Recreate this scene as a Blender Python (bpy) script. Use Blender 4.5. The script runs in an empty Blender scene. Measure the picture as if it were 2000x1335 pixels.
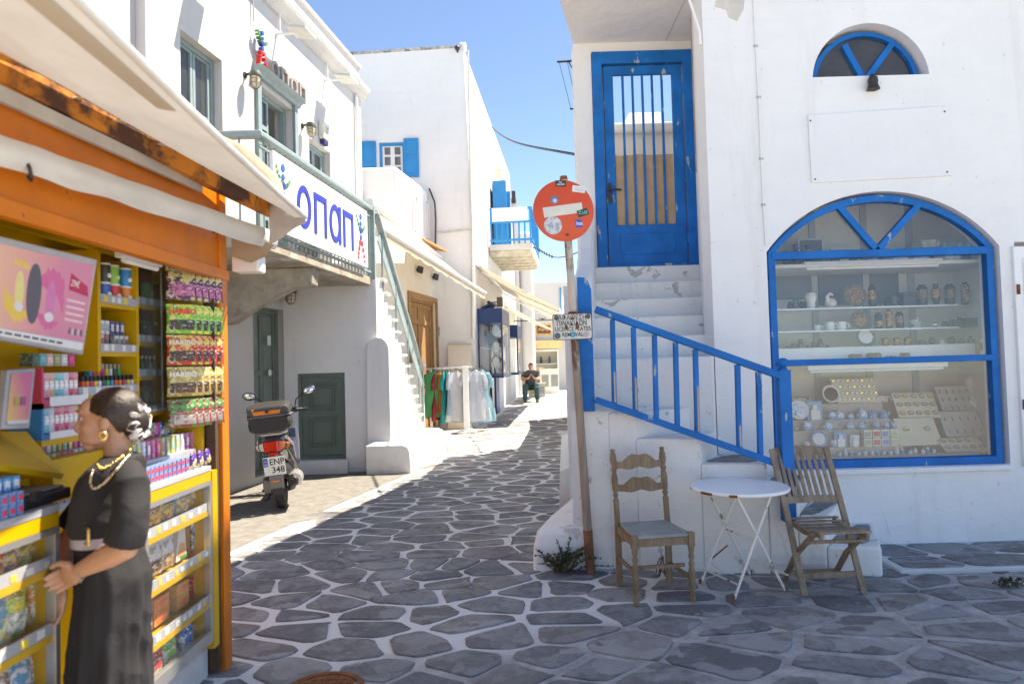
import bpy, bmesh, math, random
from mathutils import Vector, Matrix, noise
from mathutils.geometry import delaunay_2d_cdt
V = Vector; R = math.radians; PI = math.pi
rnd = random.Random(11)
S = bpy.context.scene; COL = S.collection

# ------------------------------------------------------------ camera, sky, sun, exposure
CAMLOC = V((0, 0, 1.6))
ROT = Matrix.Rotation(R(90 + 1.85), 3, 'X') @ Matrix.Rotation(R(-1.6), 3, 'Z')
FPX = 2000 * 24 / 36
cd = bpy.data.cameras.new('camera'); cam = bpy.data.objects.new('camera', cd); COL.objects.link(cam)
cam.matrix_world = Matrix.Translation(CAMLOC) @ ROT.to_4x4()
cd.sensor_width = 36; cd.lens = 24; cd.clip_start = .05; cd.clip_end = 1000
cd.dof.use_dof = True; cd.dof.focus_distance = 8.5; cd.dof.aperture_fstop = 2.4
S.camera = cam

SUN_EL = R(61); SUN_AZ = V((.897, .44))            # towards the sun, on the ground plan
W = bpy.data.worlds.new('World'); S.world = W; W.use_nodes = True
nt = W.node_tree; bg = nt.nodes['Background']
sk = nt.nodes.new('ShaderNodeTexSky'); sk.sky_type = 'NISHITA'; sk.sun_disc = False
sk.sun_elevation = SUN_EL; sk.sun_rotation = math.atan2(SUN_AZ.x, SUN_AZ.y)
sk.air_density = .8; sk.dust_density = .12; sk.ozone_density = 3.2; sk.altitude = 3000
nt.links.new(sk.outputs[0], bg.inputs[0]); bg.inputs[1].default_value = .10
sl = bpy.data.lights.new('sun', 'SUN'); sl.energy = 3.8; sl.angle = R(.53); sl.color = (1, .95, .87)
so = bpy.data.objects.new('sun', sl); COL.objects.link(so)
sd = V((SUN_AZ.x * math.cos(SUN_EL), SUN_AZ.y * math.cos(SUN_EL), math.sin(SUN_EL)))
so.rotation_euler = sd.to_track_quat('Z', 'Y').to_euler(); so.location = sd * 60
vs = S.view_settings; vs.view_transform = 'Standard'; vs.look = 'None'; vs.gamma = 1; vs.use_curve_mapping = False
vs.exposure = 1.93
vs.use_white_balance = True; vs.white_balance_temperature = 7600; vs.white_balance_tint = 9
S.cycles.max_bounces = 8; S.cycles.diffuse_bounces = 4; S.cycles.transparent_max_bounces = 16
S.cycles.caustics_reflective = False; S.cycles.caustics_refractive = False

# ------------------------------------------------------------ measuring helpers: where a line of sight meets a plane of the place
def ray(px, py):
    return ROT @ V(((px - 1000) / FPX, -(py - 667.5) / FPX, -1))
def atY(px, py, Y):
    d = ray(px, py); return CAMLOC + d * (Y / d.y)
def atX(px, py, X):
    d = ray(px, py); return CAMLOC + d * (X / d.x)
def atP(px, py, o, n):
    d = ray(px, py); return CAMLOC + d * ((V(o) - CAMLOC).dot(n) / d.dot(n))
def zg(y):                                           # the lane climbs gently from about 9 m on
    return 0 if y < 9 else .02 * (y - 9) if y < 24 else .3 + .02 * (y - 24) if y < 60 else 1.02
def gnd(px, py):
    d = ray(px, py); Y = 5
    for _ in range(30):
        t = (zg(Y) - 1.6) / d.z; Y = min(60, max(1, (d * t).y))
    return CAMLOC + d * t

# ------------------------------------------------------------ mesh builder
class MB:
    def __init__(s): s.v = []; s.f = []
    def add(s, vs, fs):
        n = len(s.v); s.v += [V(v) for v in vs]; s.f += [tuple(i + n for i in f) for f in fs]; return s
    def bx(s, x0, x1, y0, y1, z0, z1):
        return s.add([(x, y, z) for z in (z0, z1) for y in (y0, y1) for x in (x0, x1)],
                     [(0, 2, 3, 1), (4, 5, 7, 6), (0, 1, 5, 4), (2, 6, 7, 3), (0, 4, 6, 2), (1, 3, 7, 5)])
    def box(s, c, d, M=None):
        c = V(c); n = len(s.v); s.bx(-d[0] / 2, d[0] / 2, -d[1] / 2, d[1] / 2, -d[2] / 2, d[2] / 2)
        for i in range(n, len(s.v)): s.v[i] = (M @ s.v[i] if M else s.v[i]) + c
        return s
    def hexa(s, a, b):                               # two quads (4 points each) joined
        return s.add(list(a) + list(b), [(3, 2, 1, 0), (4, 5, 6, 7)] + [(i, (i + 1) % 4, (i + 1) % 4 + 4, i + 4) for i in range(4)])
    def bar(s, p, q, w, h, up=(0, 0, 1)):            # box from p to q
        p = V(p); q = V(q); d = (q - p).normalized(); up = V(up)
        sx = d.cross(up)
        if sx.length < 1e-4: sx = d.cross(V((0, 1, 0)))
        sx.normalize(); u = sx.cross(d)
        c = [sx * (a * w / 2) + u * (b * h / 2) for a, b in ((-1, -1), (1, -1), (1, 1), (-1, 1))]
        return s.hexa([p + k for k in c], [q + k for k in c])
    def cyl(s, p, q, r, r2=None, n=10):
        return s.tube([p, q], [r, r if r2 is None else r2], n)
    def tube(s, pts, r, n=8, closed=False):
        pts = [V(p) for p in pts]; m = len(pts); rs = r if isinstance(r, (list, tuple)) else [r] * m
        vs = []; prev = None
        for i, p in enumerate(pts):
            a = pts[i - 1] if i or closed else p; b = pts[(i + 1) % m] if i < m - 1 or closed else p
            d = (b - a)
            d = d.normalized() if d.length > 1e-9 else V((0, 0, 1))
            if prev is None:
                prev = d.orthogonal().normalized()
            x = prev - d * prev.dot(d)
            x = x.normalized() if x.length > 1e-6 else d.orthogonal().normalized()
            prev = x; y = d.cross(x)
            vs += [p + (x * math.cos(2 * PI * k / n) + y * math.sin(2 * PI * k / n)) * rs[i] for k in range(n)]
        fs = []
        for i in range(m if closed else m - 1):
            j = (i + 1) % m
            fs += [(i * n + k, i * n + (k + 1) % n, j * n + (k + 1) % n, j * n + k) for k in range(n)]
        if not closed: fs += [tuple(range(n - 1, -1, -1)), tuple((m - 1) * n + k for k in range(n))]
        return s.add(vs, fs)
    def lathe(s, prof, c=(0, 0, 0), n=16, M=None):   # prof: (radius, height) pairs
        c = V(c); vs = []
        for r, z in prof:
            for k in range(n):
                p = V((r * math.cos(2 * PI * k / n), r * math.sin(2 * PI * k / n), z))
                vs.append((M @ p if M else p) + c)
        m = len(prof)
        fs = [(i * n + k, i * n + (k + 1) % n, (i + 1) * n + (k + 1) % n, (i + 1) * n + k) for i in range(m - 1) for k in range(n)]
        return s.add(vs, fs + [tuple(range(n - 1, -1, -1)), tuple((m - 1) * n + k for k in range(n))])
    def ell(s, c, r, n=14, m=9, M=None):
        if not isinstance(r, (tuple, list)): r = (r, r, r)
        c = V(c); vs = []
        for i in range(m + 1):
            t = PI * (i + (.02 if i == 0 else -.02 if i == m else 0)) / m
            for k in range(n):
                p = V((r[0] * math.sin(t) * math.cos(2 * PI * k / n), r[1] * math.sin(t) * math.sin(2 * PI * k / n), r[2] * math.cos(t)))
                vs.append((M @ p if M else p) + c)
        fs = [(i * n + k, (i + 1) * n + k, (i + 1) * n + (k + 1) % n, i * n + (k + 1) % n) for i in range(m) for k in range(n)]
        return s.add(vs, fs + [tuple(range(n)), tuple(m * n + k for k in range(n - 1, -1, -1))])
    def prism(s, poly, d):                           # planar polygon pushed along d
        poly = [V(p) for p in poly]; d = V(d); n = len(poly)
        return s.add(poly + [p + d for p in poly],
                     [tuple(range(n - 1, -1, -1)), tuple(range(n, 2 * n))] + [(i, (i + 1) % n, (i + 1) % n + n, i + n) for i in range(n)])
    def wall(s, o, u, w, loops, d):                  # outline + holes in (u,w) coordinates, thickness vector d
        o, u, w, d = V(o), V(u), V(w), V(d)
        flat = [o + u * a + w * b for L in loops for a, b in L]; n = len(flat); co = [V((a, b)) for L in loops for a, b in L]; ed = []; k = 0; sides = []
        for L in loops:
            m = len(L); ed += [(k + i, k + (i + 1) % m) for i in range(m)]; sides += [(k + i, k + (i + 1) % m, k + (i + 1) % m + n, k + i + n) for i in range(m)]; k += m
        r = delaunay_2d_cdt(co, ed, [], 1, 1e-6); mp = []; xtra = []
        for q, c2 in zip(r[3], r[0]):
            if q: mp.append((0, q[0]))
            else: mp.append((1, len(xtra))); xtra.append(o + u * c2.x + w * c2.y)
        e0 = 2 * n; xn = len(xtra); ix = lambda t, b: t[1] + (n if b else 0) if t[0] == 0 else e0 + t[1] + (xn if b else 0)
        def pip(x, y, L):
            c = False
            for (x0, y0), (x1, y1) in zip(L, L[1:] + L[:1]):
                if (y0 > y) != (y1 > y) and x < (x1 - x0) * (y - y0) / (y1 - y0) + x0: c = not c
            return c
        keep = []
        for f in r[2]:
            cx, cy = sum(r[0][i].x for i in f) / len(f), sum(r[0][i].y for i in f) / len(f)
            if sum(pip(cx, cy, [tuple(q) for q in L]) for L in loops) == 1: keep.append(f)
        tr = [tuple(ix(mp[i], 0) for i in f) for f in keep] + [tuple(ix(mp[i], 1) for i in reversed(f)) for f in keep]
        return s.add(flat + [p + d for p in flat] + xtra + [p + d for p in xtra], tr + sides)
    def loft(s, rings, cap=True):
        n = len(rings[0]); vs = [p for r in rings for p in r]
        fs = [(i * n + k, i * n + (k + 1) % n, (i + 1) * n + (k + 1) % n, (i + 1) * n + k) for i in range(len(rings) - 1) for k in range(n)]
        if cap: fs += [tuple(range(n - 1, -1, -1)), tuple((len(rings) - 1) * n + k for k in range(n))]
        return s.add(vs, fs)
    def xf(s, M):
        s.v = [M @ v for v in s.v]; return s

XF = {}
ORD = ['first', 'second', 'third', 'fourth', 'fifth', 'sixth', 'seventh', 'eighth', 'ninth', 'tenth', 'eleventh', 'twelfth', 'thirteenth', 'fourteenth', 'fifteenth', 'sixteenth']
def thing(name, label, cat, loc=(0, 0, 0), rz=0, group=None):
    o = bpy.data.objects.new(name, None); COL.objects.link(o); o.empty_display_size = .1
    o.location = loc; o.rotation_euler = (0, 0, rz); o['label'] = label; o['category'] = cat
    if group: o['group'] = group
    XF[o.name] = Matrix.Translation(V(loc)) @ Matrix.Rotation(rz, 4, 'Z')
    return o
def obj(name, mb, m, parent=None, smooth=False, bevel=0, seg=2, kind=None, label=None, ang=38):
    me = bpy.data.meshes.new(name)
    M = XF.get(parent.name) if parent else None
    vs = mb.v
    if M is not None:
        Mi = M.inverted(); vs = [Mi @ v for v in vs]
    me.from_pydata(vs, [], mb.f); me.update()
    bm = bmesh.new(); bm.from_mesh(me); bmesh.ops.recalc_face_normals(bm, faces=bm.faces); bm.to_mesh(me); bm.free()
    for k in (m if isinstance(m, (list, tuple)) else [m]): me.materials.append(k)
    if smooth:
        me.shade_smooth(); me.set_sharp_from_angle(angle=R(ang))
    o = bpy.data.objects.new(name, me); COL.objects.link(o)
    if parent:
        o.parent = parent
        if M is not None: XF[o.name] = M
    if bevel:
        b = o.modifiers.new('bevel', 'BEVEL'); b.width = bevel; b.segments = seg; b.limit_method = 'ANGLE'; b.angle_limit = R(40)
    if kind: o['kind'] = kind
    if label: o['label'] = label
    return o
def tag(o, label, cat, group=None):
    o['label'] = label; o['category'] = cat
    if group: o['group'] = group
    return o
def solo(name, mb, m, label, cat, group=None, loc=None, **k):   # a thing that is one mesh; origin at its base
    if loc is None:
        n = len(mb.v); loc = V((sum(v.x for v in mb.v) / n, sum(v.y for v in mb.v) / n, min(v.z for v in mb.v)))
    loc = V(loc); mb.v = [v - loc for v in mb.v]
    o = obj(name, mb, m, None, **k); o.location = loc
    return tag(o, label, cat, group)
def struct(name, mb, m, **k): return obj(name, mb, m, None, kind='structure', **k)
def dup(root, loc, rz=None, label=None, group=None):
    def rec(o, p):
        c = o.copy(); COL.objects.link(c)
        if p: c.parent = p
        for ch in [q for q in KIDS.get(o.name, [])]: rec(ch, c)
        return c
    KIDS = {}
    st = [root]
    while st:
        q = st.pop(); KIDS[q.name] = list(q.children); st += KIDS[q.name]
    c = rec(root, None); c.location = loc
    if rz is not None: c.rotation_euler = (0, 0, rz)
    if label: c['label'] = label
    if group: c['group'] = group
    return c
def text(name, body, size, m, parent, o, u, w, depth=.002, align='CENTER', shear=0, bold=0, kind=None, sx=1):
    """Lettering as real raised mesh on the plane through o with axes u (reading direction) and w (up)."""
    c = bpy.data.curves.new(name, 'FONT'); c.body = body; c.size = size; c.align_x = align; c.align_y = 'CENTER'
    c.extrude = depth; c.shear = shear; c.offset = bold; c.resolution_u = 3
    t = bpy.data.objects.new(name, c); COL.objects.link(t)
    dg = bpy.context.evaluated_depsgraph_get()
    me = bpy.data.meshes.new_from_object(t.evaluated_get(dg)); bpy.data.objects.remove(t)
    u = V(u).normalized(); w = V(w); w = (w - u * w.dot(u)).normalized(); n = u.cross(w)
    mb = MB(); mb.v = [V(o) + u * v.co.x * sx + w * v.co.y + n * v.co.z for v in me.vertices]
    mb.f = [tuple(p.vertices) for p in me.polygons]
    return obj(name, mb, m, parent, kind=kind)
def remesh(mb, voxel, smooth=4):
    """One continuous skin around overlapping masses."""
    me = bpy.data.meshes.new('t'); me.from_pydata(mb.v, [], mb.f)
    bm = bmesh.new(); bm.from_mesh(me); bmesh.ops.recalc_face_normals(bm, faces=bm.faces); bm.to_mesh(me); bm.free()
    o = bpy.data.objects.new('t', me); COL.objects.link(o)
    r = o.modifiers.new('r', 'REMESH'); r.mode = 'VOXEL'; r.voxel_size = voxel
    if smooth:
        k = o.modifiers.new('s', 'SMOOTH'); k.iterations = smooth; k.factor = .5
    dg = bpy.context.evaluated_depsgraph_get()
    q = bpy.data.meshes.new_from_object(o.evaluated_get(dg)); bpy.data.objects.remove(o)
    out = MB(); out.v = [v.co.copy() for v in q.vertices]; out.f = [tuple(p.vertices) for p in q.polygons]
    return out

# ------------------------------------------------------------ materials
def _new(name):
    m = bpy.data.materials.new(name); m.use_nodes = True
    nt = m.node_tree; return m, nt, nt.nodes['Principled BSDF'], nt.links.new
def _noise(nt, scale, detail=4, rough=.6, stretch=None, dist=0):
    tc = nt.nodes.new('ShaderNodeTexCoord'); n = nt.nodes.new('ShaderNodeTexNoise')
    n.inputs['Scale'].default_value = scale; n.inputs['Detail'].default_value = detail
    n.inputs['Roughness'].default_value = rough; n.inputs['Distortion'].default_value = dist
    if stretch:
        mp = nt.nodes.new('ShaderNodeMapping'); mp.inputs['Scale'].default_value = stretch
        nt.links.new(tc.outputs['Object'], mp.inputs[0]); nt.links.new(mp.outputs[0], n.inputs['Vector'])
    else: nt.links.new(tc.outputs['Object'], n.inputs['Vector'])
    return n.outputs['Fac']
def _ramp(nt, src, lo, hi, a=0., b=1.):
    r = nt.nodes.new('ShaderNodeMapRange'); r.clamp = True
    for i, v in enumerate((lo, hi, a, b)): r.inputs[i + 1].default_value = v
    nt.links.new(src, r.inputs[0]); return r.outputs[0]
def _mix(nt, fac, a, b, mode='MIX'):
    x = nt.nodes.new('ShaderNodeMix'); x.data_type = 'RGBA'; x.blend_type = mode
    for k, v in ((0, fac), (6, a), (7, b)):
        if isinstance(v, (int, float)): x.inputs[k].default_value = v
        elif isinstance(v, tuple): x.inputs[k].default_value = (*v, 1)
        else: nt.links.new(v, x.inputs[k])
    return x.outputs[2]
def mat(name, col, rough=.6, metal=0, var=.12, vs=6, stretch=None, col2=None, mask=(8, .6, .66), mstretch=None,
        bump=0, bs=60, col3=None, mask3=(3, .6, .8), m3stretch=None, rnd_=0, sheen=0, coat=0, spec=.5, trans=0):
    m, nt, b, L = _new(name)
    c = tuple(col)
    src = _mix(nt, _ramp(nt, _noise(nt, vs, 5, stretch=stretch), .3, .7), tuple(x * (1 - var) for x in c), tuple(min(1, x * (1 + var)) for x in c))
    if col3: src = _mix(nt, _ramp(nt, _noise(nt, mask3[0], 5, .65, m3stretch), mask3[1], mask3[2], 0, mask3[3] if len(mask3) > 3 else 1), src, tuple(col3))
    if col2: src = _mix(nt, _ramp(nt, _noise(nt, mask[0], 6, .62, mstretch, .4), mask[1], mask[2]), src, tuple(col2))
    if rnd_:
        oi = nt.nodes.new('ShaderNodeObjectInfo'); hs = nt.nodes.new('ShaderNodeHueSaturation')
        L(_ramp(nt, oi.outputs['Random'], 0, 1, 1 - rnd_, 1 + rnd_), hs.inputs['Value']); L(src, hs.inputs['Color']); src = hs.outputs[0]
    L(src, b.inputs['Base Color']); b.inputs['Roughness'].default_value = rough; b.inputs['Metallic'].default_value = metal
    b.inputs['Specular IOR Level'].default_value = spec
    if coat: b.inputs['Coat Weight'].default_value = coat
    if sheen: b.inputs['Sheen Weight'].default_value = sheen
    if bump:
        bp = nt.nodes.new('ShaderNodeBump'); bp.inputs['Strength'].default_value = bump; bp.inputs['Distance'].default_value = .01
        L(_noise(nt, bs, 6, .6, stretch), bp.inputs['Height']); L(bp.outputs[0], b.inputs['Normal'])
    return m
def plaster(name, col=(.8, .8, .8), dirt=(.5, .47, .42), amount=.35, bump=.5, grime=.0, peel=None):
    m, nt, b, L = _new(name)
    src = _mix(nt, _ramp(nt, _noise(nt, 1.3, 6, .65), .35, .75), tuple(x * .93 for x in col), tuple(col))
    st = _ramp(nt, _noise(nt, 3.5, 6, .7, (1, 1, .12)), .56, .8, 0, amount)       # rain streaks
    src = _mix(nt, st, src, dirt)
    sp = _ramp(nt, _noise(nt, 22, 3, .5), .69, .76, 0, amount)                     # small scuffs
    src = _mix(nt, sp, src, tuple(x * .7 for x in dirt))
    if grime:
        tc = nt.nodes.new('ShaderNodeNewGeometry'); sx = nt.nodes.new('ShaderNodeSeparateXYZ'); L(tc.outputs['Position'], sx.inputs[0])
        ad = nt.nodes.new('ShaderNodeMath'); ad.operation = 'MULTIPLY_ADD'
        L(_noise(nt, 6, 5), ad.inputs[0]); ad.inputs[1].default_value = -.5; L(sx.outputs['Z'], ad.inputs[2])
        src = _mix(nt, _ramp(nt, ad.outputs[0], -.2, .1, grime, 0), src, (.3, .27, .23))
    tcv = nt.nodes.new('ShaderNodeTexCoord'); vo = nt.nodes.new('ShaderNodeTexVoronoi'); vo.feature = 'DISTANCE_TO_EDGE'; vo.inputs['Scale'].default_value = .9
    dn = nt.nodes.new('ShaderNodeMix'); dn.data_type = 'VECTOR'; dn.inputs[0].default_value = .12
    nz = nt.nodes.new('ShaderNodeTexNoise'); nz.inputs['Scale'].default_value = 3.5; nz.inputs['Detail'].default_value = 6; L(tcv.outputs['Object'], nz.inputs['Vector'])
    L(tcv.outputs['Object'], dn.inputs[4]); L(nz.outputs['Color'], dn.inputs[5]); L(dn.outputs[1], vo.inputs['Vector'])
    cr = nt.nodes.new('ShaderNodeMath'); cr.operation = 'MULTIPLY'; L(_ramp(nt, vo.outputs['Distance'], 0, .005, 1, 0), cr.inputs[0]); L(_ramp(nt, _noise(nt, 1.1, 4), .60, .68, 0, .5 if amount > .25 else .3), cr.inputs[1])
    src = _mix(nt, cr.outputs[0], src, tuple(x * .55 for x in dirt))
    br = _ramp(nt, _noise(nt, 2.2, 5, .6, (1, 1, 3.5)), .5, .72, 0, .16); src = _mix(nt, br, src, tuple(x * .80 for x in col))
    if peel: src = _mix(nt, _ramp(nt, _noise(nt, 5, 6, .6, None, .6), .63, .66), src, peel)
    L(src, b.inputs['Base Color']); b.inputs['Roughness'].default_value = .85; b.inputs['Specular IOR Level'].default_value = .25
    b1 = nt.nodes.new('ShaderNodeBump'); b1.inputs['Strength'].default_value = bump; b1.inputs['Distance'].default_value = .03
    L(_noise(nt, 4.5, 5, .6), b1.inputs['Height'])
    b2 = nt.nodes.new('ShaderNodeBump'); b2.inputs['Strength'].default_value = bump * .6; b2.inputs['Distance'].default_value = .004
    L(_noise(nt, 70, 4), b2.inputs['Height']); L(b1.outputs[0], b2.inputs['Normal']); L(b2.outputs[0], b.inputs['Normal'])
    return m
def wood(name, c1, c2, scale=(1, 1, .08), s=40, rough=.75, bump=.4):
    m, nt, b, L = _new(name)
    f = _noise(nt, s, 6, .65, scale, .5)
    src = _mix(nt, _ramp(nt, f, .3, .7), c1, c2)
    src = _mix(nt, _ramp(nt, _noise(nt, 7, 4), .35, .7, 0, .45), src, tuple(x * .6 for x in c1))
    L(src, b.inputs['Base Color']); b.inputs['Roughness'].default_value = rough
    bp = nt.nodes.new('ShaderNodeBump'); bp.inputs['Strength'].default_value = bump; bp.inputs['Distance'].default_value = .004
    L(f, bp.inputs['Height']); L(bp.outputs[0], b.inputs['Normal'])
    return m
def cloth(name, col, trans=.5, var=.08, wrinkle=.3, stripe=None):
    m, nt, b, L = _new(name); nt.nodes.remove(b); out = nt.nodes['Material Output']
    src = _mix(nt, _ramp(nt, _noise(nt, 2.5, 6, .65), .35, .7), tuple(x * (1 - var) for x in col), tuple(col))
    if stripe: src = _mix(nt, _ramp(nt, _noise(nt, 3, 5, .7, (1, .3, 1)), .55, .75, 0, .6), src, stripe)
    d = nt.nodes.new('ShaderNodeBsdfDiffuse'); t = nt.nodes.new('ShaderNodeBsdfTranslucent'); x = nt.nodes.new('ShaderNodeMixShader')
    L(src, d.inputs[0]); L(src, t.inputs[0]); x.inputs[0].default_value = trans
    bp = nt.nodes.new('ShaderNodeBump'); bp.inputs['Strength'].default_value = wrinkle; bp.inputs['Distance'].default_value = .02
    L(_noise(nt, 7, 4, .5, (1, .4, 1)), bp.inputs['Height']); L(bp.outputs[0], d.inputs['Normal']); L(bp.outputs[0], t.inputs['Normal'])
    L(d.outputs[0], x.inputs[1]); L(t.outputs[0], x.inputs[2]); L(x.outputs[0], out.inputs[0])
    return m
def glass(name, tint=(.93, .95, .95), dirt=.06, ior=1.5):
    m, nt, b, L = _new(name); nt.nodes.remove(b); out = nt.nodes['Material Output']
    t = nt.nodes.new('ShaderNodeBsdfTransparent'); t.inputs[0].default_value = (*tint, 1)
    g = nt.nodes.new('ShaderNodeBsdfGlossy'); g.inputs['Roughness'].default_value = .02
    d = nt.nodes.new('ShaderNodeBsdfDiffuse'); d.inputs[0].default_value = (.75, .73, .68, 1)
    lw = nt.nodes.new('ShaderNodeLayerWeight'); lw.inputs['Blend'].default_value = .5
    pw = nt.nodes.new('ShaderNodeMath'); pw.operation = 'POWER'; pw.inputs[1].default_value = 5; L(lw.outputs['Facing'], pw.inputs[0])
    r0 = ((ior - 1) / (ior + 1)) ** 2 * 2; fr = nt.nodes.new('ShaderNodeMath'); fr.operation = 'MULTIPLY_ADD'; fr.inputs[1].default_value = .9 - r0; fr.inputs[2].default_value = r0; L(pw.outputs[0], fr.inputs[0])
    x = nt.nodes.new('ShaderNodeMixShader'); L(fr.outputs[0], x.inputs[0]); L(t.outputs[0], x.inputs[1]); L(g.outputs[0], x.inputs[2])
    y = nt.nodes.new('ShaderNodeMixShader'); L(_ramp(nt, _noise(nt, 3, 5, .7, (1, 1, .4)), .3, .8, dirt * .4, dirt * 1.6), y.inputs[0])
    L(x.outputs[0], y.inputs[1]); L(d.outputs[0], y.inputs[2]); L(y.outputs[0], out.inputs[0])
    return m
_pc = {}
def paint(col, rough=.5, metal=0, coat=0):           # plain printed / moulded colours, cached
    k = tuple(round(c, 3) for c in col) + (rough, metal)
    if k not in _pc:
        _pc[k] = mat('print_%02d' % len(_pc), col, rough, metal, var=.06, vs=30, coat=coat)
    return _pc[k]

_pp = {}
def printed(c, c2, sc=1.0):
    """printed packaging: base colour with rows of small marks and patches of the second colour"""
    k = tuple(round(q, 3) for q in tuple(c) + tuple(c2)) + (sc,)
    if k in _pp: return _pp[k]
    m, nt, b, L = _new('packaging_%02d' % len(_pp))
    src = _mix(nt, _ramp(nt, _noise(nt, 24 * sc, 3, .5), .50, .54), tuple(c), tuple(c2))
    src = _mix(nt, _ramp(nt, _noise(nt, 40 * sc, 2, .5, (1, 1, 2.2)), .60, .63, 0, .8), src, (.72, .70, .66))
    src = _mix(nt, _ramp(nt, _noise(nt, 75 * sc, 2, .5, (1, 1, 2.5)), .62, .65, 0, .8), src, tuple(q * .25 for q in c))
    L(src, b.inputs['Base Color']); b.inputs['Roughness'].default_value = .32
    _pp[k] = m; return m
M_wall = plaster('limewash', (.80, .80, .80), amount=.36)
M_wallg = plaster('limewash_base', (.80, .80, .80), amount=.35, grime=.35)
M_walls = plaster('limewash_sunlit', (.57, .565, .555), (.5, .45, .38), amount=.22)  # sunlit copy of the limewash, colour darkened against overexposure
M_wallp = plaster('limewash_peeling', (.79, .79, .79), amount=.4, peel=(.52, .51, .49))
M_step = plaster('step_limewash', (.78, .77, .75), (.4, .38, .36), amount=.55, bump=.7, peel=(.45, .44, .42))
M_conc = mat('raw_concrete', (.36, .32, .26), .9, var=.3, vs=3, col2=(.18, .15, .12), mask=(5, .55, .75), col3=(.6, .58, .54), mask3=(2, .6, .75), bump=.7, bs=35)
M_blue = mat('blue_paint', (.001, .135, .44), .55, spec=.25, var=.2, vs=4, col2=(.30, .38, .45), mask=(11, .66, .68), mstretch=(1, 1, .35), bump=.15, bs=30)
M_bluew = mat('worn_blue_paint', (.001, .135, .44), .55, spec=.25, var=.25, vs=4, col2=(.36, .40, .42), mask=(9, .62, .65), mstretch=(1, 1, .3), bump=.25, bs=30)
M_bluesky = mat('bright_blue_paint', (.012, .24, .55), .5, var=.1, vs=4, bump=.1)
M_navy = mat('navy_paint', (.012, .035, .13), .4, var=.15)
M_grey = mat('grey_green_paint', (.24, .31, .32), .5, var=.1, vs=8, bump=.1, bs=40)
M_green = mat('dull_green_paint', (.115, .155, .13), .5, var=.12, vs=6, bump=.15, bs=40)
M_orange = mat('orange_paint', (.60, .16, .003), .42, var=.1, vs=3, col2=(.12, .045, .02), mask=(12, .66, .70), bump=.2, bs=20, col3=(.36, .10, .01), mask3=(2.2, .5, .75, .8))
M_rusty = mat('rusted_beam', (.62, .22, .02), .75, var=.2, vs=6, col2=(.09, .035, .018), mask=(4.5, .44, .56), bump=.5, bs=40)
M_yellow = mat('yellow_laminate', (.55, .32, .006), .38, var=.08, vs=5)
M_greytrim = mat('grey_price_rail', (.36, .37, .40), .4, var=.1)
M_alu = mat('aluminium', (.62, .62, .62), .35, .8, var=.08)
M_dark = mat('dark_gap', (.02, .018, .016), .8)
M_canvas = cloth('white_canvas', (.68, .675, .66), .10, .18, .7, stripe=(.46, .42, .36))
M_canvas_end = cloth('plain_canvas', (.70, .70, .69), .10, .14, .6, stripe=(.52, .48, .42))
M_seam = cloth('seam_canvas', (.60, .54, .45), .1, .12, .4)
M_beige = cloth('beige_awning', (.66, .58, .46), .25, .08, .25)
M_tan = cloth('tan_canvas', (.50, .41, .30), .2, .12, .5)
M_glass = glass('shop_glass', dirt=.035)
M_acryl = glass('display_acrylic', (.95, .95, .95), .03, 1.18)
M_glassd = glass('dark_pane', (.55, .6, .62), .05)
M_dk = mat('dark_interior', (.05, .05, .05), .9)
M_int = mat('shop_interior', (.70, .66, .59), .8, var=.05)
M_woodold = wood('weathered_wood', (.17, .11, .06), (.34, .245, .155), s=30)
M_woodteak = wood('grey_teak', (.20, .135, .08), (.40, .315, .235), s=30)
M_woodbrown = wood('brown_door_wood', (.30, .15, .05), (.42, .24, .10), s=20)
M_woodboard = wood('pale_board', (.52, .34, .19), (.60, .43, .27), s=18)
M_tableleg = mat('chipped_white_steel', (.74, .72, .68), .5, var=.06, col2=(.22, .08, .03), mask=(11, .60, .64), bump=.2)
M_tabletop = mat('white_tin_top', (.82, .83, .84), .3, var=.04, vs=5)
M_pole = mat('flaking_pole_paint', (.56, .48, .40), .65, var=.2, vs=5, col2=(.13, .07, .045), mask=(5, .5, .58), mstretch=(1, 1, .25), bump=.3)
M_rust = mat('rust', (.22, .075, .025), .85, var=.4, vs=20, bump=.4)
M_black = mat('black_plastic', (.02, .02, .022), .45)
M_iron = mat('dark_iron', (.05, .045, .04), .6, .4)
M_whitep = mat('white_gloss_paint', (.78, .78, .78), .4, var=.04)
M_chrome = mat('chrome', (.75, .75, .76), .12, 1)
M_cable = mat('cable', (.015, .015, .018), .6)
M_signred = mat('faded_sign_red', (.66, .075, .018), .45, var=.08, vs=4, col2=(.5, .05, .03), mask=(6, .66, .72))
M_mirror = mat('mirror_glass', (.75, .8, .85), .03, 1, var=0)
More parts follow.
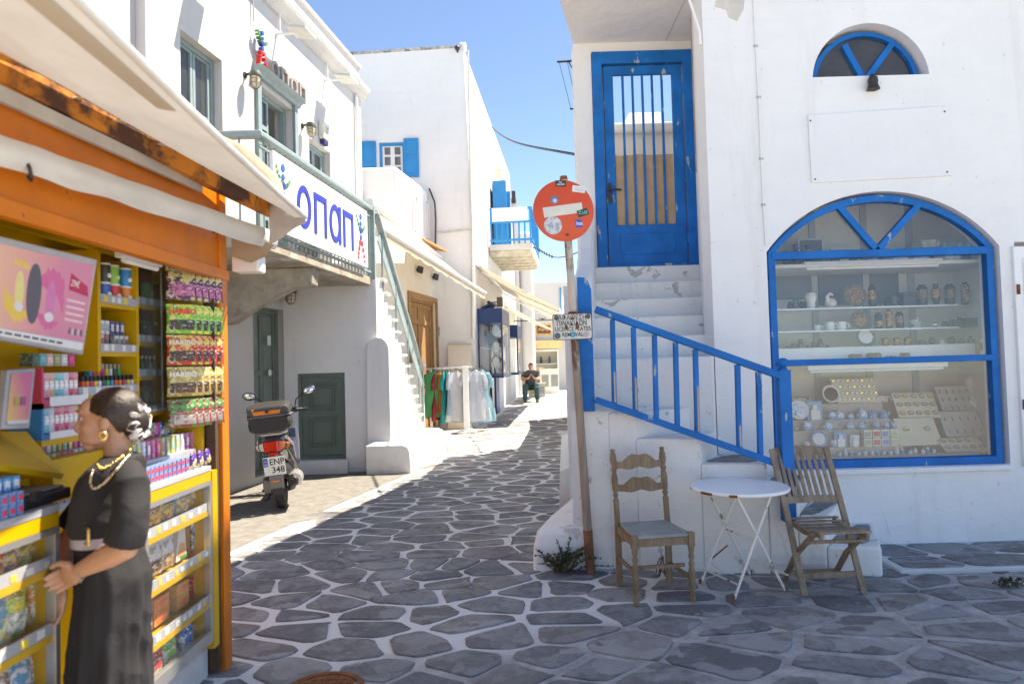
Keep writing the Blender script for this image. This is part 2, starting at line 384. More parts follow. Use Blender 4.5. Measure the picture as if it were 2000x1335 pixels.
# ------------------------------------------------------------ ground: lane, joints and slate paving
def sheet(name, poly, z, m, step=1.0, lift=None):
    mb = MB(); pts = [V((x, y, 0)) for x, y in poly]
    mb.add([(x, y, z + zg(y)) for x, y in poly], [tuple(range(len(poly)))])
    return struct(name, mb, m)
def ground_mat():
    m, nt, b, L = _new('painted_joints')
    ge = nt.nodes.new('ShaderNodeNewGeometry'); sx = nt.nodes.new('ShaderNodeSeparateXYZ'); L(ge.outputs['Position'], sx.inputs[0])
    n1 = _noise(nt, 1.2, 5, .6); n2 = _noise(nt, 9, 6, .7); n3 = _noise(nt, 60, 4, .6)
    # fresh whitewash fades out toward the square in front (small y, large x)
    a = nt.nodes.new('ShaderNodeMath'); a.operation = 'MULTIPLY_ADD'; L(sx.outputs['X'], a.inputs[0]); a.inputs[1].default_value = -.55; L(sx.outputs['Y'], a.inputs[2])
    c = nt.nodes.new('ShaderNodeMath'); c.operation = 'MULTIPLY_ADD'; L(n1, c.inputs[0]); c.inputs[1].default_value = 1.6; L(a.outputs[0], c.inputs[2])
    fac = _ramp(nt, c.outputs[0], 4.55, 5.1)
    worn = _mix(nt, _ramp(nt, n2, .35, .68), (.27, .26, .255), (.50, .485, .48))
    white = _mix(nt, _ramp(nt, n2, .60, .78), (.74, .73, .71), (.42, .40, .38))
    src = _mix(nt, fac, worn, white)
    src = _mix(nt, _ramp(nt, n3, .3, .7, .12, 0), src, (.15, .14, .13))
    L(src, b.inputs['Base Color']); b.inputs['Roughness'].default_value = .88
    bp = nt.nodes.new('ShaderNodeBump'); bp.inputs['Strength'].default_value = .6; bp.inputs['Distance'].default_value = .01
    L(_noise(nt, 35, 6, .65), bp.inputs['Height']); L(bp.outputs[0], b.inputs['Normal'])
    return m
def stone_mat(name, c, wear):
    m, nt, b, L = _new(name)
    oi = nt.nodes.new('ShaderNodeObjectInfo')
    at = nt.nodes.new('ShaderNodeAttribute'); at.attribute_name = 'tone'
    tone = at.outputs['Fac']
    f = _noise(nt, 9, 7, .68, (1, 1, 4), .8)
    src = _mix(nt, _ramp(nt, f, .28, .72), tuple(x * .5 for x in c), tuple(x * 1.35 for x in c))
    warm = _mix(nt, _ramp(nt, tone, .55, 1, 0, .32), src, (.29, .225, .185))
    cool = _mix(nt, _ramp(nt, tone, 0, .4, .6, 0), warm, (.12, .125, .145))
    vt = nt.nodes.new('ShaderNodeTexCoord'); vm = nt.nodes.new('ShaderNodeMapping'); vm.inputs['Scale'].default_value = (2.6, 5.5, 8); vm.inputs['Rotation'].default_value = (0, 0, .5)
    vn = nt.nodes.new('ShaderNodeTexNoise'); vn.inputs['Scale'].default_value = 5; vn.inputs['Detail'].default_value = 5; L(vt.outputs['Object'], vn.inputs['Vector'])
    vx = nt.nodes.new('ShaderNodeMix'); vx.data_type = 'VECTOR'; vx.inputs[0].default_value = .22; L(vt.outputs['Object'], vx.inputs[4]); L(vn.outputs['Color'], vx.inputs[5]); L(vx.outputs[1], vm.inputs[0])
    fl = nt.nodes.new('ShaderNodeTexVoronoi'); fl.inputs['Scale'].default_value = 1.6; L(vm.outputs[0], fl.inputs['Vector'])
    fs = nt.nodes.new('ShaderNodeSeparateColor'); L(fl.outputs['Color'], fs.inputs[0])
    cool = _mix(nt, _ramp(nt, fs.outputs[0], .35, .4, .42, 0), cool, tuple(x * .42 for x in c))
    cool = _mix(nt, _ramp(nt, fs.outputs[1], .7, .75, 0, .38), cool, tuple(min(1, x * 1.9) for x in c))
    pal = _mix(nt, _ramp(nt, _noise(nt, 3.2, 5, .7), .52, .74, 0, wear), cool, (.36, .35, .34))
    spk = _mix(nt, _ramp(nt, _noise(nt, 90, 3, .6), .64, .75, 0, .6), pal, (.42, .41, .40))
    L(spk, b.inputs['Base Color']); b.inputs['Roughness'].default_value = .72; b.inputs['Specular IOR Level'].default_value = .35
    bp = nt.nodes.new('ShaderNodeBump'); bp.inputs['Strength'].default_value = 1.0; bp.inputs['Distance'].default_value = .013
    L(f, bp.inputs['Height']); b2 = nt.nodes.new('ShaderNodeBump'); b2.inputs['Strength'].default_value = .5; b2.inputs['Distance'].default_value = .004
    L(_noise(nt, 70, 5, .7), b2.inputs['Height']); L(bp.outputs[0], b2.inputs['Normal']); L(b2.outputs[0], b.inputs['Normal'])
    return m
M_ground = ground_mat()
M_stone = stone_mat('slate_paving', (.225, .222, .228), .7)
M_slab = stone_mat('worn_slabs', (.165, .157, .146), .15)
M_far = mat('bare_ground', (.44, .42, .39), .9, var=.2, vs=.5)
g = MB()
ys = [-40, 0, 3, 6, 9, 12, 16, 20, 24, 30, 40, 60, 400]
g.add([(x, y, zg(y) - .012) for y in ys for x in (-300, 300)], [(2 * i, 2 * i + 1, 2 * i + 3, 2 * i + 2) for i in range(len(ys) - 1)])
ground = struct('ground', g, M_far)
lane = MB()
ys = [.3, 3, 6, 9, 12, 16, 20, 24, 30, 34]
lane.add([(x, y, zg(y)) for y in ys for x in (-7, 7.5)], [(2 * i, 2 * i + 1, 2 * i + 3, 2 * i + 2) for i in range(len(ys) - 1)])
pavement = struct('pavement', lane, M_ground)

LB = [(-1.55, 2.0), (-2.25, 4.6), (-2.62, 5.5), (-2.48, 6.25), (-2.1, 7.9), (-1.78, 9.2), (-1.46, 10.3), (-1.22, 12.2), (-1.35, 13.2), (-1.55, 15), (-.75, 16), (-.2, 22), (.2, 27), (.5, 31)]
RB = [(6.5, 2.0), (6.5, 4.9), (1.5, 5.25), (.1, 5.42), (.22, 5.75), (.62, 7.5), (.95, 11), (1.2, 14), (1.55, 18), (2.3, 24), (3.2, 31)]
def interp(t, y, k=1):
    for a, b in zip(t, t[1:]):
        if a[1] <= y <= b[1]: return a[0] + (b[0] - a[0]) * (y - a[1]) / max(1e-6, b[1] - a[1])
    return t[0][0] if y < t[0][1] else t[-1][0]
def clip(poly, px, py, nx, ny):                       # keep the side where (p - P).n <= 0
    out = []
    for i in range(len(poly)):
        a, b = poly[i], poly[(i + 1) % len(poly)]
        da = (a[0] - px) * nx + (a[1] - py) * ny; db = (b[0] - px) * nx + (b[1] - py) * ny
        if da <= 0: out.append(a)
        if (da < 0) != (db < 0) and abs(da - db) > 1e-12:
            t = da / (da - db); out.append((a[0] + (b[0] - a[0]) * t, a[1] + (b[1] - a[1]) * t))
    return out
def voronoi(seeds, box):
    cells = []
    for i, (x, y, _) in enumerate(seeds):
        poly = [(x - box, y - box), (x + box, y - box), (x + box, y + box), (x - box, y + box)]
        for j, (a, b, _) in enumerate(seeds):
            if i == j or abs(a - x) > 2 * box or abs(b - y) > 2 * box: continue
            poly = clip(poly, (x + a) / 2, (y + b) / 2, a - x, b - y)
            if len(poly) < 3: break
        cells.append(poly)
    return cells
def area(p): return abs(sum(p[i][0] * p[(i + 1) % len(p)][1] - p[(i + 1) % len(p)][0] * p[i][1] for i in range(len(p)))) / 2
def inset(poly, d):
    q = list(poly)
    if sum(q[i][0] * q[(i + 1) % len(q)][1] - q[(i + 1) % len(q)][0] * q[i][1] for i in range(len(q))) < 0: q.reverse()
    out = list(q)
    for i in range(len(q)):
        a, b = q[i], q[(i + 1) % len(q)]; ex, ey = b[0] - a[0], b[1] - a[1]; l = math.hypot(ex, ey)
        if l < 1e-6: continue
        nx, ny = ey / l, -ex / l
        out = clip(out, a[0] - nx * d, a[1] - ny * d, nx, ny)
        if len(out) < 3: return []
    return out
def rounded(poly, k=2):
    p = poly
    for it in range(k):
        ck = (.13, .25, .25)[it]
        q = []
        for i in range(len(p)):
            a, b = p[i], p[(i + 1) % len(p)]
            q += [(a[0] * (1 - ck) + b[0] * ck, a[1] * (1 - ck) + b[1] * ck), (a[0] * ck + b[0] * (1 - ck), a[1] * ck + b[1] * (1 - ck))]
        p = q
    return p
def ragged(p, rr, j=.006, step=.09):                  # chipped, uneven edges
    q = []
    for i in range(len(p)):
        a, b = p[i], p[(i + 1) % len(p)]; n = max(1, min(4, int(math.hypot(b[0] - a[0], b[1] - a[1]) / step)))
        for k in range(n):
            u = k / n; q.append((a[0] + (b[0] - a[0]) * u + rr.uniform(-j, j), a[1] + (b[1] - a[1]) * u + rr.uniform(-j, j)))
    return q
def make_seeds(inside, y0, y1, x0f, x1f, sizef, rr):
    seeds = []; y = y0; row = 0
    while y < y1:
        sy = sizef(0, y)[1]; x0, x1 = x0f(y), x1f(y)
        x = x0 + rr.uniform(.05, .4)
        while x < x1 + .3:
            w, h = sizef(x, y)
            jx, jy = rr.uniform(-.3, .3) * w, rr.uniform(-.30, .30) * h
            seeds.append((x + jx, y + jy + .1 * math.sin(x * 1.7), inside(x + jx, y + jy)))
            x += w * rr.uniform(.75, 1.35)
        y += sy; row += 1
    return seeds
rp = random.Random(5)
def size_lane(x, y):
    if y < 4.4 and x > .6: return (.54, .33)
    return (.42, .27) if y < 9 else (.46, .30) if y < 14 else (.6, .44)
def in_lane(x, y):
    return interp(LB, y) < x < (interp(RB[3:], y) if y > 5.42 else 6.5)
seeds = make_seeds(in_lane, 2.7, 25.5, lambda y: interp(LB, y) - .5, lambda y: (interp(RB[3:], y) if y > 5.5 else 5.6) + .5, size_lane, rp)
cells = [[(a, b / 1.3) for a, b in c] for c in voronoi([(a, b * 1.3, c) for a, b, c in seeds], 1.2)]
stones = []
def bounded(poly):                                    # trim a cell to the lane's edges
    n = 0
    for B, sgn in ((LB, -1), (RB[3:], 1)):
        for a, b in zip(B, B[1:]):
            cy = sum(p[1] for p in poly) / max(1, len(poly))
            if not poly or not (a[1] - .25 <= cy <= b[1] + .25): continue
            if sgn == 1 and cy < 5.42: continue
            ex, ey = b[0] - a[0], b[1] - a[1]; l = math.hypot(ex, ey)
            poly = clip(poly, a[0], a[1], sgn * ey / l, -sgn * ex / l)
    return poly
for (x, y, ok), c in zip(seeds, cells):
    if not ok or len(c) < 3: continue
    c = bounded(c)
    if len(c) < 3: continue
    wide = (.0185 * (1 + .13 * max(0, y - 5.5)) if y > 4.6 else .024) * rp.uniform(.55, 1.4)
    if x > .7 and y < 5.2: wide = rp.uniform(.015, .05)
    c = inset(c, wide)
    if len(c) < 3 or area(c) < .012: continue
    halves = [c]
    if y < 12 and (area(c) > .21 or max(q[0] for q in c) - min(q[0] for q in c) > .8):
        mx = sum(q[0] for q in c) / len(c); halves = [clip(c, mx - .018, y, 1, .25), clip(c, mx + .018, y, -1, -.25)]
    for c in halves:
      if len(c) < 3 or area(c) < .012: continue
      c = [(px + rp.uniform(-.022, .022), py + rp.uniform(-.022, .022)) for px, py in c]
      c = rounded(c, 2 if rp.random() < .5 else 1); stones.append((x, y, ragged(c, rp) if y < 9 else c))
def stone_mesh(mb, poly, tones, rr, y_, hscale=1):
    h = rr.uniform(.007, .014) * hscale; n = len(poly)
    cx = sum(p[0] for p in poly) / n; cy = sum(p[1] for p in poly) / n
    tx, ty = rr.uniform(-.012, .012), rr.uniform(-.012, .012)
    def top(p, k): return (cx + (p[0] - cx) * k, cy + (p[1] - cy) * k)
    k = len(mb.v); inner = [top(p, .965) for p in poly]
    hz = lambda p: zg(p[1]) + h + (p[0] - cx) * tx + (p[1] - cy) * ty
    mb.add([(p[0], p[1], zg(p[1]) - .004) for p in poly] + [(p[0], p[1], hz(p) - .004) for p in poly] + [(p[0], p[1], hz(p)) for p in inner],
           [(i, (i + 1) % n, (i + 1) % n + n, i + n) for i in range(n)] + [(i + n, (i + 1) % n + n, (i + 1) % n + 2 * n, i + 2 * n) for i in range(n)] + [tuple(range(2 * n, 3 * n))])
    t = rr.random(); tones += [t] * (3 * n)
def tone_attr(o, tones):
    a = o.data.attributes.new('tone', 'FLOAT', 'POINT'); a.data.foreach_set('value', tones)
def shown(s):                                         # roughly how large a stone shows
    return area(s[2]) / max(1, s[1]) ** 3 * (1 if -.62 < (s[0] / s[1]) < .78 and s[1] > 3.0 else .01)
stones.sort(key=shown, reverse=True)
for x, y, p in stones[:290]:
    mb = MB(); tn = []; stone_mesh(mb, p, tn, rp, y, 1 if y < 6 else .45); o = obj('paving_stone', mb, M_stone, pavement); tone_attr(o, tn)
mb = MB(); tn = []
for x, y, p in stones[290:]: stone_mesh(mb, p, tn, rp, y, .4)
tone_attr(obj('far_paving_stones', mb, M_stone, pavement, kind='stuff'), tn)

# the scooter bay: big worn slabs with grey joints
apron = MB(); ap = [(-5, 1.2)] + [(x - .06, y) for x, y in LB if 2 <= y <= 10.3] + [(-1.5, 10.9), (-5, 10.9)]
apron.add([(x, y, zg(y) + .004) for x, y in ap], [tuple(range(len(ap)))])
apron_o = struct('scooter_bay', apron, mat('bay_mortar', (.17, .162, .15), .9, var=.25, vs=8, bump=.3))
sd2 = make_seeds(lambda x, y: x < interp(LB, y) - .25, 2.6, 10.6, lambda y: -4.6, lambda y: interp(LB, y), lambda x, y: (.8, .6), rp)
for (x, y, ok), c in zip(sd2, voronoi(sd2, 1.6)):
    if not ok or len(c) < 3: continue
    c2 = c
    for a, b in zip(LB, LB[1:]):
        if a[1] - .3 <= y <= b[1] + .3:
            ex, ey = b[0] - a[0], b[1] - a[1]; l = math.hypot(ex, ey); c2 = clip(c2, a[0] - .13, a[1], -ey / l, ex / l)
    c2 = clip(c2, 0, 10.9, 0, 1); c2 = clip(c2, -4.8, 0, -1, 0)
    if len(c2) < 3: continue
    c2 = inset(c2, .014)
    if len(c2) < 3 or area(c2) < .03: continue
    mb = MB(); tn = []; stone_mesh(mb, rounded(c2, 1), tn, rp, y, .8); o = obj('paving_slab', mb, M_slab, apron_o); tone_attr(o, tn)

# the low raised strip under the shop window: squared slate in white joints
strip = MB().bx(2.76, 7.4, 4.98, 5.72, -.01, .035)
strip_o = struct('window_strip', strip, M_wallg, bevel=.012)
xx = 2.8; k = 0
for r_, (ya, yb) in enumerate(((5.02, 5.30), (5.33, 5.64))):
    xx = 2.80 - .1 * r_
    while xx < 6.6:
        w = rp.uniform(.5, .78); xa = max(xx, 2.80); xb = min(xx + w, 7.3)
        sk_ = -.12
        poly = [(xa + .02, ya), (xb - .02, ya), (xb - .02 + sk_, yb), (xa + .02 + (sk_ if xa > 2.81 else 0), yb)]
        mb = MB(); tn = []
        pr = rounded(poly, 1)
        stone_mesh(mb, pr, tn, rp, 5, .8); mb.v = [v + V((0, 0, .034)) for v in mb.v]
        o = obj('paving_slab', mb, M_stone, strip_o); tone_attr(o, tn); xx += w

# cast drain cover at the bottom edge of the view
dc = gnd(632, 1352)
t = thing('drain_cover', 'round rusty drain cover set in the sunlit paving in front of the kiosk post', 'drain cover', (dc.x, dc.y, 0))
obj('rim', MB().lathe([(.20, .002), (.20, .018), (.17, .018), (.17, .002)], (dc.x, dc.y, 0), 32), M_rust, t, smooth=True)
lid = MB().lathe([(.165, .002), (.165, .014)], (dc.x, dc.y, 0), 32)
for i in range(-4, 5):
    for j in range(-4, 5):
        if i * i + j * j < 15: lid.box((dc.x + i * .036, dc.y + j * .036, .0165), (.022, .012, .005), Matrix.Rotation(R(45 if (i + j) % 2 else -45), 3, 'Z'))
obj('lid', lid, M_rust, t)
# ------------------------------------------------------------ corner building on the right: shop wall, door recess, stair
YW = 5.67
cb = thing('corner_building', 'whitewashed corner building with blue arched shop window and blue door above a stair', 'building', (2.5, 6.2, 0))
XZ = lambda px, py, Y=YW: (lambda p: (p.x, p.z))(atY(px, py, Y))
def arc(xc, zs, a, rise, n=28, x0=None):
    r = (a * a + rise * rise) / (2 * rise); c = zs + rise - r; t = math.asin(min(1, a / r))
    if rise > a: t = PI - t
    return [(xc + r * math.sin(t - 2 * t * i / n), c + r * math.cos(t - 2 * t * i / n)) for i in range(n + 1)]   # right to left
WL = (XZ(1503, 498)[0] + XZ(1520, 912)[0]) / 2; WR = (XZ(1948, 485)[0] + XZ(1966, 912)[0]) / 2
WZ0 = XZ(1740, 912)[1]; WZS = XZ(1725, 486)[1]; WZT = XZ(1720, 378)[1]
wc, wa = (WL + WR) / 2, (WR - WL) / 2
def arched(g, z0g=0):
    return [(wc - wa - g, WZ0 - z0g), (wc + wa + g, WZ0 - z0g)] + arc(wc, WZS, wa + g, WZT - WZS + g * .8)
HL, HR = XZ(1594, 152)[0], XZ(1808, 140)[0]; HZ = XZ(1702, 148)[1]; hc, ha = (HL + HR) / 2, (HR - HL) / 2
def halfround(g): return arc(hc, HZ, ha + g, (XZ(1703, 52)[1] - HZ) + g, 24)
NL, NR = XZ(1985, 700)[0], 5.2                       # neighbouring opening at the right edge, closed by a white shutter
HTOP = 6.85; HM = 8.1
main = MB().wall((0, YW, 0), (1, 0, 0), (0, 0, 1), [[(1.68, 0), (10, 0), (10, HM), (1.68, HM)], list(arched(.025, .0)), halfround(.03),
                 [(NL + .03, .62), (5.6, .62), (5.6, 2.5), (NL + .03, 2.5)]], (0, .26, 0))
obj('front_wall', main, M_wall, cb)
# pier flank along the stair, door wall, lower jambs
DY = 6.98
dl, dr = (XZ(1153, 106, DY)[0] + XZ(1170, 523, DY)[0]) / 2, (XZ(1352, 96, DY)[0] + XZ(1375, 520, DY)[0]) / 2
dz0, dz1 = XZ(1270, 521, DY)[1], XZ(1252, 101, DY)[1]
obj('recess_wall', MB().prism([(1.681, YW + .262, 0), (2.02, 7.3, 0), (2.3, 7.3, 0), (2.3, YW + .262, 0)], (0, 0, 4.9)), M_wall, cb)
obj('door_wall', MB().wall((0, DY, 0), (1, 0, 0), (0, 0, 1), [[(.72, 0), (1.945, 0), (1.945, 4.9), (.72, 4.9)],
    [(dl - .004, dz0), (dr + .004, dz0), (dr + .004, dz1 + .004), (dl - .004, dz1 + .004)]], (0, .2, 0)), M_wall, cb)
# upper storey carried over the recess
up = MB().prism([(.42, YW + .002, 4.901), (1.679, YW + .002, 4.901), (1.679, 7.25, 4.901), (.78, 7.25, 4.901)], (0, 0, HTOP - 4.9))
obj('upper_storey', up, M_wall, cb)
obj('roof_slab', MB().bx(.4, 1.678, YW - .03, 7.3, HTOP + .002, HTOP + .12), M_wall, cb)
obj('upper_floor', MB().prism([(1.70, YW + .262, 5.25), (10, YW + .262, 5.25), (10, 9.2, 5.25), (2.42, 9.2, 5.25), (2.42, 7.25, 5.25), (1.70, 7.25, 5.25)], (0, 0, HM - 5.25)), M_wall, cb)
obj('side_fill', MB().prism([(1.685, YW + .27, 4.903), (2.4, YW + .27, 4.903), (2.4, 7.24, 4.903), (1.685, 7.24, 4.903)], (0, 0, .345)), M_wall, cb)
obj('roof_room', MB().bx(3.3, 10, YW + .05, 9.1, HM + .002, 10.6), M_wall, cb)  # unseen block added on the roof to keep the front paving in shade
obj('rear_wall', MB().bx(2.42, 10, 9.0, 9.2, 0, 5.248), M_wall, cb)
# terrace walls behind the door, and unseen shadow casters along the lane
obj('terrace_wall', MB().bx(1.0, 4.6, 9.32, 9.6, 0, 4.72), M_wall, cb)
obj('terrace_coping', MB().bx(.98, 2.4, 9.24, 9.66, 4.722, 4.86), M_wall, cb, bevel=.03)
obj('terrace_floor', MB().bx(.87, 2.41, 7.31, 9.31, 0, 2.4), M_wall, cb)
sidew = MB().add([(.86, 7.26, 0), (1.32, 11, 0), (1.55, 11, 0), (1.06, 7.26, 0), (.86, 7.26, 6.6), (1.32, 11, 5.6), (1.55, 11, 5.6), (1.06, 7.26, 6.6)],
                 [(3, 2, 1, 0), (4, 5, 6, 7), (0, 1, 5, 4), (1, 2, 6, 5), (2, 3, 7, 6), (3, 0, 4, 7)])
obj('shadow_flank_wall', sidew, M_wall, cb)  # unseen wall, shaped to carry the shadow edge along the lane
obj('shadow_wing', MB().prism([(1.34, 11.003, 0), (1.52, 12.9, 0), (4.6, 12.9, 0), (4.6, 11.003, 0)], (0, 0, 5.45)), M_wall, cb)  # unseen set-back block, sized for the shadow it throws on the lane
obj('chimney', MB().bx(2.05, 2.6, 11.3, 11.9, 5.452, 5.75), M_wall, cb, bevel=.03)
lw = MB(); pts = [(7.2, 2.36), (10, 2.72), (12.9, 2.95), (12.9, 0), (7.2, 0)]
fx = lambda y: .56 + (y - 7.2) * .077
n = len(pts)
lw.add([(fx(y), y, z) for y, z in pts] + [(fx(y) + .32, y, z) for y, z in pts], [tuple(range(n)), tuple(range(2 * n - 1, n - 1, -1))] + [(i, (i + 1) % n, (i + 1) % n + n, i + n) for i in range(n)])
obj('lane_wall', lw, M_wall, cb)
low = thing('low_house', 'low whitewashed house on the right of the lane beyond the corner building', 'house', (2.2, 16, zg(16)))
obj('wall', MB().prism([(1.2, 13.0, 0), (1.62, 17.9, 0), (4.6, 17.9, 0), (4.6, 13.0, 0)], (0, 0, 2.35)), M_wall, low)
obj('roof_edge', MB().bx(1.5, 4.6, 13.1, 17.8, 2.351, 2.45), M_wall, low)
# sloped parapet beside the stair, flaring out at the foot
par = MB(); prof = [(5.36, 2.10), (5.6, 2.28), (5.9, 2.36), (6.3, 2.5), (6.6, 2.7), (6.85, 2.95), (6.98, 3.25)]
rings = []
for y, z in prof:
    x = .46 + (y - 5.36) * .165
    rings.append([V((x - .03, y, 0)), V((x, y, z - .05)), V((x + .03, y, z)), V((x + .13, y, z)), V((x + .16, y, z - .04)), V((x + .16, y, 0))])
obj('stair_parapet', par.loft(rings), M_wallg, cb)
obj('conduit', MB().tube([XZc for XZc in [atY(1340, -20, YW - .012), atY(1366, 60, YW - .012), atY(1368, 88, YW - .012)]], .012, 6), M_whitep, cb)
cabl = [atY(1471, -30, YW - .008), atY(1476, 90, YW - .008), atY(1482, 190, YW - .008), atY(1487, 310, YW - .008), atY(1491, 400, YW - .008), atY(1496, 480, YW - .008)]
obj('wall_cable', MB().tube(cabl, .007, 6), M_whitep, cb)
for i, p in enumerate(cabl[1:5]): obj('cable_clip', MB().box(p, (.03, .012, .018)), M_greytrim, cb)
c = [atY(1577, 226, YW), atY(1852, 208, YW), atY(1861, 344, YW), atY(1584, 358, YW)]
obj('painted_over_signboard', MB().prism([p + V((0, -.016, 0)) for p in c], (0, .018, 0)), plaster('signboard_limewash', (.80, .80, .81), amount=.25), cb, bevel=.004)
for k, (px, py) in enumerate(((1583, 236), (1845, 218), (1850, 336), (1592, 350))):
    p = atY(px, py, YW - .018); obj('screw', MB().cyl(p + V((0, -.003, 0)), p + V((0, .004, 0)), .007), M_iron, cb)
p = atY(1428, 70, YW - .003)
peel = MB()
for s_, (a, b) in enumerate(((1.0, 0), (.55, -.12))):
    pass
# missing flake of paint high on the pier
fl = [(1400, 0), (1455, 0), (1452, 24), (1440, 46), (1425, 40), (1418, 24), (1396, 18)]
obj('bare_patch', MB().prism([atY(a, b - 5, YW - .004) for a, b in fl], (0, .005, 0)), mat('bare_render', (.55, .52, .47), .9, var=.15, bump=.5), cb)
# ---- blue panelled door
D = obj('door', MB().wall((0, DY - .03, 0), (1, 0, 0), (0, 0, 1), [[(dl, dz0 + .002), (dr, dz0 + .002), (dr, dz1), (dl, dz1)],
        [(dl + .10, dz0 + .03), (dr - .13, dz0 + .03), (dr - .13, dz1 - .13), (dl + .10, dz1 - .13)]], (0, .10, 0)), M_bluew, cb, bevel=.006)
XF[D.name] = XF[cb.name]
ll, lr, lb, lt = dl + .115, dr - .145, dz0 + .03, dz1 - .145
op = [XZ(1206, 440, DY), XZ(1330, 436, DY), XZ(1318, 140, DY), XZ(1199, 147, DY)]
ox0, ox1, oz0, oz1 = ll + .10, lr - .10, op[0][1], op[2][1] - .02
obj('leaf', MB().wall((0, DY - .005, 0), (1, 0, 0), (0, 0, 1), [[(ll, lb), (lr, lb), (lr, lt), (ll, lt)], [(ox0, oz0), (ox1, oz0), (ox1, oz1), (ox0, oz1)]], (0, .045, 0)), M_bluew, D, bevel=.006)
obj('lower_panel', MB().bx(ll + .12, lr - .12, DY - .012, DY + .01, lb + .1, oz0 - .09), M_bluew, D, bevel=.008)
nb = 5
for i in range(nb):
    x = ox0 + (ox1 - ox0) * (i + 1) / (nb + 1)
    obj('bar', MB().bx(x - .011, x + .011, DY + .004, DY + .026, oz0, oz1), M_bluew, D)
zb = XZ(1260, 300, DY)[1]
for i in range(nb + 1):
    x = ox0 + (ox1 - ox0) * (i + .5) / (nb + 1)
    obj('board', MB().bx(x - .047, x + .047, DY + .042, DY + .058, oz0 - .01, zb + rnd.uniform(-.012, .012)), M_woodboard, D, bevel=.004)
p = atY(1191, 372, DY - .02)
obj('handle', MB().box(p + V((0, -.01, -.03)), (.035, .012, .2)).cyl(p, p + V((0, -.06, 0)), .011).cyl(p + V((0, -.055, 0)), p + V((.11, -.055, -.01)), .011), M_iron, D, smooth=True)
for z in (lb + .25, lb + .95, lt - .25): obj('hinge', MB().cyl((lr + .012, DY - .016, z - .05), (lr + .012, DY - .016, z + .05), .012), M_blue, D)

# ---- stair: straight flight from the door, winders turning along the shop wall
st = thing('outdoor_stair', 'worn whitewashed outdoor stair climbing from the shop window up to the blue door', 'stairs', (1.4, 5.6, 0))
zk = lambda k: dz0 - .187 * k
yk = lambda k: 6.93 - .26 * k
XL0 = lambda y: .60 + max(0, (y - 5.36)) * .165
XR0 = lambda y: 1.66 + max(0, y - YW) * .24
obj('landing', MB().bx(XL0(6.9), 1.97, 6.9, DY + .1, 0, dz0), M_step, st, bevel=.015)
for k in range(1, 6):
    ya, yb = yk(k), yk(k - 1) + .004 if k > 1 else 6.899
    obj('step', MB().prism([(XL0(ya), ya, 0), (min(XR0(ya), 1.95), ya, 0), (min(XR0(yb), 1.95), yb, 0), (XL0(yb), yb, 0)], (0, 0, zk(k))), M_step, st, bevel=.018, seg=3)
yf = lambda x: 5.32 - (x - .5) * .185              # front line of the stair, slightly skewed to the shop wall
y5 = yk(5) - .001
fx_ = lambda px, py: (lambda p: p.x)(atP(px, py, (.5, 5.32, 0), V((.185, 1, 0))))
xs = [fx_(1240, 850), fx_(1368, 862), fx_(1497, 909), fx_(1556, 960), fx_(1612, 1004), fx_(1722, 1068)]
zs_ = [zk(6) - .01, 1.225 - .02, 1.005, .81, .62, .42, .215]
# step 6 reaches the front left corner, the rest fan out round the pier
piv = (1.665, YW - .004)
rear = [(.95, y5), (1.45, y5), (1.665, YW - .03), (2.05, YW - .003), (2.42, YW - .003), (2.72, YW - .003), (2.93, YW - .003)]
fronts = [.62] + xs
def slab_step(poly, z): obj('step', MB().prism([(x, y, 0) for x, y in poly], (0, 0, z)), M_step, st, bevel=.02, seg=3)
slab_step([(.46, 5.36), (fronts[0] + .1, yf(fronts[0] + .1)), (1.2, y5), (.5, y5)], zs_[0] - .2)
for i in range(len(fronts) - 1):
    a, b = fronts[i] + (.1 if i == 0 else 0), fronts[i + 1]
    ra, rb = rear[i] if i else (1.2, y5), rear[i + 1]
    poly = [(a + .001, yf(a)), (b, yf(b)), rb] + ([(1.655, y5 + .0)] if i == 2 else []) + [(ra[0] + .001, ra[1])]
    slab_step(poly, zs_[i + 1])
# slate nosings where the whitewash has worn off the treads
for i in range(2, len(fronts) - 1):
    a, b = fronts[i], fronts[i + 1]; ra, rb = rear[i], rear[i + 1]
    q = [(a + .03, yf(a) + .10), (b - .035, yf(b) + .10), (rb[0] - .05, rb[1] - .05), (ra[0] + .04, ra[1] - .05)]
    mb = MB(); tn = []; stone_mesh(mb, rounded(q, 1), tn, rp, 5, .5); mb.v = [v + V((0, 0, zs_[i + 1] + .0005)) for v in mb.v]
    tone_attr(obj('tread_slab', mb, M_stone, st), tn)

# ---- whitewashed ledge at the foot of the corner, with the street pole and a shrub
ld = thing('corner_ledge', 'rounded whitewashed stone ledge with peeling paint at the foot of the corner', 'ledge', (.35, 5.7, 0))
a = gnd(1042, 1088); 
lz = atY(1050, 1012, a.y).z
rings = []
for t_, gx, sc in ((0, -.0, .86), (.03, -.02, .97), (.10, -.03, 1), (.6, .05, 1.0), (1.3, .20, .98), (2.0, .40, .95), (2.1, .43, .85)):
    y = 5.30 + t_; x0 = .155 + gx + t_ * .11; z = lz * sc
    rings.append([V((x0 - .02, y, 0)), V((x0 - .012, y, z * .5)), V((x0 + .02, y, z * .9)), V((x0 + .06, y, z)), V((.52 + t_ * .14, y, z + .012)), V((.52 + t_ * .14, y, 0))])
obj('ledge', MB().loft(rings), M_wallp, ld, smooth=True, ang=60)
rings = []
for y in (7.45, 7.6, 10.5, 10.7):
    x = .56 + (y - 7.2) * .077; rings.append([V((x - .12, y, zg(y))), V((x - .1, y, zg(y) + .42)), V((x + .02, y, zg(y) + .47)), V((x + .02, y, zg(y)))])
obj('wall_base', MB().loft(rings), M_wallg, ld)
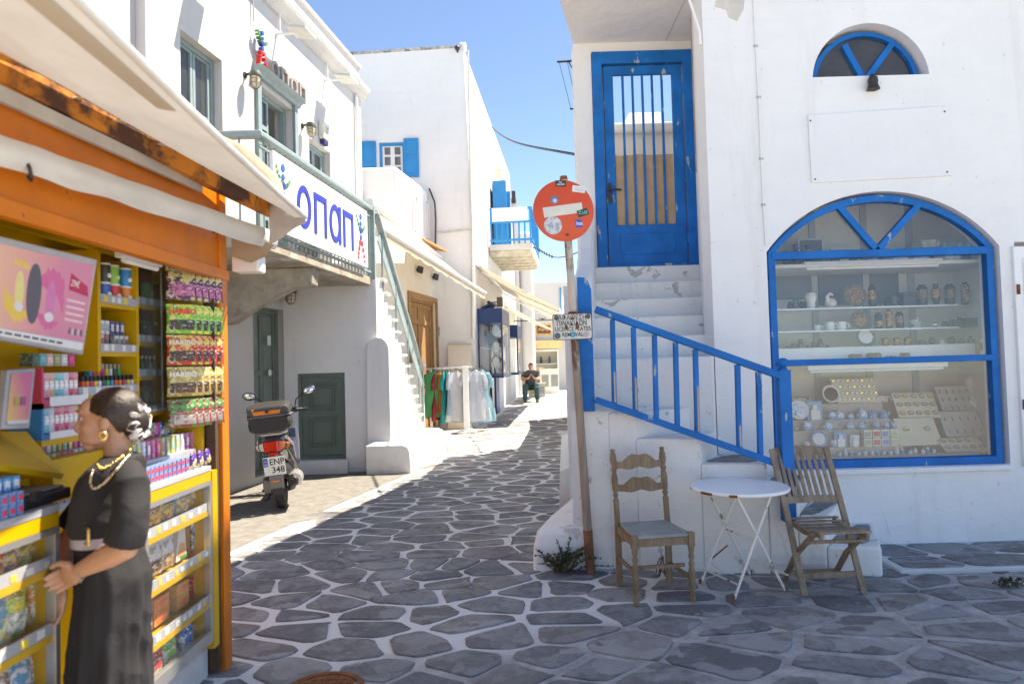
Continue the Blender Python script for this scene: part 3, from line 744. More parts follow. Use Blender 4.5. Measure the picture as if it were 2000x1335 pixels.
# ---- blue railing
rl = thing('stair_railing', 'bright blue wooden railing with peeling balusters along the whitewashed stair', 'railing', (1.2, 5.2, 0))
pf = lambda px, py: atP(px, py, (.5, 5.27, 0), V((.185, 1, 0)))
def bb(px0, py0, px1, py1, wd, th=.05, n='baluster', m=None):
    return obj(n, MB().bar(pf(px0, py0), pf(px1, py1), th, wd, (0, 1, 0)), m or M_bluew, rl, bevel=.004)
a, b = pf(1149, 803), pf(1149, 560); w_ = .052
c = [V((a.x - w_, a.y, a.z)), V((a.x + w_, a.y - .01, a.z)), V((a.x + w_, a.y - .01, b.z - .02)), V((a.x + w_ * .6, a.y, b.z + .045)), V((a.x, a.y, b.z + .075)), V((a.x - w_, a.y, b.z + .08))]
obj('post', MB().prism(c, (0, .06, 0)), M_bluew, rl, bevel=.005)
bb(1163, 604, 1522, 733, .075, .05, 'top_rail', M_blue)
bb(1163, 780, 1512, 903, .07, .05, 'bottom_rail', M_bluew)
bb(1512, 903, 1522, 912, .06, .05, 'rail_end', M_blue)
M_bare = wood('bare_grey_wood', (.36, .32, .28), (.5, .45, .4))
for px in (1196, 1237, 1278, 1319, 1358, 1440, 1481):
    t0 = (px - 1163) / 359
    y0 = 604 + 129 * t0; y1 = 780 + 123 * (px + 3 - 1163) / 349
    bl = bb(px, y0 + 8, px + 4, y1 - 4, .044, .035)
    if px in (1237, 1358, 1440, 1196):
        q = {1237: .60, 1358: .45, 1440: .72, 1196: .62}[px]; ym = y0 + (y1 - y0) * q
        XF[bl.name] = XF[rl.name]
        obj('bare_patch', MB().bar(pf(px + 2, ym) + V((.004, -.012, 0)), pf(px + 4, y1 - 8) + V((.004, -.012, 0)), .014, .032, (0, 1, 0)), M_bare, bl)
nb_, nt_ = pf(1541, 960), pf(1530, 722); nx, ny = pf(1533, 800).x, pf(1533, 800).y
obj('newel', MB().bx(nx - .042, nx + .042, ny - .03, ny + .05, .405, nt_.z).lathe([(.03, nt_.z - .001), (.034, nt_.z + .012), (.022, nt_.z + .02), (.040, nt_.z + .04), (.044, nt_.z + .06), (.034, nt_.z + .078), (.012, nt_.z + .088)], (nx, ny + .01, 0), 14), M_blue, rl, smooth=True)

# ---- arched shop window
wn = obj('shop_window', MB().wall((0, YW + .035, 0), (1, 0, 0), (0, 0, 1), [arched(.0), [(wc - wa + .06, WZ0 + .065), (wc + wa - .06, WZ0 + .065)] + arc(wc, WZS, wa - .06, WZT - WZS - .06)], (0, .07, 0)), M_blue, cb, bevel=.006)
XF[wn.name] = XF[cb.name]
tz = XZ(1725, 492)[1]; mz = XZ(1740, 703)[1]
obj('transom', MB().bx(wc - wa + .03, wc + wa - .03, YW + .028, YW + .1, tz - .035, tz + .03), M_blue, wn, bevel=.005)
obj('middle_rail', MB().bx(wc - wa + .03, wc + wa - .03, YW + .030, YW + .1, mz - .027, mz + .025), M_blue, wn, bevel=.005)
hub = V((wc - .02, YW + .06, tz + .02))
for px, py in ((1637, 403), (1795, 398)):
    q = atY(px, py, YW + .06); obj('glazing_bar', MB().bar(hub, q, .055, .045, (0, 1, 0)), M_blue, wn, bevel=.004)
gl = lambda x0, x1, z0, z1: MB().add([(x0, YW + .075, z0), (x1, YW + .075, z0), (x1, YW + .075, z1), (x0, YW + .075, z1)], [(0, 1, 2, 3)])
obj('pane', gl(wc - wa + .06, wc + wa - .06, mz + .025, tz - .035), M_glass, wn)
obj('pane', gl(wc - wa + .06, wc + wa - .06, WZ0 + .065, mz - .027), M_glass, wn)
fan = [(wc - wa + .07, tz + .03), (wc + wa - .07, tz + .03)] + [p for p in arc(wc, WZS, wa - .06, WZT - WZS - .06) if p[1] > tz + .035]
obj('pane', MB().add([(x, YW + .075, z) for x, z in fan], [tuple(range(len(fan)))]), M_glass, wn)
obj('window_sill', MB().bx(WL - .02, WR + .02, YW - .035, YW + .12, WZ0 - .05, WZ0 - .002), M_wall, cb, bevel=.012)
# half-round window with a little bell under it
hw = obj('half_round_window', MB().wall((0, YW + .09, 0), (1, 0, 0), (0, 0, 1), [halfround(0), [(hc + (x - hc) * .91, HZ + .002 + (z - HZ) * .905) for x, z in halfround(0)]], (0, .06, 0)), M_blue, cb)
XF[hw.name] = XF[cb.name]
for px, py in ((1647, 90), (1745, 81)):
    obj('glazing_bar', MB().bar((hc - .012 * (1 if px < 1700 else -1), YW + .115, HZ + .01), atY(px, py, YW + .115), .05, .045, (0, 1, 0)), M_blue, hw)
fan = halfround(-.02); obj('pane', MB().add([(x, YW + .125, z) for x, z in fan], [tuple(range(len(fan)))]), M_glassd, hw)
bp = atY(1703, 152, YW - .03)
b = thing('wall_bell', 'small dark metal bell hanging under the half-round window', 'bell', bp)
obj('bracket', MB().bar(bp + V((0, .05, .02)), bp + V((0, -.02, .02)), .014, .014), M_iron, b)
obj('bell', MB().lathe([(.012, .01), (.035, -.005), (.04, -.035), (.036, -.06), (.045, -.09), (.052, -.105), (.04, -.106)], bp + V((0, -.015, 0)), 16), M_iron, b, smooth=True)
# white shutter at the right edge of the wall
sh = MB().bx(NL - .0, 5.6, YW - .028, YW + .02, .64, 2.46)
shp = obj('shutter', sh, M_whitep, cb, bevel=.008); XF[shp.name] = XF[cb.name]
obj('shutter_panel', MB().bx(NL + .07, 5.5, YW - .04, YW - .02, .75, 1.5), M_whitep, shp, bevel=.01)
obj('shutter_panel', MB().bx(NL + .07, 5.5, YW - .04, YW - .02, 1.6, 2.36), M_whitep, shp, bevel=.01)
for z in (1.15, 2.1): obj('shutter_hinge', MB().cyl((NL + .02, YW - .04, z - .04), (NL + .02, YW - .04, z + .04), .012), M_rust, shp)

# ---- interior behind the glass
RY = 6.62
inn = MB().bx(WL - .12, WR + .25, RY, RY + .04, .4, 3.2).bx(WL - .16, WL - .12, YW + .262, RY, .4, 3.2).bx(WR + .25, WR + .29, YW + .262, RY, .4, 3.2).bx(WL - .12, WR + .25, YW + .262, RY, 3.2, 3.24).bx(WL - .12, WR + .25, YW + .262, RY, .4, .5)
obj('shop_lining', inn, M_int, cb)
obj('upper_room', MB().bx(HL - .8, HR + .8, 6.5, 6.54, 3.4, 5.2).bx(HL - .8, HR + .8, YW + .262, 6.5, 3.4, 3.5), mat('dim_room', (.34, .28, .24), .9, var=.5, vs=3), cb)
for x in (WL + .33, WL + .78, WL + 1.28, WL + 1.72): obj('lining_post', MB().bx(x - .03, x + .03, RY - .02, RY, .5, 3.2), paint((.42, .42, .42)), cb)
obj('lining_panel', MB().bx(WL + .34, WL + .77, RY - .012, RY - .001, 2.15, 2.42), paint((.16, .17, .19)), cb)
obj('lining_panel', MB().bx(WL + .82, WL + 1.6, RY - .012, RY - .001, 2.08, 2.4), paint((.14, .15, .17)), cb)
for z, px0, px1, py in ((0, 1568, 1838, 517), (0, 1575, 1848, 718)):
    p0, p1 = atY(px0, py + 4, 6.0), atY(px1, py - 4, 6.0)
    tf = thing('tube_light', 'long white tube light fixture %s inside the shop window' % ('at the top of the middle pane' if py < 600 else 'under the blue middle rail'), 'lamp', p0)
    obj('housing', MB().bx(p0.x, p1.x, 5.97, 6.03, p0.z - .005, p0.z + .04), M_whitep, tf, bevel=.004)
    obj('tube', MB().cyl((p0.x + .03, 6.0, p0.z - .018), (p1.x - .03, 6.0, p0.z - .018), .013), M_whitep, tf, smooth=True)
# decks and shelves
deck_z = atY(1620, 690, 5.9).z
sz1, sz2, sz3 = atY(1710, 600, 6.28).z, atY(1710, 643, 6.28).z, atY(1710, 676, 6.28).z
zfan = atY(1725, 487, 6.0).z
obj('display_deck', MB().bx(WL - .1, WR + .2, 5.95, 6.6, tz - .075, tz - .045), M_int, cb)
obj('display_deck', MB().bx(WL - .1, WR + .2, 5.94, 6.6, mz - .02, mz + .005), M_whitep, cb)
obj('display_riser', MB().bx(WL - .1, WR + .1, 6.14, 6.42, mz + .006, sz3), M_whitep, cb)
for z in (sz1, sz2): obj('glass_shelf', MB().bx(WL - .08, WR - .02, 6.16, 6.42, z - .012, z), mat('shelf_edge', (.75, .78, .77), .2), cb)
# ------------------------------------------------------------ souvenirs in the window
TOP = []
def vase(px, Y, z, h, r, m1, m2, label, group, cat='vase', prof=None, band=(.35, .75), name='vase'):
    x = atY(px, 640, Y).x; t = thing(name, label, cat, (x, Y, z), group=group)
    prof = prof or [(.75, 0), (.95, .06), (1, .2), (1, .8), (.9, .9), (.6, .94), (.75, 1)]
    obj('body', MB().lathe([(r * a, z + h * b) for a, b in prof], (x, Y, 0), 14), m1, t, smooth=True)
    if m2: obj('band', MB().lathe([(r * 1.02, z + h * band[0]), (r * 1.035, z + h * (band[0] + .03)), (r * 1.035, z + h * (band[1] - .03)), (r * 1.02, z + h * band[1])], (x, Y, 0), 14), m2, t, smooth=True)
    return t
def plate(px, Y, z, r, m1, m2, label, group=None, tilt=14):
    x = atY(px, 640, Y).x; M = Matrix.Rotation(R(90 - tilt), 3, 'X'); c = V((x, Y, z + r * math.cos(R(tilt)) + .006))
    t = thing('souvenir_plate', label, 'plate', (x, Y, z), group=group)
    obj('rim', MB().lathe([(r * .8, 0), (r, .012), (r, .016), (r * .78, .006)], c, 24, M), m1, t, smooth=True)
    obj('centre', MB().lathe([(.001, .004), (r * .76, .005), (r * .76, .008), (.001, .0085)], c, 20, M), m2, t, smooth=True)
    return t
G_blk = mat('black_glaze', (.03, .025, .02), .35, var=.4, vs=40)
G_gold = mat('ochre_figure_glaze', (.50, .25, .07), .45, var=.3, vs=60, col2=(.03, .02, .015), mask=(55, .52, .56))
G_gold2 = mat('meander_glaze', (.42, .23, .09), .45, var=.3, vs=60, col2=(.03, .02, .015), mask=(90, .5, .53))
G_wht = mat('white_glaze', (.72, .69, .64), .3, var=.08)
G_pnk = mat('pinkish_glaze', (.66, .54, .50), .4)
G_bw = mat('blue_white_glaze', (.66, .72, .78), .3, var=.05, col2=(.06, .2, .42), mask=(48, .55, .58))
G_bl = mat('light_blue_glaze', (.13, .34, .55), .35, var=.2, vs=30, col2=(.7, .74, .78), mask=(50, .6, .62))
G_pew = mat('pewter', (.18, .17, .16), .4, .5, var=.4, vs=40)
G_stone = mat('carved_brown_stone', (.16, .12, .08), .6, var=.4, vs=40)
g1 = 'black and gold souvenir pots'
vase(1706, 6.28, sz1, .205, .032, G_blk, G_gold, 'slim black vase with ochre figure right of the upper round plate', g1)
vase(1804, 6.28, sz1, .195, .045, G_blk, G_gold2, 'wide black and ochre jar beside a dark box on the top glass shelf', g1)
vase(1831, 6.28, sz1, .20, .040, G_blk, G_gold, 'black amphora with bright ochre panel on the top glass shelf', g1, prof=[(.45, 0), (.5, .06), (1, .4), (1, .6), (.6, .82), (.5, .9), (.72, 1)])
vase(1858, 6.28, sz1, .195, .044, G_blk, G_gold2, 'dark patterned jar between bright amphora and last pot on top shelf', g1)
vase(1888, 6.28, sz1, .205, .036, G_blk, G_gold, 'ochre patterned pot at the far right end of the top glass shelf', g1, band=(.1, .9))
vase(1716, 6.26, sz2, .15, .034, G_blk, G_gold, 'black vase right beside the middle round plate', g1, band=(.15, .5))
vase(1737, 6.26, sz2, .175, .030, G_blk, G_gold, 'tall ochre vase in the middle of the second glass shelf', g1, band=(.12, .92))
vase(1758, 6.26, sz2, .155, .034, G_blk, G_gold2, 'black vase with meander band left of the white coral', g1)
for px, lab in ((1728, 'small ochre pot just right of the lowest round plate'), (1750, 'middle one of three small ochre pots under the glass shelves'), (1771, 'right one of three small ochre pots under the glass shelves')):
    vase(px, 6.24, sz3, .075, .030, G_blk, G_gold, lab, g1, band=(.15, .85))
plate(1672, 6.30, sz1, .108, G_stone, G_gold2, 'large brown round plate with dark figures on the top glass shelf', 'souvenir plates on stands')
plate(1679, 6.28, sz2, .086, G_stone, G_gold2, 'middle sized brown plate standing on the second glass shelf', 'souvenir plates on stands')
plate(1689, 6.24, sz3, .085, G_pew, G_wht, 'pewter plate with pale centre under the glass shelves', 'souvenir plates on stands')
vase(1586, 6.28, sz1, .15, .05, G_wht, None, 'cream head shaped vase at the left of the top glass shelf', None, prof=[(.6, 0), (.8, .2), (.7, .35), (1, .6), (1, .85), (.7, 1)])
x = atY(1623, 600, 6.28).x
t = thing('swan_figurine', 'pinkish white swan figurine beside the cream vase', 'figurine', (x, 6.28, sz1))
obj('body', MB().ell((x, 6.28, sz1 + .05), (.055, .04, .05)), G_pnk, t, smooth=True)
obj('neck', MB().tube([(x - .03, 6.27, sz1 + .06), (x - .04, 6.26, sz1 + .11), (x - .015, 6.26, sz1 + .14), (x + .01, 6.26, sz1 + .12)], [.022, .016, .014, .01], 8), G_wht, t, smooth=True)
for px, lab in ((1596, 'small white cup at the left end of the second glass shelf'), (1620, 'white printed mug in the middle of the three mugs'), (1643, 'white printed mug nearest the middle plate')):
    x = atY(px, 640, 6.26).x; s_ = .7 if px < 1600 else 1
    t = thing('mug', lab, 'mug', (x, 6.26, sz2), group='white mugs on the second shelf')
    obj('cup', MB().lathe([(.036 * s_, sz2), (.042 * s_, sz2 + .02), (.044 * s_, sz2 + .078 * s_), (.040 * s_, sz2 + .078 * s_), (.036 * s_, sz2 + .03)], (x, 6.26, 0), 16), mat('mug_print', (.72, .70, .66), .3, col2=(.25, .2, .18), mask=(40, .62, .65)), t, smooth=True)
    obj('handle', MB().tube([(x + .04 * s_, 6.25, sz2 + .062 * s_), (x + .068 * s_, 6.25, sz2 + .055 * s_), (x + .068 * s_, 6.25, sz2 + .03 * s_), (x + .04 * s_, 6.25, sz2 + .02 * s_)], .006, 6), G_wht, t, smooth=True)
x = atY(1790, 640, 6.28).x
mb = MB()
for i in range(26):
    a = rnd.uniform(0, 2 * PI); e = rnd.uniform(.2, 1.4); l = rnd.uniform(.05, .085)
    d = V((math.cos(a) * math.cos(e), math.sin(a) * math.cos(e) * .6, math.sin(e))) * l
    mb.tube([(x, 6.28, sz2 + .02), V((x, 6.28, sz2 + .02)) + d * .6, V((x, 6.28, sz2 + .02)) + d], [.008, .007, .004], 5)
mb.ell((x, 6.28, sz2 + .012), (.035, .03, .014))
solo('coral', mb, mat('white_coral', (.7, .7, .68), .8), 'white branching coral on the second glass shelf', 'coral', smooth=True)
for px, py, w, d, h, z, lab in ((1778, 0, .13, .1, .13, sz1, 'dark box standing behind the wide jar on the top shelf'), (1895, 0, .10, .1, .08, sz2, 'dark box at the right end of the second glass shelf'), (1868, 0, .07, .1, .05, sz2, 'flat dark box left of the end box on second shelf')):
    x = atY(px, 640, 6.33).x
    solo('gift_box', MB().bx(x - w / 2, x + w / 2, 6.3, 6.3 + d, z, z + h).bx(x - w / 2 - .004, x + w / 2 + .004, 6.297, 6.303 + d, z + h * .75, z + h + .004), paint((.07, .065, .065)), lab, 'box', 'dark gift boxes in the window', bevel=.004)
vase(1826, 6.24, sz2, .05, .02, G_stone, G_wht, 'tiny jar with pale lid on the second glass shelf', None)
for px, r, h, lab, gp in ((1670, .056, .05, 'carved brown bowl farthest left on the white deck', 1), (1706, .062, .056, 'largest oval carved bowl on the white deck', 1), (1739, .048, .028, 'low flat carved dish on the white deck', 1), (1767, .042, .05, 'round carved bowl farthest right of the four on the white deck', 1)):
    z = mz + .006; x = atY(px, 690, 6.02).x
    t = thing('carved_bowl', lab, 'bowl', (x, 6.02, z), group='carved bowls on the white deck')
    obj('bowl', MB().lathe([(r * .6, z), (r, z + h * .5), (r, z + h * .8), (r * .8, z + h), (r * .7, z + h * .8), (r * .5, z + h * .4)], (x, 6.02, 0), 16), G_stone, t, smooth=True)
    obj('rim', MB().lathe([(r * .78, z + h * .96), (r * .86, z + h * .99), (r * .86, z + h * 1.06), (r * .76, z + h * 1.04)], (x, 6.02, 0), 16), G_pew, t, smooth=True)
vase(1918, 6.05, mz + .006, .16, .03, G_wht, paint((.35, .05, .05)), 'white figurine with red trim at the right of the deck', None, prof=[(.9, 0), (.7, .3), (1, .5), (.8, .65), (.5, .72), (.7, .85), (.4, 1)], name='figurine', cat='figurine')
vase(1935, 6.0, mz + .006, .09, .024, G_blk, None, 'small dark vase beside the right jamb', None)
# things in the fanlight
zf = tz - .044
for px, h, lab in ((1541, .14, 'black bellied jug at the left end of the fanlight'), (1560, .2, 'tall black jug with handle second from the left in the fanlight'), (1584, .19, 'tall dark jug in front of the white label in the fanlight'), (1598, .1, 'small black cup beside the tall dark jug'), (1615, .11, 'small brown vase in the fanlight'), (1636, .13, 'black bird shaped jug nearest the left glazing bar')):
    t = vase(px, 6.12, zf, h, h * .28, G_blk, G_gold2 if px in (1584, 1615) else None, lab, 'black jugs in the fanlight', name='jug', cat='jug', prof=[(.5, 0), (1, .25), (.95, .5), (.4, .72), (.36, .88), (.55, 1)])
    x = t.location.x
    obj('handle', MB().tube([(x + h * .11, 6.12, zf + h * .85), (x + h * .3, 6.12, zf + h * .8), (x + h * .26, 6.12, zf + h * .45)], .006, 6), G_blk, t, smooth=True)
fr = [(1583, .24, .3, (.1, .1, .11), 'dark framed picture behind the black jugs'), (1650, .26, .2, (.12, .12, .13), 'dark display case with white cards behind the left glazing bar')]
for px, w, h, c, lab in fr:
    x = atY(px, 470, 6.4).x; t = thing('framed_picture', lab, 'picture', (x, 6.4, zf))
    obj('frame', MB().wall((x, 6.4, zf), (1, 0, 0), (0, 0, 1), [[(-w / 2, 0), (w / 2, 0), (w / 2, h), (-w / 2, h)], [(-w / 2 + .015, .015), (w / 2 - .015, .015), (w / 2 - .015, h - .015), (-w / 2 + .015, h - .015)]], (0, .02, 0)), paint((.5, .55, .58)), t)
    obj('picture', MB().bx(x - w / 2 + .015, x + w / 2 - .015, 6.412, 6.418, zf + .015, zf + h - .015), paint(c), t)
    obj('card', MB().bx(x - .05, x + .03, 6.405, 6.411, zf + h * .3, zf + h * .55), paint((.6, .6, .55)), t)
bxs = [(1762, .36, .17, (.30, .55, .66), 'large pale blue box in the middle of the fanlight'), (1862, .28, .10, (.32, .58, .68), 'flat pale blue box behind the right end of the fanlight'),
       (1752, .13, .075, (.72, .74, .75), 'white carton in front of the large pale blue box'), (1792, .13, .065, (.7, .72, .74), 'white carton right of the other white carton in the fanlight'),
       (1846, .07, .13, (.74, .74, .74), 'upright white carton beside a round white jar'), (1812, .16, .07, (.62, .6, .5), 'cream box lying on top of the pale blue box')]
for i, (px, w, h, c, lab) in enumerate(bxs):
    Y = 6.36 if i < 2 or i == 5 else 6.14; x = atY(px, 470, Y).x; z0 = zf + (.172 if i == 5 else .11 if i == 1 else 0)
    mb = MB().bx(x - w / 2, x + w / 2, Y - .05, Y + .12, z0, z0 + h * .8).bx(x - w / 2 - .003, x + w / 2 + .003, Y - .054, Y + .124, z0 + h * .8, z0 + h)
    solo('carton', mb, mat('carton_%d' % i, c, .6, var=.06, col2=tuple(min(1, k * 1.5) for k in c), mask=(14, .56, .6)), lab, 'box', 'cartons in the fanlight', bevel=.003)
    if i == 1: obj('lower_carton', MB().bx(-w / 2, w / 2, -.05, .11, 0, .0), paint(c), None) if False else None
x = atY(1862, 470, 6.36).x
solo('carton', MB().bx(x - .13, x + .13, 6.32, 6.47, zf, zf + .09).bx(x - .133, x + .133, 6.317, 6.473, zf + .09, zf + .109), paint((.13, .13, .14)), 'dark carton under the flat pale blue box', 'box', 'cartons in the fanlight')
x = atY(1873, 470, 6.12).x
vase(1873, 6.12, zf, .10, .045, G_wht, None, 'round white jar beside the upright white carton', None, name='jar', cat='jar', prof=[(.7, 0), (1, .3), (1, .7), (.6, .95), (.3, 1)])

# lower pane: stepped display of blue and white souvenirs on the left, jewellery boards on the right
xl, xm = WL + .02, atY(1752, 800, 6.1).x
stepz = [atY(1640, 897, 5.98).z, atY(1640, 872, 6.08).z, atY(1640, 838, 6.18).z, atY(1640, 818, 6.28).z, atY(1640, 787, 6.4).z]
Ms = mat('display_felt', (.45, .40, .34), .9, var=.1)
ysn = [5.94, 6.03, 6.13, 6.23, 6.34, 6.6]
for i, z in enumerate(stepz):
    if i == 0: z = max(z, WZ0 + .06); stepz[0] = z
    obj('display_step', MB().bx(xl, xm if i else WR - .05, ysn[i], ysn[i + 1] - .001, .5, z), Ms, cb)
for i, (px, z, Y, h, kind, lab) in enumerate([
    (1553, 3, 6.28, .18, 'plate', 'white plate with blue windmills at the left of the lower pane'),
    (1593, 3, 6.28, .17, 'card', 'blue and white house picture next to the windmill plate'),
    (1617, 3, 6.27, .07, 'jar', 'squat blue and white jar right of the house picture'),
    (1640, 3, 6.27, .09, 'dome', 'largest white dome souvenir on the upper step'),
    (1663, 3, 6.27, .055, 'dome', 'little white dome between two larger domes'),
    (1685, 3, 6.27, .095, 'dome', 'peaked white souvenir church on the upper step'),
    (1706, 3, 6.27, .075, 'dome', 'blue speckled dome second from the right on upper step'),
    (1728, 3, 6.27, .07, 'fish', 'light blue fish shaped ornament ending the upper step'),
    (1567, 2, 6.18, .075, 'jar', 'dark blue and white ashtray at the left of the second step'),
    (1617, 2, 6.18, .08, 'dome', 'wide white dome on the second step'),
    (1661, 2, 6.18, .065, 'dome', 'small flowered dome in the middle of the second step'),
    (1684, 2, 6.18, .06, 'dome', 'pointed white shell on the second step'),
    (1703, 2, 6.18, .055, 'jar', 'low white dish with yellow edge on the second step'),
    (1722, 2, 6.18, .05, 'jar', 'tiny patterned pot near the right of the second step'),
    (1737, 2, 6.18, .05, 'jar', 'tiny white cup ending the second step'),
    (1566, 1, 6.08, .05, 'jar', 'small blue pot next to the round clock'),
    (1590, 1, 6.08, .14, 'clock', 'round white souvenir clock with thin hands'),
    (1618, 1, 6.08, .06, 'jar', 'plain white cup right of the round clock'),
    (1641, 1, 6.08, .13, 'card', 'blue framed white house model in the lower row'),
    (1669, 1, 6.08, .1, 'card', 'pale tile with grey drawing beside the house model')]):
    z0 = stepz[z]; x = atY(px, 850, Y).x; gp = 'blue and white souvenirs in the window'
    if kind == 'plate': plate(px, Y, z0, h / 2, G_wht, G_bw, lab, gp)
    elif kind == 'clock':
        t = plate(px, Y, z0, h / 2, G_bl, G_wht, lab, gp); t.name = 'souvenir_clock'; t['category'] = 'clock'
        obj('hand', MB().bar((x, Y - .03, z0 + h / 2), (x + .02, Y - .035, z0 + h / 2 + .03), .004, .004).bar((x, Y - .03, z0 + h / 2), (x - .03, Y - .03, z0 + h / 2 + .01), .004, .004), M_black, t)
    elif kind == 'card':
        t = thing('souvenir_picture', lab, 'ornament', (x, Y, z0), group=gp); w = h * .8
        obj('panel', MB().bx(x - w / 2, x + w / 2, Y, Y + .015, z0, z0 + h), G_bl if px != 1669 else G_bw, t)
        obj('house', MB().bx(x - w * .3, x + w * .3, Y - .02, Y - .001, z0, z0 + h * .55).bx(x - w * .18, x + w * .12, Y - .018, Y - .001, z0 + h * .55, z0 + h * .82), G_wht, t)
    elif kind in ('dome', 'fish'):
        t = thing('souvenir_dome' if kind == 'dome' else 'fish_ornament', lab, 'ornament', (x, Y, z0), group=gp); m = G_bl if kind == 'fish' or px == 1706 else G_bw
        r = h * .55
        obj('base', MB().lathe([(r, z0), (r * 1.02, z0 + .008), (r * .95, z0 + .02)], (x, Y, 0), 14), G_bl, t)
        obj('dome', MB().lathe([(r * .95, z0 + .02), (r * .9, z0 + h * .5), (r * .6, z0 + h * .8), (r * .2, z0 + h * .97), (.002, z0 + h)], (x, Y, 0), 14), m, t, smooth=True)
        if kind == 'fish': obj('fin', MB().prism([(x + r * .5, Y, z0 + h * .5), (x + r * 1.6, Y, z0 + h * .9), (x + r * 1.5, Y, z0 + h * .3)], (0, .006, 0)), G_bl, t)
    else: vase(px, Y, z0, h, h * .5, G_bw, G_bl, lab, gp, name='souvenir_pot', cat='pot', band=(.1, .5), prof=[(.7, 0), (1, .3), (1, .7), (.8, 1)])
# boxes with coloured lids (lower row, right)
for r_ in range(2):
    for k in range(4):
        c = [(.3, .38, .3), (.55, .1, .12), (.12, .25, .5), (.5, .5, .28)][k]; px = 1692 + k * 17; z0 = stepz[1] + r_ * .075; x = atY(px, 850, 6.08).x
        nm = ['sage', 'red', 'blue', 'olive'][k]
        t = thing('souvenir_box', '%s fronted small box in the %s row of stacked souvenir boxes' % (nm, ['lower', 'upper'][r_]), 'box', (x, 6.08, z0), group='small coloured souvenir boxes')
        obj('box', MB().bx(x - .034, x + .034, 6.05, 6.11, z0, z0 + .07), paint((.66, .63, .52)), t); obj('label_card', MB().bx(x - .026, x + .026, 6.046, 6.0499, z0 + .012, z0 + .055), paint(c), t)
# thimbles and bottles on the lowest step
for i in range(16):
    px = 1640 + i * 12.5; x = atY(px, 893, 5.98).x; z0 = stepz[0]; h = rnd.uniform(.035, .06)
    cc = ['blue topped', 'white', 'pale blue', 'white and blue'][i % 4]
    t = thing('thimble', '%s thimble sized ornament, %s from the left in the front row' % (cc, ORD[i]), 'ornament', (x, 5.98 + rnd.uniform(-.015, .02), z0), group='%s thimble ornaments in the front row' % cc)
    y = t.location.y
    obj('body', MB().lathe([(.016, z0), (.018, z0 + h * .3), (.012, z0 + h * .7)], (x, y, 0), 10), [G_wht, G_wht, G_bl, G_bw][i % 4], t, smooth=True)
    obj('cap', MB().lathe([(.013, z0 + h * .7), (.011, z0 + h * .92), (.002, z0 + h)], (x, y, 0), 10), [G_bl, G_wht, G_wht, G_bl][i % 4], t, smooth=True)
# more stock at the back of the shelves
def small(px, Y, z, h, r, m, lab, grp, k):
    pr = [[(.8, 0), (1, .3), (.9, .7), (.5, .85), (.6, 1)], [(.6, 0), (1, .25), (1, .75), (.7, 1)], [(.9, 0), (.6, .3), (1, .6), (.8, .8), (.5, .85), (.7, 1)]][k % 3]
    vase(px, Y, z, h, r, m, None, lab, grp, 'ornament', pr, name='ornament')
mm = [G_blk, G_stone, G_pew, G_wht, G_bw, G_bl]; mn = ['black', 'brown', 'pewter', 'white', 'blue and white', 'light blue']
for k in range(7): small(1536 + k * 13, 6.36, sz3 - .075, .10 + .03 * (k % 3), .03, mm[k % 3], '%s pot, %s from the left behind the white riser' % (mn[k % 3], ORD[k]), 'pots behind the white riser', k)
for k in range(6): small(1800 + k * 19, 6.34, sz3 - .02, .07 + .02 * (k % 2), .032, mm[(k + 1) % 4], '%s ornament, %s from the small ochre pots at the right' % (mn[(k + 1) % 4], ORD[k]), 'ornaments right of the ochre pots', k + 1)
for k in range(5): small(1545 + k * 11, 6.38, sz1, .08 + .03 * (k % 2), .028, mm[(k * 2) % 4], '%s figurine, %s at the left of the top glass shelf' % (mn[(k * 2) % 4], ORD[k]), 'figurines at the back of the top shelf', k)
for k in range(4): small(1735 + k * 14, 6.38, sz1, .09 + .02 * (k % 3), .03, mm[k % 3], '%s pot, %s behind the wide black jar' % (mn[k % 3], ORD[k]), 'pots at the back of the top shelf', k)
for k in range(5): small(1845 + k * 15, 6.36, sz2, .06 + .015 * (k % 3), .028, mm[(k + 1) % 3], '%s pot, %s at the right of the second glass shelf' % (mn[(k + 1) % 3], ORD[k]), 'pots at the right of the second shelf', k)
for k in range(12): small(1548 + k * 16.5, 6.24, stepz[2], .035 + .02 * (k % 3), .018, mm[3 + k % 3], '%s miniature, %s from the left at the back of the second step' % (mn[3 + k % 3], ORD[k]), 'miniatures on the second step', k)
for k in range(10): small(1552 + k * 18.5, 6.36, stepz[3], .05 + .02 * (k % 2), .02, mm[3 + (k * 2) % 3], '%s miniature, %s from the left at the back of the upper step' % (mn[3 + (k * 2) % 3], ORD[k]), 'miniatures on the upper step', k)
for k in range(8): small(1690 + k * 23, 6.30, zf, .05 + .04 * (k % 3), .03, mm[(k * 2 + 1) % 6], '%s ornament, %s from the left among the fanlight cartons' % (mn[(k * 2 + 1) % 6], ORD[k]), 'ornaments among the fanlight cartons', k)
M_cream = mat('cream_velvet', (.70, .64, .48), .9, var=.05)
M_gfelt = mat('pale_felt', (.56, .54, .50), .9, var=.05)
M_gold = mat('gold', (.8, .55, .2), .3, 1, var=.1)
M_silver = mat('silver', (.35, .34, .33), .3, .8)
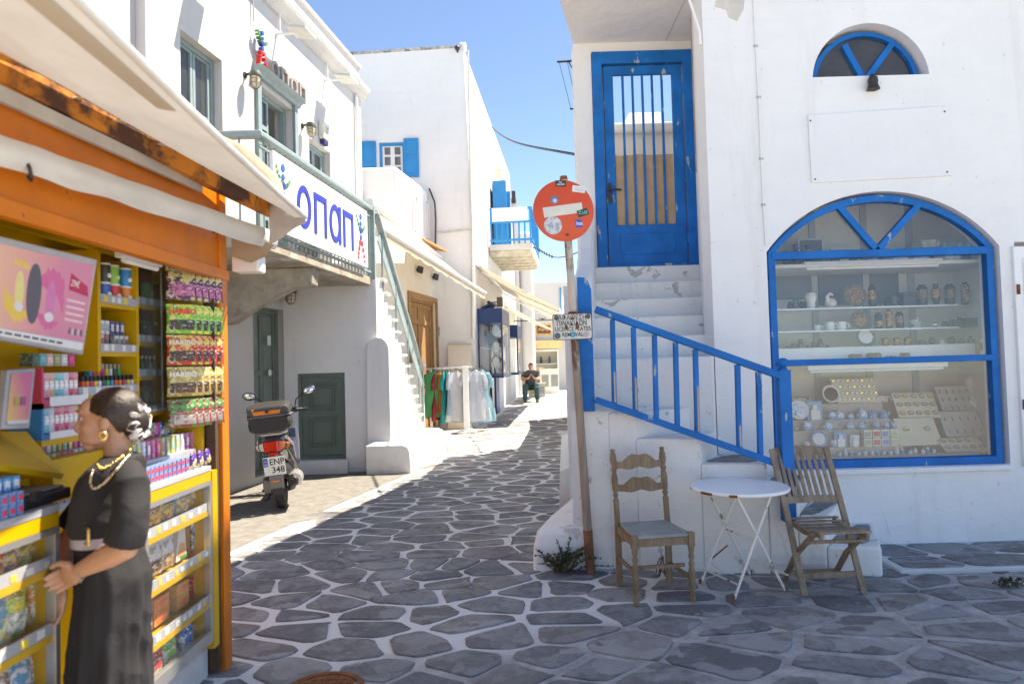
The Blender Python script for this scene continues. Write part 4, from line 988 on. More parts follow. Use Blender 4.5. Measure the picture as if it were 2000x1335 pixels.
def board(q, Y, lean, m, label, kind, n=(6, 3)):
    a, b, c, d = [atY(px, py, Y) for px, py in q]            # bl, br, tr, tl
    off = V((0, lean, 0)); t = thing('jewellery_board', label, 'display board', (a + b) / 2, group='jewellery boards in the window')
    P = lambda u, v: (a * (1 - u) + b * u) * (1 - v) + (d * (1 - u) + c * u + off) * v
    obj('board', MB().prism([P(0, 0), P(1, 0), P(1, 1), P(0, 1)], (0, .015, .004)), m, t, bevel=.003)
    e = (P(1, 0) - P(0, 0)).normalized(); up = (P(0, 1) - P(0, 0)).normalized(); nn = e.cross(up)
    for i in range(n[0]):
        for j in range(n[1]):
            p = P((i + .5) / n[0], (j + .6) / n[1]) + nn * .006
            if kind == 'ring': obj('ring', MB().box(p, (.018, .008, .014)), M_silver if (i + j) % 3 else M_gold, t)
            elif kind == 'bangle':
                rr = .026; obj('bangle', MB().tube([p + e * rr * math.cos(2 * PI * k / 12) + up * rr * .55 * math.sin(2 * PI * k / 12) + nn * .004 for k in range(12)], .004, 5, True), M_gold if (i + j) % 3 == 0 else M_silver, t, smooth=True)
            else: obj('earring', MB().tube([p, p - up * .028], [.003, .007], 5).ell(p - up * .03, .007, 6, 4), M_silver if (i * 3 + j) % 4 else M_gold, t)
    return t
board([(1637, 787), (1722, 786), (1715, 738), (1630, 740)], 6.36, .10, M_cream, 'cream ring board behind the blue and white souvenirs', 'ring', (9, 4))
board([(1757, 816), (1838, 815), (1832, 767), (1750, 768)], 6.26, .08, M_cream, 'cream board of thin bangles in the middle of lower pane', 'bangle', (5, 3))
board([(1757, 871), (1842, 868), (1836, 817), (1757, 819)], 6.12, .10, M_cream, 'nearly empty cream board with two bangles', 'bangle', (2, 1))
board([(1842, 802), (1918, 800), (1912, 752), (1832, 755)], 6.38, .06, M_gfelt, 'upper grey earring board at the right jamb', 'earring', (6, 3))
board([(1850, 853), (1928, 851), (1918, 803), (1843, 806)], 6.24, .08, M_gfelt, 'lower grey earring board above the bangle tray', 'earring', (5, 2))
board([(1858, 895), (1946, 893), (1928, 857), (1848, 860)], 6.0, .14, M_cream, 'cream tray heaped with dark bangles at the bottom right', 'bangle', (5, 3))
x0, x1 = atY(1600, 780, 6.38).x, atY(1634, 780, 6.38).x
plate(1617, 6.36, stepz[4], .085, G_wht, G_blk, 'round photo plate with dark picture left of the ring board', None)
for px, lab in ((1560, 'row of patterned black and white beads at the left behind windmill plate'), (1730, 'pale grey box of trinkets right of the ring board')):
    x = atY(px, 780, 6.42).x; z0 = stepz[4] if px < 1700 else stepz[4] - .02
    mb = MB().bx(x - .1, x + .1, 6.38, 6.5, stepz[4], stepz[4] + .06)
    solo('trinket_box', mb, mat('trinket_%d' % px, (.6, .58, .5), .7, col2=(.1, .09, .08), mask=(45, .52, .56)), lab.replace('row', 'box'), 'box', bevel=.004)
x = atY(1890, 740, 6.45).x
vase(1890, 6.45, .5, atY(1890, 735, 6.45).z - .5, .05, G_wht, None, 'pale bust with curly hair at the back of the lower pane', None, name='bust', cat='bust', prof=[(1.6, 0), (1.6, .5), (1.2, .62), (1.5, .74), (.6, .82), (.9, .88), (1, .95), (.6, 1)])

# ------------------------------------------------------------ chairs and table in front of the stair
# ladder-back chair (built at the origin, seat facing -Y, then placed)
def ladder_chair(loc, rz):
    t = thing('ladder_back_chair', 'weathered wooden ladder-back chair with turned posts and grey board seat', 'chair', (0, 0, 0))
    w, d, sh, H = .385, .40, .445, .955
    def turned(x, y, z0, z1, lean=0):
        pr = [(.021, 0), (.021, .30), (.023, .33), (.013, .36), (.022, .40), (.013, .43), (.022, .47), (.025, .6), (.016, .70), (.024, .73), (.016, .76), (.026, .84), (.022, .93), (.012, .945), (.018, .965), (.019, .985), (.012, 1)]
        return MB().lathe([(r, z0 + (z1 - z0) * a) for r, a in pr], (x, y, 0), 10)
    for s in (-1, 1):
        m = turned(s * w / 2 * .96, d / 2, .42, H); m.v = [v + V((0, (v.z - .44) * .13, 0)) for v in m.v]
        m.bx(s * w / 2 * .96 - .019, s * w / 2 * .96 + .019, d / 2 - .019, d / 2 + .019, 0, .43)
        obj('back_post', m, M_woodold, t, smooth=True)
        m = MB().bx(s * w / 2 - .021, s * w / 2 + .021, -d / 2 - .021, -d / 2 + .021, .36, sh + .004)
        m.lathe([(.017, 0), (.021, .03), (.016, .06), (.014, .08), (.022, .10), (.022, .2), (.016, .225), (.022, .24), (.014, .26), (.021, .29), (.015, .31), (.021, .34), (.02, .361)], (s * w / 2, -d / 2, 0), 10)
        obj('leg', m, M_woodold, t, smooth=True)
    seat = [(-w / 2 - .005, -d / 2 - .01, sh - .022), (w / 2 + .005, -d / 2 - .01, sh - .022), (w / 2 - .02, d / 2, sh - .022), (-w / 2 + .02, d / 2, sh - .022)]
    obj('seat', MB().prism(seat, (0, 0, .02)), wood('grey_seat_board', (.26, .27, .26), (.36, .37, .36), (1, .08, 1), 25), t, bevel=.004)
    for a, b in (((-w / 2, -d / 2), (w / 2, -d / 2)), ((-w / 2, -d / 2), (-w / 2 * .96, d / 2)), ((w / 2, -d / 2), (w / 2 * .96, d / 2)), ((-w / 2 * .96, d / 2), (w / 2 * .96, d / 2))):
        obj('seat_rail', MB().bar((*a, sh - .048), (*b, sh - .048), .022, .05), M_woodold, t)
    for z, (a, b) in ((.2, ((-w / 2, -d / 2), (-w / 2 * .96, d / 2))), (.14, ((w / 2, -d / 2), (w / 2 * .96, d / 2))), (.2, ((-w / 2, -.08), (w / 2, -.08))), (.32, ((-w / 2, d / 2), (w / 2, d / 2)))):
        obj('stretcher', MB().bar((*a, z), (*b, z), .018, .024), M_woodold, t)
    for z0 in (.655, .815):
        y = d / 2 + (z0 - .44) * .13; n = 14; top = []; bot = []
        for i in range(n + 1):
            u = i / n; x = (u - .5) * (w - .03); k = abs(u - .5) * 2
            top.append((x, y - .02 * (1 - k * k), z0 + .052 + .05 * max(0, 1 - (k / .75) ** 2) - .008 * math.cos(k * 9)))
            bot.append((x, y - .02 * (1 - k * k), z0 + .012 * math.cos(k * 7) * (1 - k)))
        m = MB()
        ring = [(a, b) for a, b in zip(bot, top)]
        vs = []
        for a, b in ring: vs.append([V(a) + V((0, -.008, 0)), V(b) + V((0, -.008, 0)), V(b) + V((0, .008, 0)), V(a) + V((0, .008, 0))])
        obj('ladder_slat', m.loft(vs), M_woodold, t, bevel=.003)
    t.location = loc; t.rotation_euler = (0, 0, rz); return t
ladder_chair((.925, 4.72, .012), R(8))
def slat_chair(loc, rz):
    t = thing('folding_slat_chair', 'grey weathered folding slat chair to the right of the white table', 'chair', (0, 0, 0))
    w = .40
    for s in (-1, 1):
        x = s * w / 2
        obj('back_leg', MB().bar((x, -.17, 0), (x, .07, .52), .022, .042, (1, 0, 0)).bar((x, .069, .519), (x, .27, .915), .022, .042, (1, 0, 0)), M_woodteak, t, bevel=.004)
        obj('front_leg', MB().bar((x - s * .024, .19, 0), (x - s * .024, -.02, .24), .022, .04, (1, 0, 0)).bar((x - s * .024, -.02, .239), (x - s * .024, -.28, .43), .022, .04, (1, 0, 0)), M_woodteak, t, bevel=.004)
        m = MB(); pr = [(-.34, .425), (-.30, .435), (-.1, .405), (.1, .425)]
        for (a, za), (b, zb) in zip(pr, pr[1:]): m.bar((x - s * .05, a, za), (x - s * .05, b, zb), .022, .038)
        obj('seat_rail', m, M_woodteak, t, bevel=.003)
    for i in range(9):
        y = -.335 + i * .052; z = .452 - .03 * math.sin((i / 8) * PI)
        obj('seat_slat', MB().box((0, y, z), (w - .06, .036, .012), Matrix.Rotation(R(6 if i < 3 else -4), 3, 'X')), M_woodteak, t, bevel=.003)
    P = lambda z, k=0: (.07 + (z - .52) * .508)
    for z, h in ((.575, .045), (.89, .052)):
        m = MB()
        n = 8; rings = []
        for i in range(n + 1):
            u = i / n - .5; x = u * (w - .02); yy = P(z) + .03 * (1 - (2 * u) ** 2) - .005; top = h + (.014 * (1 - (2 * u) ** 2) if z > .8 else 0)
            rings.append([V((x, yy - .011, z - h / 2)), V((x, yy - .011 + .02, z - h / 2 + top)), V((x, yy + .011 + .02, z - h / 2 + top)), V((x, yy + .011, z - h / 2))])
        obj('back_rail', m.loft(rings), M_woodteak, t, bevel=.003)
    for i in range(8):
        u = (i + .5) / 8 - .5; x = u * (w - .06); by = .03 * (1 - (2 * u) ** 2)
        obj('back_slat', MB().bar((x, P(.585) + by, .585), (x, P(.885) + by + .005, .885), .010, .026, (1, 0, 0)), M_woodteak, t, bevel=.002)
    obj('stretcher', MB().bar((-w / 2, -.11, .115), (w / 2, -.11, .115), .02, .035), M_woodteak, t)
    obj('stretcher', MB().bar((-w / 2, .135, .06), (w / 2, .135, .06), .02, .035), M_woodteak, t)
    obj('stretcher', MB().cyl((-w / 2, -.2, .36), (w / 2, -.2, .36), .012), M_woodteak, t)
    t.location = loc; t.rotation_euler = (0, 0, rz); return t
slat_chair((2.085, 4.75, .012), R(2))
tb = thing('folding_table', 'round white metal table on rusty crossed folding legs between the two chairs', 'table', (1.555, 4.79, .012))
A, B, C_, D_ = V((1.287, 4.89, .012)), V((1.70, 5.05, .012)), V((1.406, 4.53, .012)), V((1.806, 4.68, .012))
tzp = .70; cx, cy = 1.555, 4.79
def topx(p, q, k=.15): return V((p.x + (q.x - p.x) * k, p.y + (q.y - p.y) * k, tzp - .02))
for p, q in ((A, B), (B, A), (C_, D_), (D_, C_)):
    e = topx(q, p, .12); e = V((cx + (e.x - cx) * .9, cy + (e.y - cy) * .9, e.z))
    obj('leg', MB().cyl(p, e, .0095, n=8), M_tableleg, tb, smooth=True)
mAB, mCD = (A + B) / 2 + V((0, 0, .36)), (C_ + D_) / 2 + V((0, 0, .36))
obj('stretcher', MB().cyl(mAB, mCD, .006, n=6), M_tableleg, tb)
for p, q in ((A, C_), (B, D_)):
    ee = V((0, 0, 1)); obj('stretcher', MB().cyl(p + (V((cx, cy, tzp)) - p) * .0 + V((.02, .01, .10)), q + V((.03, .02, .10)), .006, n=6), M_tableleg, tb)
obj('stretcher', MB().cyl(A + V((.09, .03, .16)), (A + B) / 2 + V((.02, 0, .24)), .006, n=6), M_rust, tb)
for p in (A, B, C_, D_): obj('foot', MB().cyl(p, p + V((0, 0, .03)), .013, .011, 8), M_rust, tb)
obj('table_top', MB().lathe([(.325, tzp - .012), (.333, tzp - .004), (.333, tzp + .006), (.325, tzp + .012), (.29, tzp + .010), (.002, tzp + .009)], (cx, cy, 0), 48), M_tabletop, tb, smooth=True)
rm = MB()
for a0, a1 in ((3.55, 3.85), (4.2, 4.36), (3.0, 3.12)):
    n = 6; ring = []
    for i in range(n + 1):
        a = a0 + (a1 - a0) * i / n; ca, sa = math.cos(a), math.sin(a)
        ring.append([V((cx + r_ * ca, cy + r_ * sa, z)) for r_, z in ((.330, tzp - .0135), (.3345, tzp - .004), (.3345, tzp + .005), (.330, tzp - .002))])
    rm.loft(ring)
obj('rust_chip', rm, M_rust, tb)

# ------------------------------------------------------------ street pole with two signs
pb = atY(1153, 1100, 5.22); pb.z = .0; pt = atY(1101, 352, 5.14)
ps = thing('sign_pole', 'leaning pole with flaking cream paint over rust beside the corner', 'sign pole', pb)
pm = pb.lerp(pt, .105); pm2 = pb.lerp(pt, .52)
obj('pole', MB().tube([pm2 - V((0, 0, .02)), pm2.lerp(pt, .5) + V((.003, 0, 0)), pt], .030, 12), M_pole, ps, smooth=True)
obj('bare_pole', MB().tube([pm, pm2], [.033, .0305], 12), mat('bare_weathered_pole', (.30, .235, .18), .75, var=.3, vs=8, col2=(.10, .06, .04), mask=(5, .52, .58), mstretch=(1, 1, .15), bump=.4, stretch=(3, 3, .3)), ps, smooth=True)
obj('sleeve', MB().tube([pb, pm + V((0, 0, .02))], .036, 12), mat('rusty_sleeve', (.20, .09, .045), .75, var=.35, vs=8, col2=(.42, .34, .28), mask=(6, .55, .6), mstretch=(1, 1, .3), bump=.4), ps, smooth=True)
obj('pole_cap', MB().cyl(pt, pt + V((0, 0, .03)), .032, .028), M_rust, ps)
obj('clamp', MB().tube([pb.lerp(pt, .66) + V((0, 0, -.01)), pb.lerp(pt, .66) + V((0, 0, .015))], .037, 12).bar(pb.lerp(pt, .66), pb.lerp(pt, .66) + V((.10, .02, .0)), .012, .012), M_rust, ps)
c = atY(1100.5, 411.5, 5.09); rr = .232
ne = thing('no_entry_sign', 'round faded red no entry sign covered in stickers on the leaning pole', 'road sign', c)
up_ = V((math.sin(R(-5)), 0, math.cos(R(-5)))); ux = V((math.cos(R(5)), .12, math.sin(R(3.2)))).normalized(); up_ = (up_ - ux * up_.dot(ux)).normalized(); nn = -ux.cross(up_) * -1
nrm = ux.cross(up_)                                            # faces the square
Msn = Matrix((ux, up_, nrm)).transposed()
if nrm.y > 0: Msn = Matrix((ux, up_, -nrm)).transposed(); nrm = -nrm
disc = obj('disc', MB().lathe([(rr - .006, -.004), (rr, -.002), (rr, .004), (rr - .004, .0062), (.001, .0062)], c, 56, Msn), M_signred, ne, smooth=True)
XF[disc.name] = XF[ne.name]
def onsign(u, v, h=.0): return c + ux * u + up_ * v + nrm * (.0064 + h)
def sticker(name, pts, m, h=.0006): return obj(name, MB().prism([onsign(u, v, 0) for u, v in pts], nrm * h), m, ne)
def rect(u, v, w, h, a=0):
    ca, sa = math.cos(R(a)), math.sin(R(a)); return [(u + x * ca - y * sa, v + x * sa + y * ca) for x, y in ((-w / 2, -h / 2), (w / 2, -h / 2), (w / 2, h / 2), (-w / 2, h / 2))]
def disc2(u, v, r, n=22): return [(u + r * math.cos(2 * PI * i / n), v + r * math.sin(2 * PI * i / n)) for i in range(n)]
sticker('white_bar', rect(-.005, .004, .30, .075, 4.5), mat('aged_white', (.68, .64, .55), .5, var=.08))
sticker('sticker', rect(-.005, .205, .08, .046, -4), paint((.03, .03, .03)), .0008)
text('lettering', 'NO\nSTICKER', .016, paint((.75, .75, .75)), ne, onsign(-.005, .205, .0012), ux, up_, .0003, bold=.0003)
sticker('sticker', rect(.13, .155, .098, .048, -10), paint((.74, .74, .72)), .0008)
for k in range(3): sticker('print_line', rect(.13 + k * .002, .165 - k * .011, .07, .003, -10), paint((.3, .3, .3)), .0011)
sticker('sticker', disc2(-.062, .085, .031), paint((.12, .17, .30)), .0009); sticker('sticker_motif', disc2(-.06, .078, .018, 7), paint((.45, .55, .65)), .0012)
sticker('sticker', rect(.145, -.024, .086, .052, 14), paint((.03, .05, .04)), .0009)
text('lettering', 'Z.US', .034, paint((.2, .6, .42)), ne, onsign(.145, -.024, .0013), ux, up_, .0003, bold=.0005)
sticker('sticker', disc2(-.09, -.108, .068, 26), mat('torn_sticker', (.6, .6, .62), .6, var=.1, col2=(.35, .38, .42), mask=(30, .5, .55)), .0009)
sticker('sticker', rect(.107, -.105, .05, .062, 3), paint((.06, .09, .42)), .0009)
text('lettering', 'htx', .036, paint((.72, .75, .85)), ne, onsign(.112, -.105, .0013), ux, up_, .0003, bold=.0008)
sticker('bolt', disc2(.012, -.185, .011), M_rust, .006); sticker('bolt', disc2(-.01, .165, .009), M_signred, .004)
# licence plate sign
q0, q1 = atY(1080, 664, 5.1), atY(1156, 611, 5.1); c2 = (q0 + q1) / 2; w2, h2 = (q1.x - q0.x) * .99, (q1.z - q0.z)
u2 = V((1, 0, .01)).normalized(); v2 = V((-.01, 0, 1)).normalized(); n2 = V((0, -1, 0))
lp = thing('plate_removal_sign', 'small worn white notice with black Greek and English words on the pole', 'sign', c2)
cr = [(w2 / 2 * sx_ - sx_ * .018 + .018 * math.cos(a), h2 / 2 * sy_ - sy_ * .018 + .018 * math.sin(a)) for sx_, sy_, a0 in ((1, 1, 0), (-1, 1, PI / 2), (-1, -1, PI), (1, -1, 1.5 * PI)) for a in [a0 + i * PI / 8 for i in range(5)]]
obj('plate', MB().prism([c2 + u2 * a + v2 * b for a, b in cr], (0, .006, 0)), mat('notice_black_edge', (.05, .05, .045), .5), lp)
obj('face', MB().prism([c2 + u2 * a * .965 + v2 * b * .945 + n2 * .0015 for a, b in cr], (0, .0014, 0)), mat('notice_white', (.66, .64, .57), .5, var=.1, col2=(.3, .16, .08), mask=(9, .68, .72)), lp)
mk = paint((.04, .04, .04))
for i, (s_, dx) in enumerate((('ΑΦΑΙΡΕΣΗ', .0), ('ΠΙΝΑΚΙΔΩΝ', -.004), ('LICENCE PLATES', .002), ('REMOVAL', .0))):
    text('lettering', s_, .050 if i < 2 else .044, mk, lp, c2 + u2 * dx + v2 * (h2 * (.335 - i * .215)) + n2 * .0026, u2, v2, .0004, bold=.0008, sx=.82)
for a, b, m in ((-.118, .07, paint((.08, .08, .09))), (.12, .072, paint((.08, .08, .09)))): obj('emblem', MB().prism([c2 + u2 * (a + .017 * math.cos(k * PI / 7)) + v2 * (b + .021 * math.sin(k * PI / 7)) + n2 * .0026 for k in range(14)], (0, .0008, 0)), m, lp)
for a, b, r_ in ((-.045, -.005, .015), (.038, -.002, .017)): obj('rust_spot', MB().prism([c2 + u2 * (a + r_ * .8 * math.cos(k * PI / 6)) + v2 * (b + r_ * 1.3 * math.sin(k * PI / 6)) + n2 * .0032 for k in range(12)], (0, .001, 0)), M_rust, lp)
for a, b, r_, cc in ((.0, -.06, .026, (.2, .5, .62)), (-.115, -.065, .024, (.1, .13, .14)), (.10, -.06, .024, (.45, .45, .43)), (-.05, -.068, .016, (.4, .6, .5))):
    obj('sticker', MB().prism([c2 + u2 * (a + r_ * math.cos(k * PI / 8)) + v2 * (b + r_ * math.sin(k * PI / 8)) + n2 * .0030 for k in range(16)], (0, .001, 0)), paint(cc), lp)
obj('band', MB().tube([c2 + V((.0, .03, .05)), c2 + V((0, .03, .07))], .036, 10), M_rust, lp)

# ------------------------------------------------------------ shrub and weeds at the foot of the corner
M_leaf = mat('shrub_leaf', (.055, .085, .03), .6, var=.45, vs=30, rnd_=.2, col2=(.11, .10, .04), mask=(14, .6, .64))
M_stem = mat('shrub_stem', (.12, .08, .05), .8)
def leafy(base, name, label, n, spread, h, lean=(0, 0), r2=random.Random(3), leafl=.022):
    t = thing(name, label, 'plant', base); stems = MB(); lf = MB(); base = V(base)
    for i in range(n):
        a = r2.uniform(0, 2 * PI); e = r2.uniform(.25, 1.3)
        d = V((math.cos(a) * math.cos(e) * spread + lean[0], math.sin(a) * math.cos(e) * spread * .7 + lean[1], h * math.sin(e) * r2.uniform(.5, 1)))
        p0 = base + V((r2.uniform(-.06, .06), r2.uniform(-.04, .04), .01)); mid = p0 + d * .5 + V((0, 0, .03)); end = p0 + d
        stems.tube([p0, mid, end], [.005, .0035, .002], 5)
        for k in range(13):
            u = .25 + .75 * k / 12; q = p0.lerp(mid, u * 2) if u < .5 else mid.lerp(end, u * 2 - 1)
            for s in range(2):
                dd = V((r2.uniform(-1, 1), r2.uniform(-1, 1), r2.uniform(-.3, 1))).normalized(); l = leafl * r2.uniform(.6, 1.3)
                sd_ = dd.orthogonal().normalized(); sd_ = Matrix.Rotation(r2.uniform(0, 6), 3, dd) @ sd_; w = sd_ * l * .32
                lf.add([q, q + dd * l * .5 + w, q + dd * l, q + dd * l * .5 - w], [(0, 1, 2), (0, 2, 3)])
    obj('stems', stems, M_stem, t); o = obj('leaves', lf, M_leaf, t); o['kind'] = 'stuff'
    return t
leafy((.33, 5.24, .0), 'creeping_shrub', 'dark green creeping shrub growing against the whitewashed corner ledge', 52, .27, .30, (.07, 0))
leafy((1.08, 5.08, .01), 'dry_weed', 'tuft of thin dry weed between the chair legs at the wall foot', 12, .07, .2, (0, 0), random.Random(8), .012)
leafy(gnd(1968, 1146), 'small_weed', 'low weed in the white joint at the right edge of the paving', 16, .10, .05, (0, 0), random.Random(9), .014)
# ------------------------------------------------------------ left: betting shop building with balcony and outside stair
FO = V((-3.7, 9, 0)); FT = V((.1483, .9889, 0)); FN = V((.9889, -.1483, 0)); UP = V((0, 0, 1))
def fuv(px, py): p = atP(px, py, FO, FN); return ((p - FO).dot(FT), p.z)
def fpt(s, z, d=0): return FO + FT * s + UP * z + FN * d
bb_ = thing('betting_shop_building', 'two storey white building with grey shutters, balcony and cornice on the left of the lane', 'building', (-4.5, 9, 0))
w1 = (fuv(352, 75)[0], fuv(433, 116)[0], 3.95, (fuv(352, 60)[1] + fuv(432, 115)[1]) / 2)
d1 = (fuv(505, 190)[0], fuv(571, 235)[0], 3.0, (fuv(500, 163)[1] + fuv(574, 216)[1]) / 2)
w2 = (fuv(604, 300)[0], fuv(645, 310)[0], 3.95, (fuv(604, 272)[1] + fuv(645, 296)[1]) / 2)
gd = (fuv(495, 700)[0], fuv(557, 700)[0], .12, (fuv(495, 595)[1] + fuv(556, 606)[1]) / 2)
M_gdoor = mat('street_door_paint', (.155, .20, .175), .5, var=.12)
rc = lambda r: [(r[0], r[2]), (r[1], r[2]), (r[1], r[3]), (r[0], r[3])]
SE, ZC, ZR = 4.86, 7.1, 7.72
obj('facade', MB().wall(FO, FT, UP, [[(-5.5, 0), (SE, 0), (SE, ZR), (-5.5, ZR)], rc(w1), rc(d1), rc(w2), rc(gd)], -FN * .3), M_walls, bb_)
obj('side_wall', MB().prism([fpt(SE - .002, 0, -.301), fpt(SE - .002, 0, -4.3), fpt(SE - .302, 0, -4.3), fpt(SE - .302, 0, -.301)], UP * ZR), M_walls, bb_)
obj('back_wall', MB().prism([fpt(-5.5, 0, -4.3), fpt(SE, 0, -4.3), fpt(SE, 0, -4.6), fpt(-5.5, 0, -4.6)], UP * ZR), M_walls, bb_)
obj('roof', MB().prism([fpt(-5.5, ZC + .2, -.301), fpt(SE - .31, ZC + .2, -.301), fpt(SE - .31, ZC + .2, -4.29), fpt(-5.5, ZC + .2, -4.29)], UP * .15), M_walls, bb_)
obj('floor_slab', MB().prism([fpt(-5.4, 2.85, -.303), fpt(SE - .31, 2.85, -.303), fpt(SE - .31, 2.85, -4.29), fpt(-5.4, 2.85, -4.29)], UP * .1), M_dk, bb_)
# stepped cornice with a parapet above
pr = [(0.002, -.02), (.05, -.02), (.06, .04), (.11, .06), (.13, .11), (.17, .13), (.19, .19), (.19, .22), (.02, .24), (.002, .24)]
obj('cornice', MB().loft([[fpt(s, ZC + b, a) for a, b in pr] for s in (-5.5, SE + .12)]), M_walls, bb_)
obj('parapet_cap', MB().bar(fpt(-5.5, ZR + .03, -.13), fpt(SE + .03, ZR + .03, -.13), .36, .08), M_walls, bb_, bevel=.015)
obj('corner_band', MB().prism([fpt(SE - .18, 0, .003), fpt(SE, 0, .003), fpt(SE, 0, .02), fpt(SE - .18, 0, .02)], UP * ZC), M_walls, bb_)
s0 = fuv(284, 60)[0]
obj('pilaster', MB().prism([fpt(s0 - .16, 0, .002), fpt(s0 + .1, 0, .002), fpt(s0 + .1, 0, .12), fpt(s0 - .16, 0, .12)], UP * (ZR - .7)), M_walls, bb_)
M_gpanel = mat('pale_green_panel', (.20, .25, .225), .45, var=.1)
def shutter_window(r, parent, leaves, bars, name='window', m=M_grey, open_=None):
    s0, s1, z0, z1 = r
    f = obj(name, MB().wall(FO - FN * .11, FT, UP, [rc(r), [(s0 + .07, z0 + .05), (s1 - .07, z0 + .05), (s1 - .07, z1 - .07), (s0 + .07, z1 - .07)]], -FN * .09), m, parent, bevel=.006)
    XF[f.name] = XF[parent.name]; wd = (s1 - s0 - .14) / leaves
    for i in range(leaves):
        a, b = s0 + .07 + i * wd, s0 + .07 + (i + 1) * wd; zs = [z0 + .05] + bars + [z1 - .07]
        holes = [[(a + .055, p + .035), (b - .055, p + .035), (b - .055, q - .035), (a + .055, q - .035)] for p, q in zip(zs, zs[1:])]
        o0 = FO - FN * .13
        if open_ == i: continue
        obj('sash', MB().wall(o0, FT, UP, [[(a + .004, z0 + .052), (b - .004, z0 + .052), (b - .004, z1 - .072), (a + .004, z1 - .072)]] + holes, -FN * .04), m, f, bevel=.004)
        for h in holes: obj('pane', MB().add([fpt(u, w, -.155) for u, w in h], [(0, 1, 2, 3)]), M_glassd if m is M_grey else M_gpanel, f)
    return f
shutter_window(w1, bb_, 2, [w1[2] + (w1[3] - w1[2]) * .52])
dw = shutter_window(d1, bb_, 2, [d1[2] + .9, d1[3] - .5], 'balcony_door', open_=1)
for (a, b, z) in ((d1[0] - .10, d1[0], None), (d1[1], d1[1] + .10, None)):
    obj('jamb', MB().prism([fpt(a, d1[2], .003), fpt(b, d1[2], .003), fpt(b, d1[2], .05), fpt(a, d1[2], .05)], UP * (d1[3] - d1[2] + .08)), M_grey, dw)
obj('lintel', MB().loft([[fpt(s, d1[3] + .082 + b, a) for a, b in ((.003, 0), (.06, 0), (.08, .05), (.14, .09), (.16, .13), (.003, .14))] for s in (d1[0] - .17, d1[1] + .17)]), M_grey, dw)
shutter_window(w2, bb_, 2, [w2[2] + .5])
f = shutter_window(gd, bb_, 2, [gd[2] + .62, gd[2] + 1.45], 'street_door', M_gdoor)
p = fpt((gd[0] + gd[1]) / 2 + .14, 2.05, -.085)
obj('door_number', MB().bar(p + UP * .07, p - UP * .07, .10, .004, FN), M_whitep, f)
obj('door_notice', MB().tube([p - UP * .48 + FN * .0, p - UP * .48 + FN * .006], .05, 10), M_whitep, f)
for r in (w1, w2, d1, gd):
    obj('room', MB().prism([fpt(r[0] - .2, r[2] - .05, -1.2), fpt(r[1] + .2, r[2] - .05, -1.2), fpt(r[1] + .2, r[2] - .05, -1.25), fpt(r[0] - .2, r[2] - .05, -1.25)], UP * (r[3] - r[2] + .1)), paint((.16, .17, .17)), bb_)
# wall under the balcony with the low door
YL = 10.42; lo = [atY(583, 898, YL), atY(673, 727, YL)]
xi = FO.x + .15 * (YL - 9)
obj('stair_end_wall', MB().wall((0, YL, 0), (1, 0, 0), UP, [[(xi, 0), (-2.06, 0), (-2.06, 2.98), (xi, 2.98)], [(lo[0].x, lo[0].z), (lo[1].x, lo[0].z), (lo[1].x, lo[1].z), (lo[0].x, lo[1].z)]], (0, .22, 0)), M_wallg, bb_)
x0, x1, z0, z1 = lo[0].x, lo[1].x, lo[0].z, lo[1].z
ldr = obj('low_door', MB().wall((0, YL + .04, 0), (1, 0, 0), UP, [[(x0, z0), (x1, z0), (x1, z1), (x0, z1)], [(x0 + .05, z0 + .0501), (x1 - .05, z0 + .0501), (x1 - .05, z1 - .05), (x0 + .05, z1 - .05)]], (0, .08, 0)), M_green, bb_); XF[ldr.name] = XF[bb_.name]
obj('leaf', MB().bx(x0 + .052, x1 - .052, YL + .07, YL + .1, z0 + .052, z1 - .052), M_green, ldr)
zm = (z0 + z1) / 2 + .03
for a, b in ((z0 + .17, zm - .04), (zm + .04, z1 - .15)):
    for g_, d_ in ((.14, .012), (.18, .022), (.215, .012)):
        obj('moulding', MB().wall((0, YL + .07 - d_, 0), (1, 0, 0), UP, [[(x0 + g_, a + g_ - .14), (x1 - g_, a + g_ - .14), (x1 - g_, b - g_ + .14), (x0 + g_, b - g_ + .14)], [(x0 + g_ + .02, a + g_ - .12), (x1 - g_ - .02, a + g_ - .12), (x1 - g_ - .02, b - g_ + .12), (x0 + g_ + .02, b - g_ + .12)]], (0, d_ + .001, 0)), M_green, ldr, bevel=.003)
obj('door_step', MB().bx(x0 - .04, x1 + .04, YL - .12, YL + .02, 0, z0 - .002), M_wallg, bb_, bevel=.02)
# balcony slab, concrete bracket
ro = lambda Y: -2.55 + .122 * (Y - 6.95)
fxx = lambda Y: FO.x + .15 * (Y - 9)
obj('balcony_slab', MB().prism([(fxx(6.9) + .005, 6.9, 2.86), (ro(6.9), 6.9, 2.86), (ro(10.4), 10.4, 2.86), (fxx(10.4) + .005, 10.4, 2.86)], UP * .125), M_conc, bb_, bevel=.01)
for Yb in (8.35,):
    prof = [(fxx(Yb) + .004, 2.15), (fxx(Yb) + .35, 2.2), (fxx(Yb) + .7, 2.42), (ro(Yb) - .35, 2.6), (ro(Yb) - .06, 2.64), (ro(Yb) - .04, 2.858), (fxx(Yb) + .004, 2.858)]
    obj('bracket', MB().prism([(x, Yb, z) for x, z in prof], (0, .28, 0)), M_conc if Yb < 9 else M_wallg, bb_, bevel=.02)
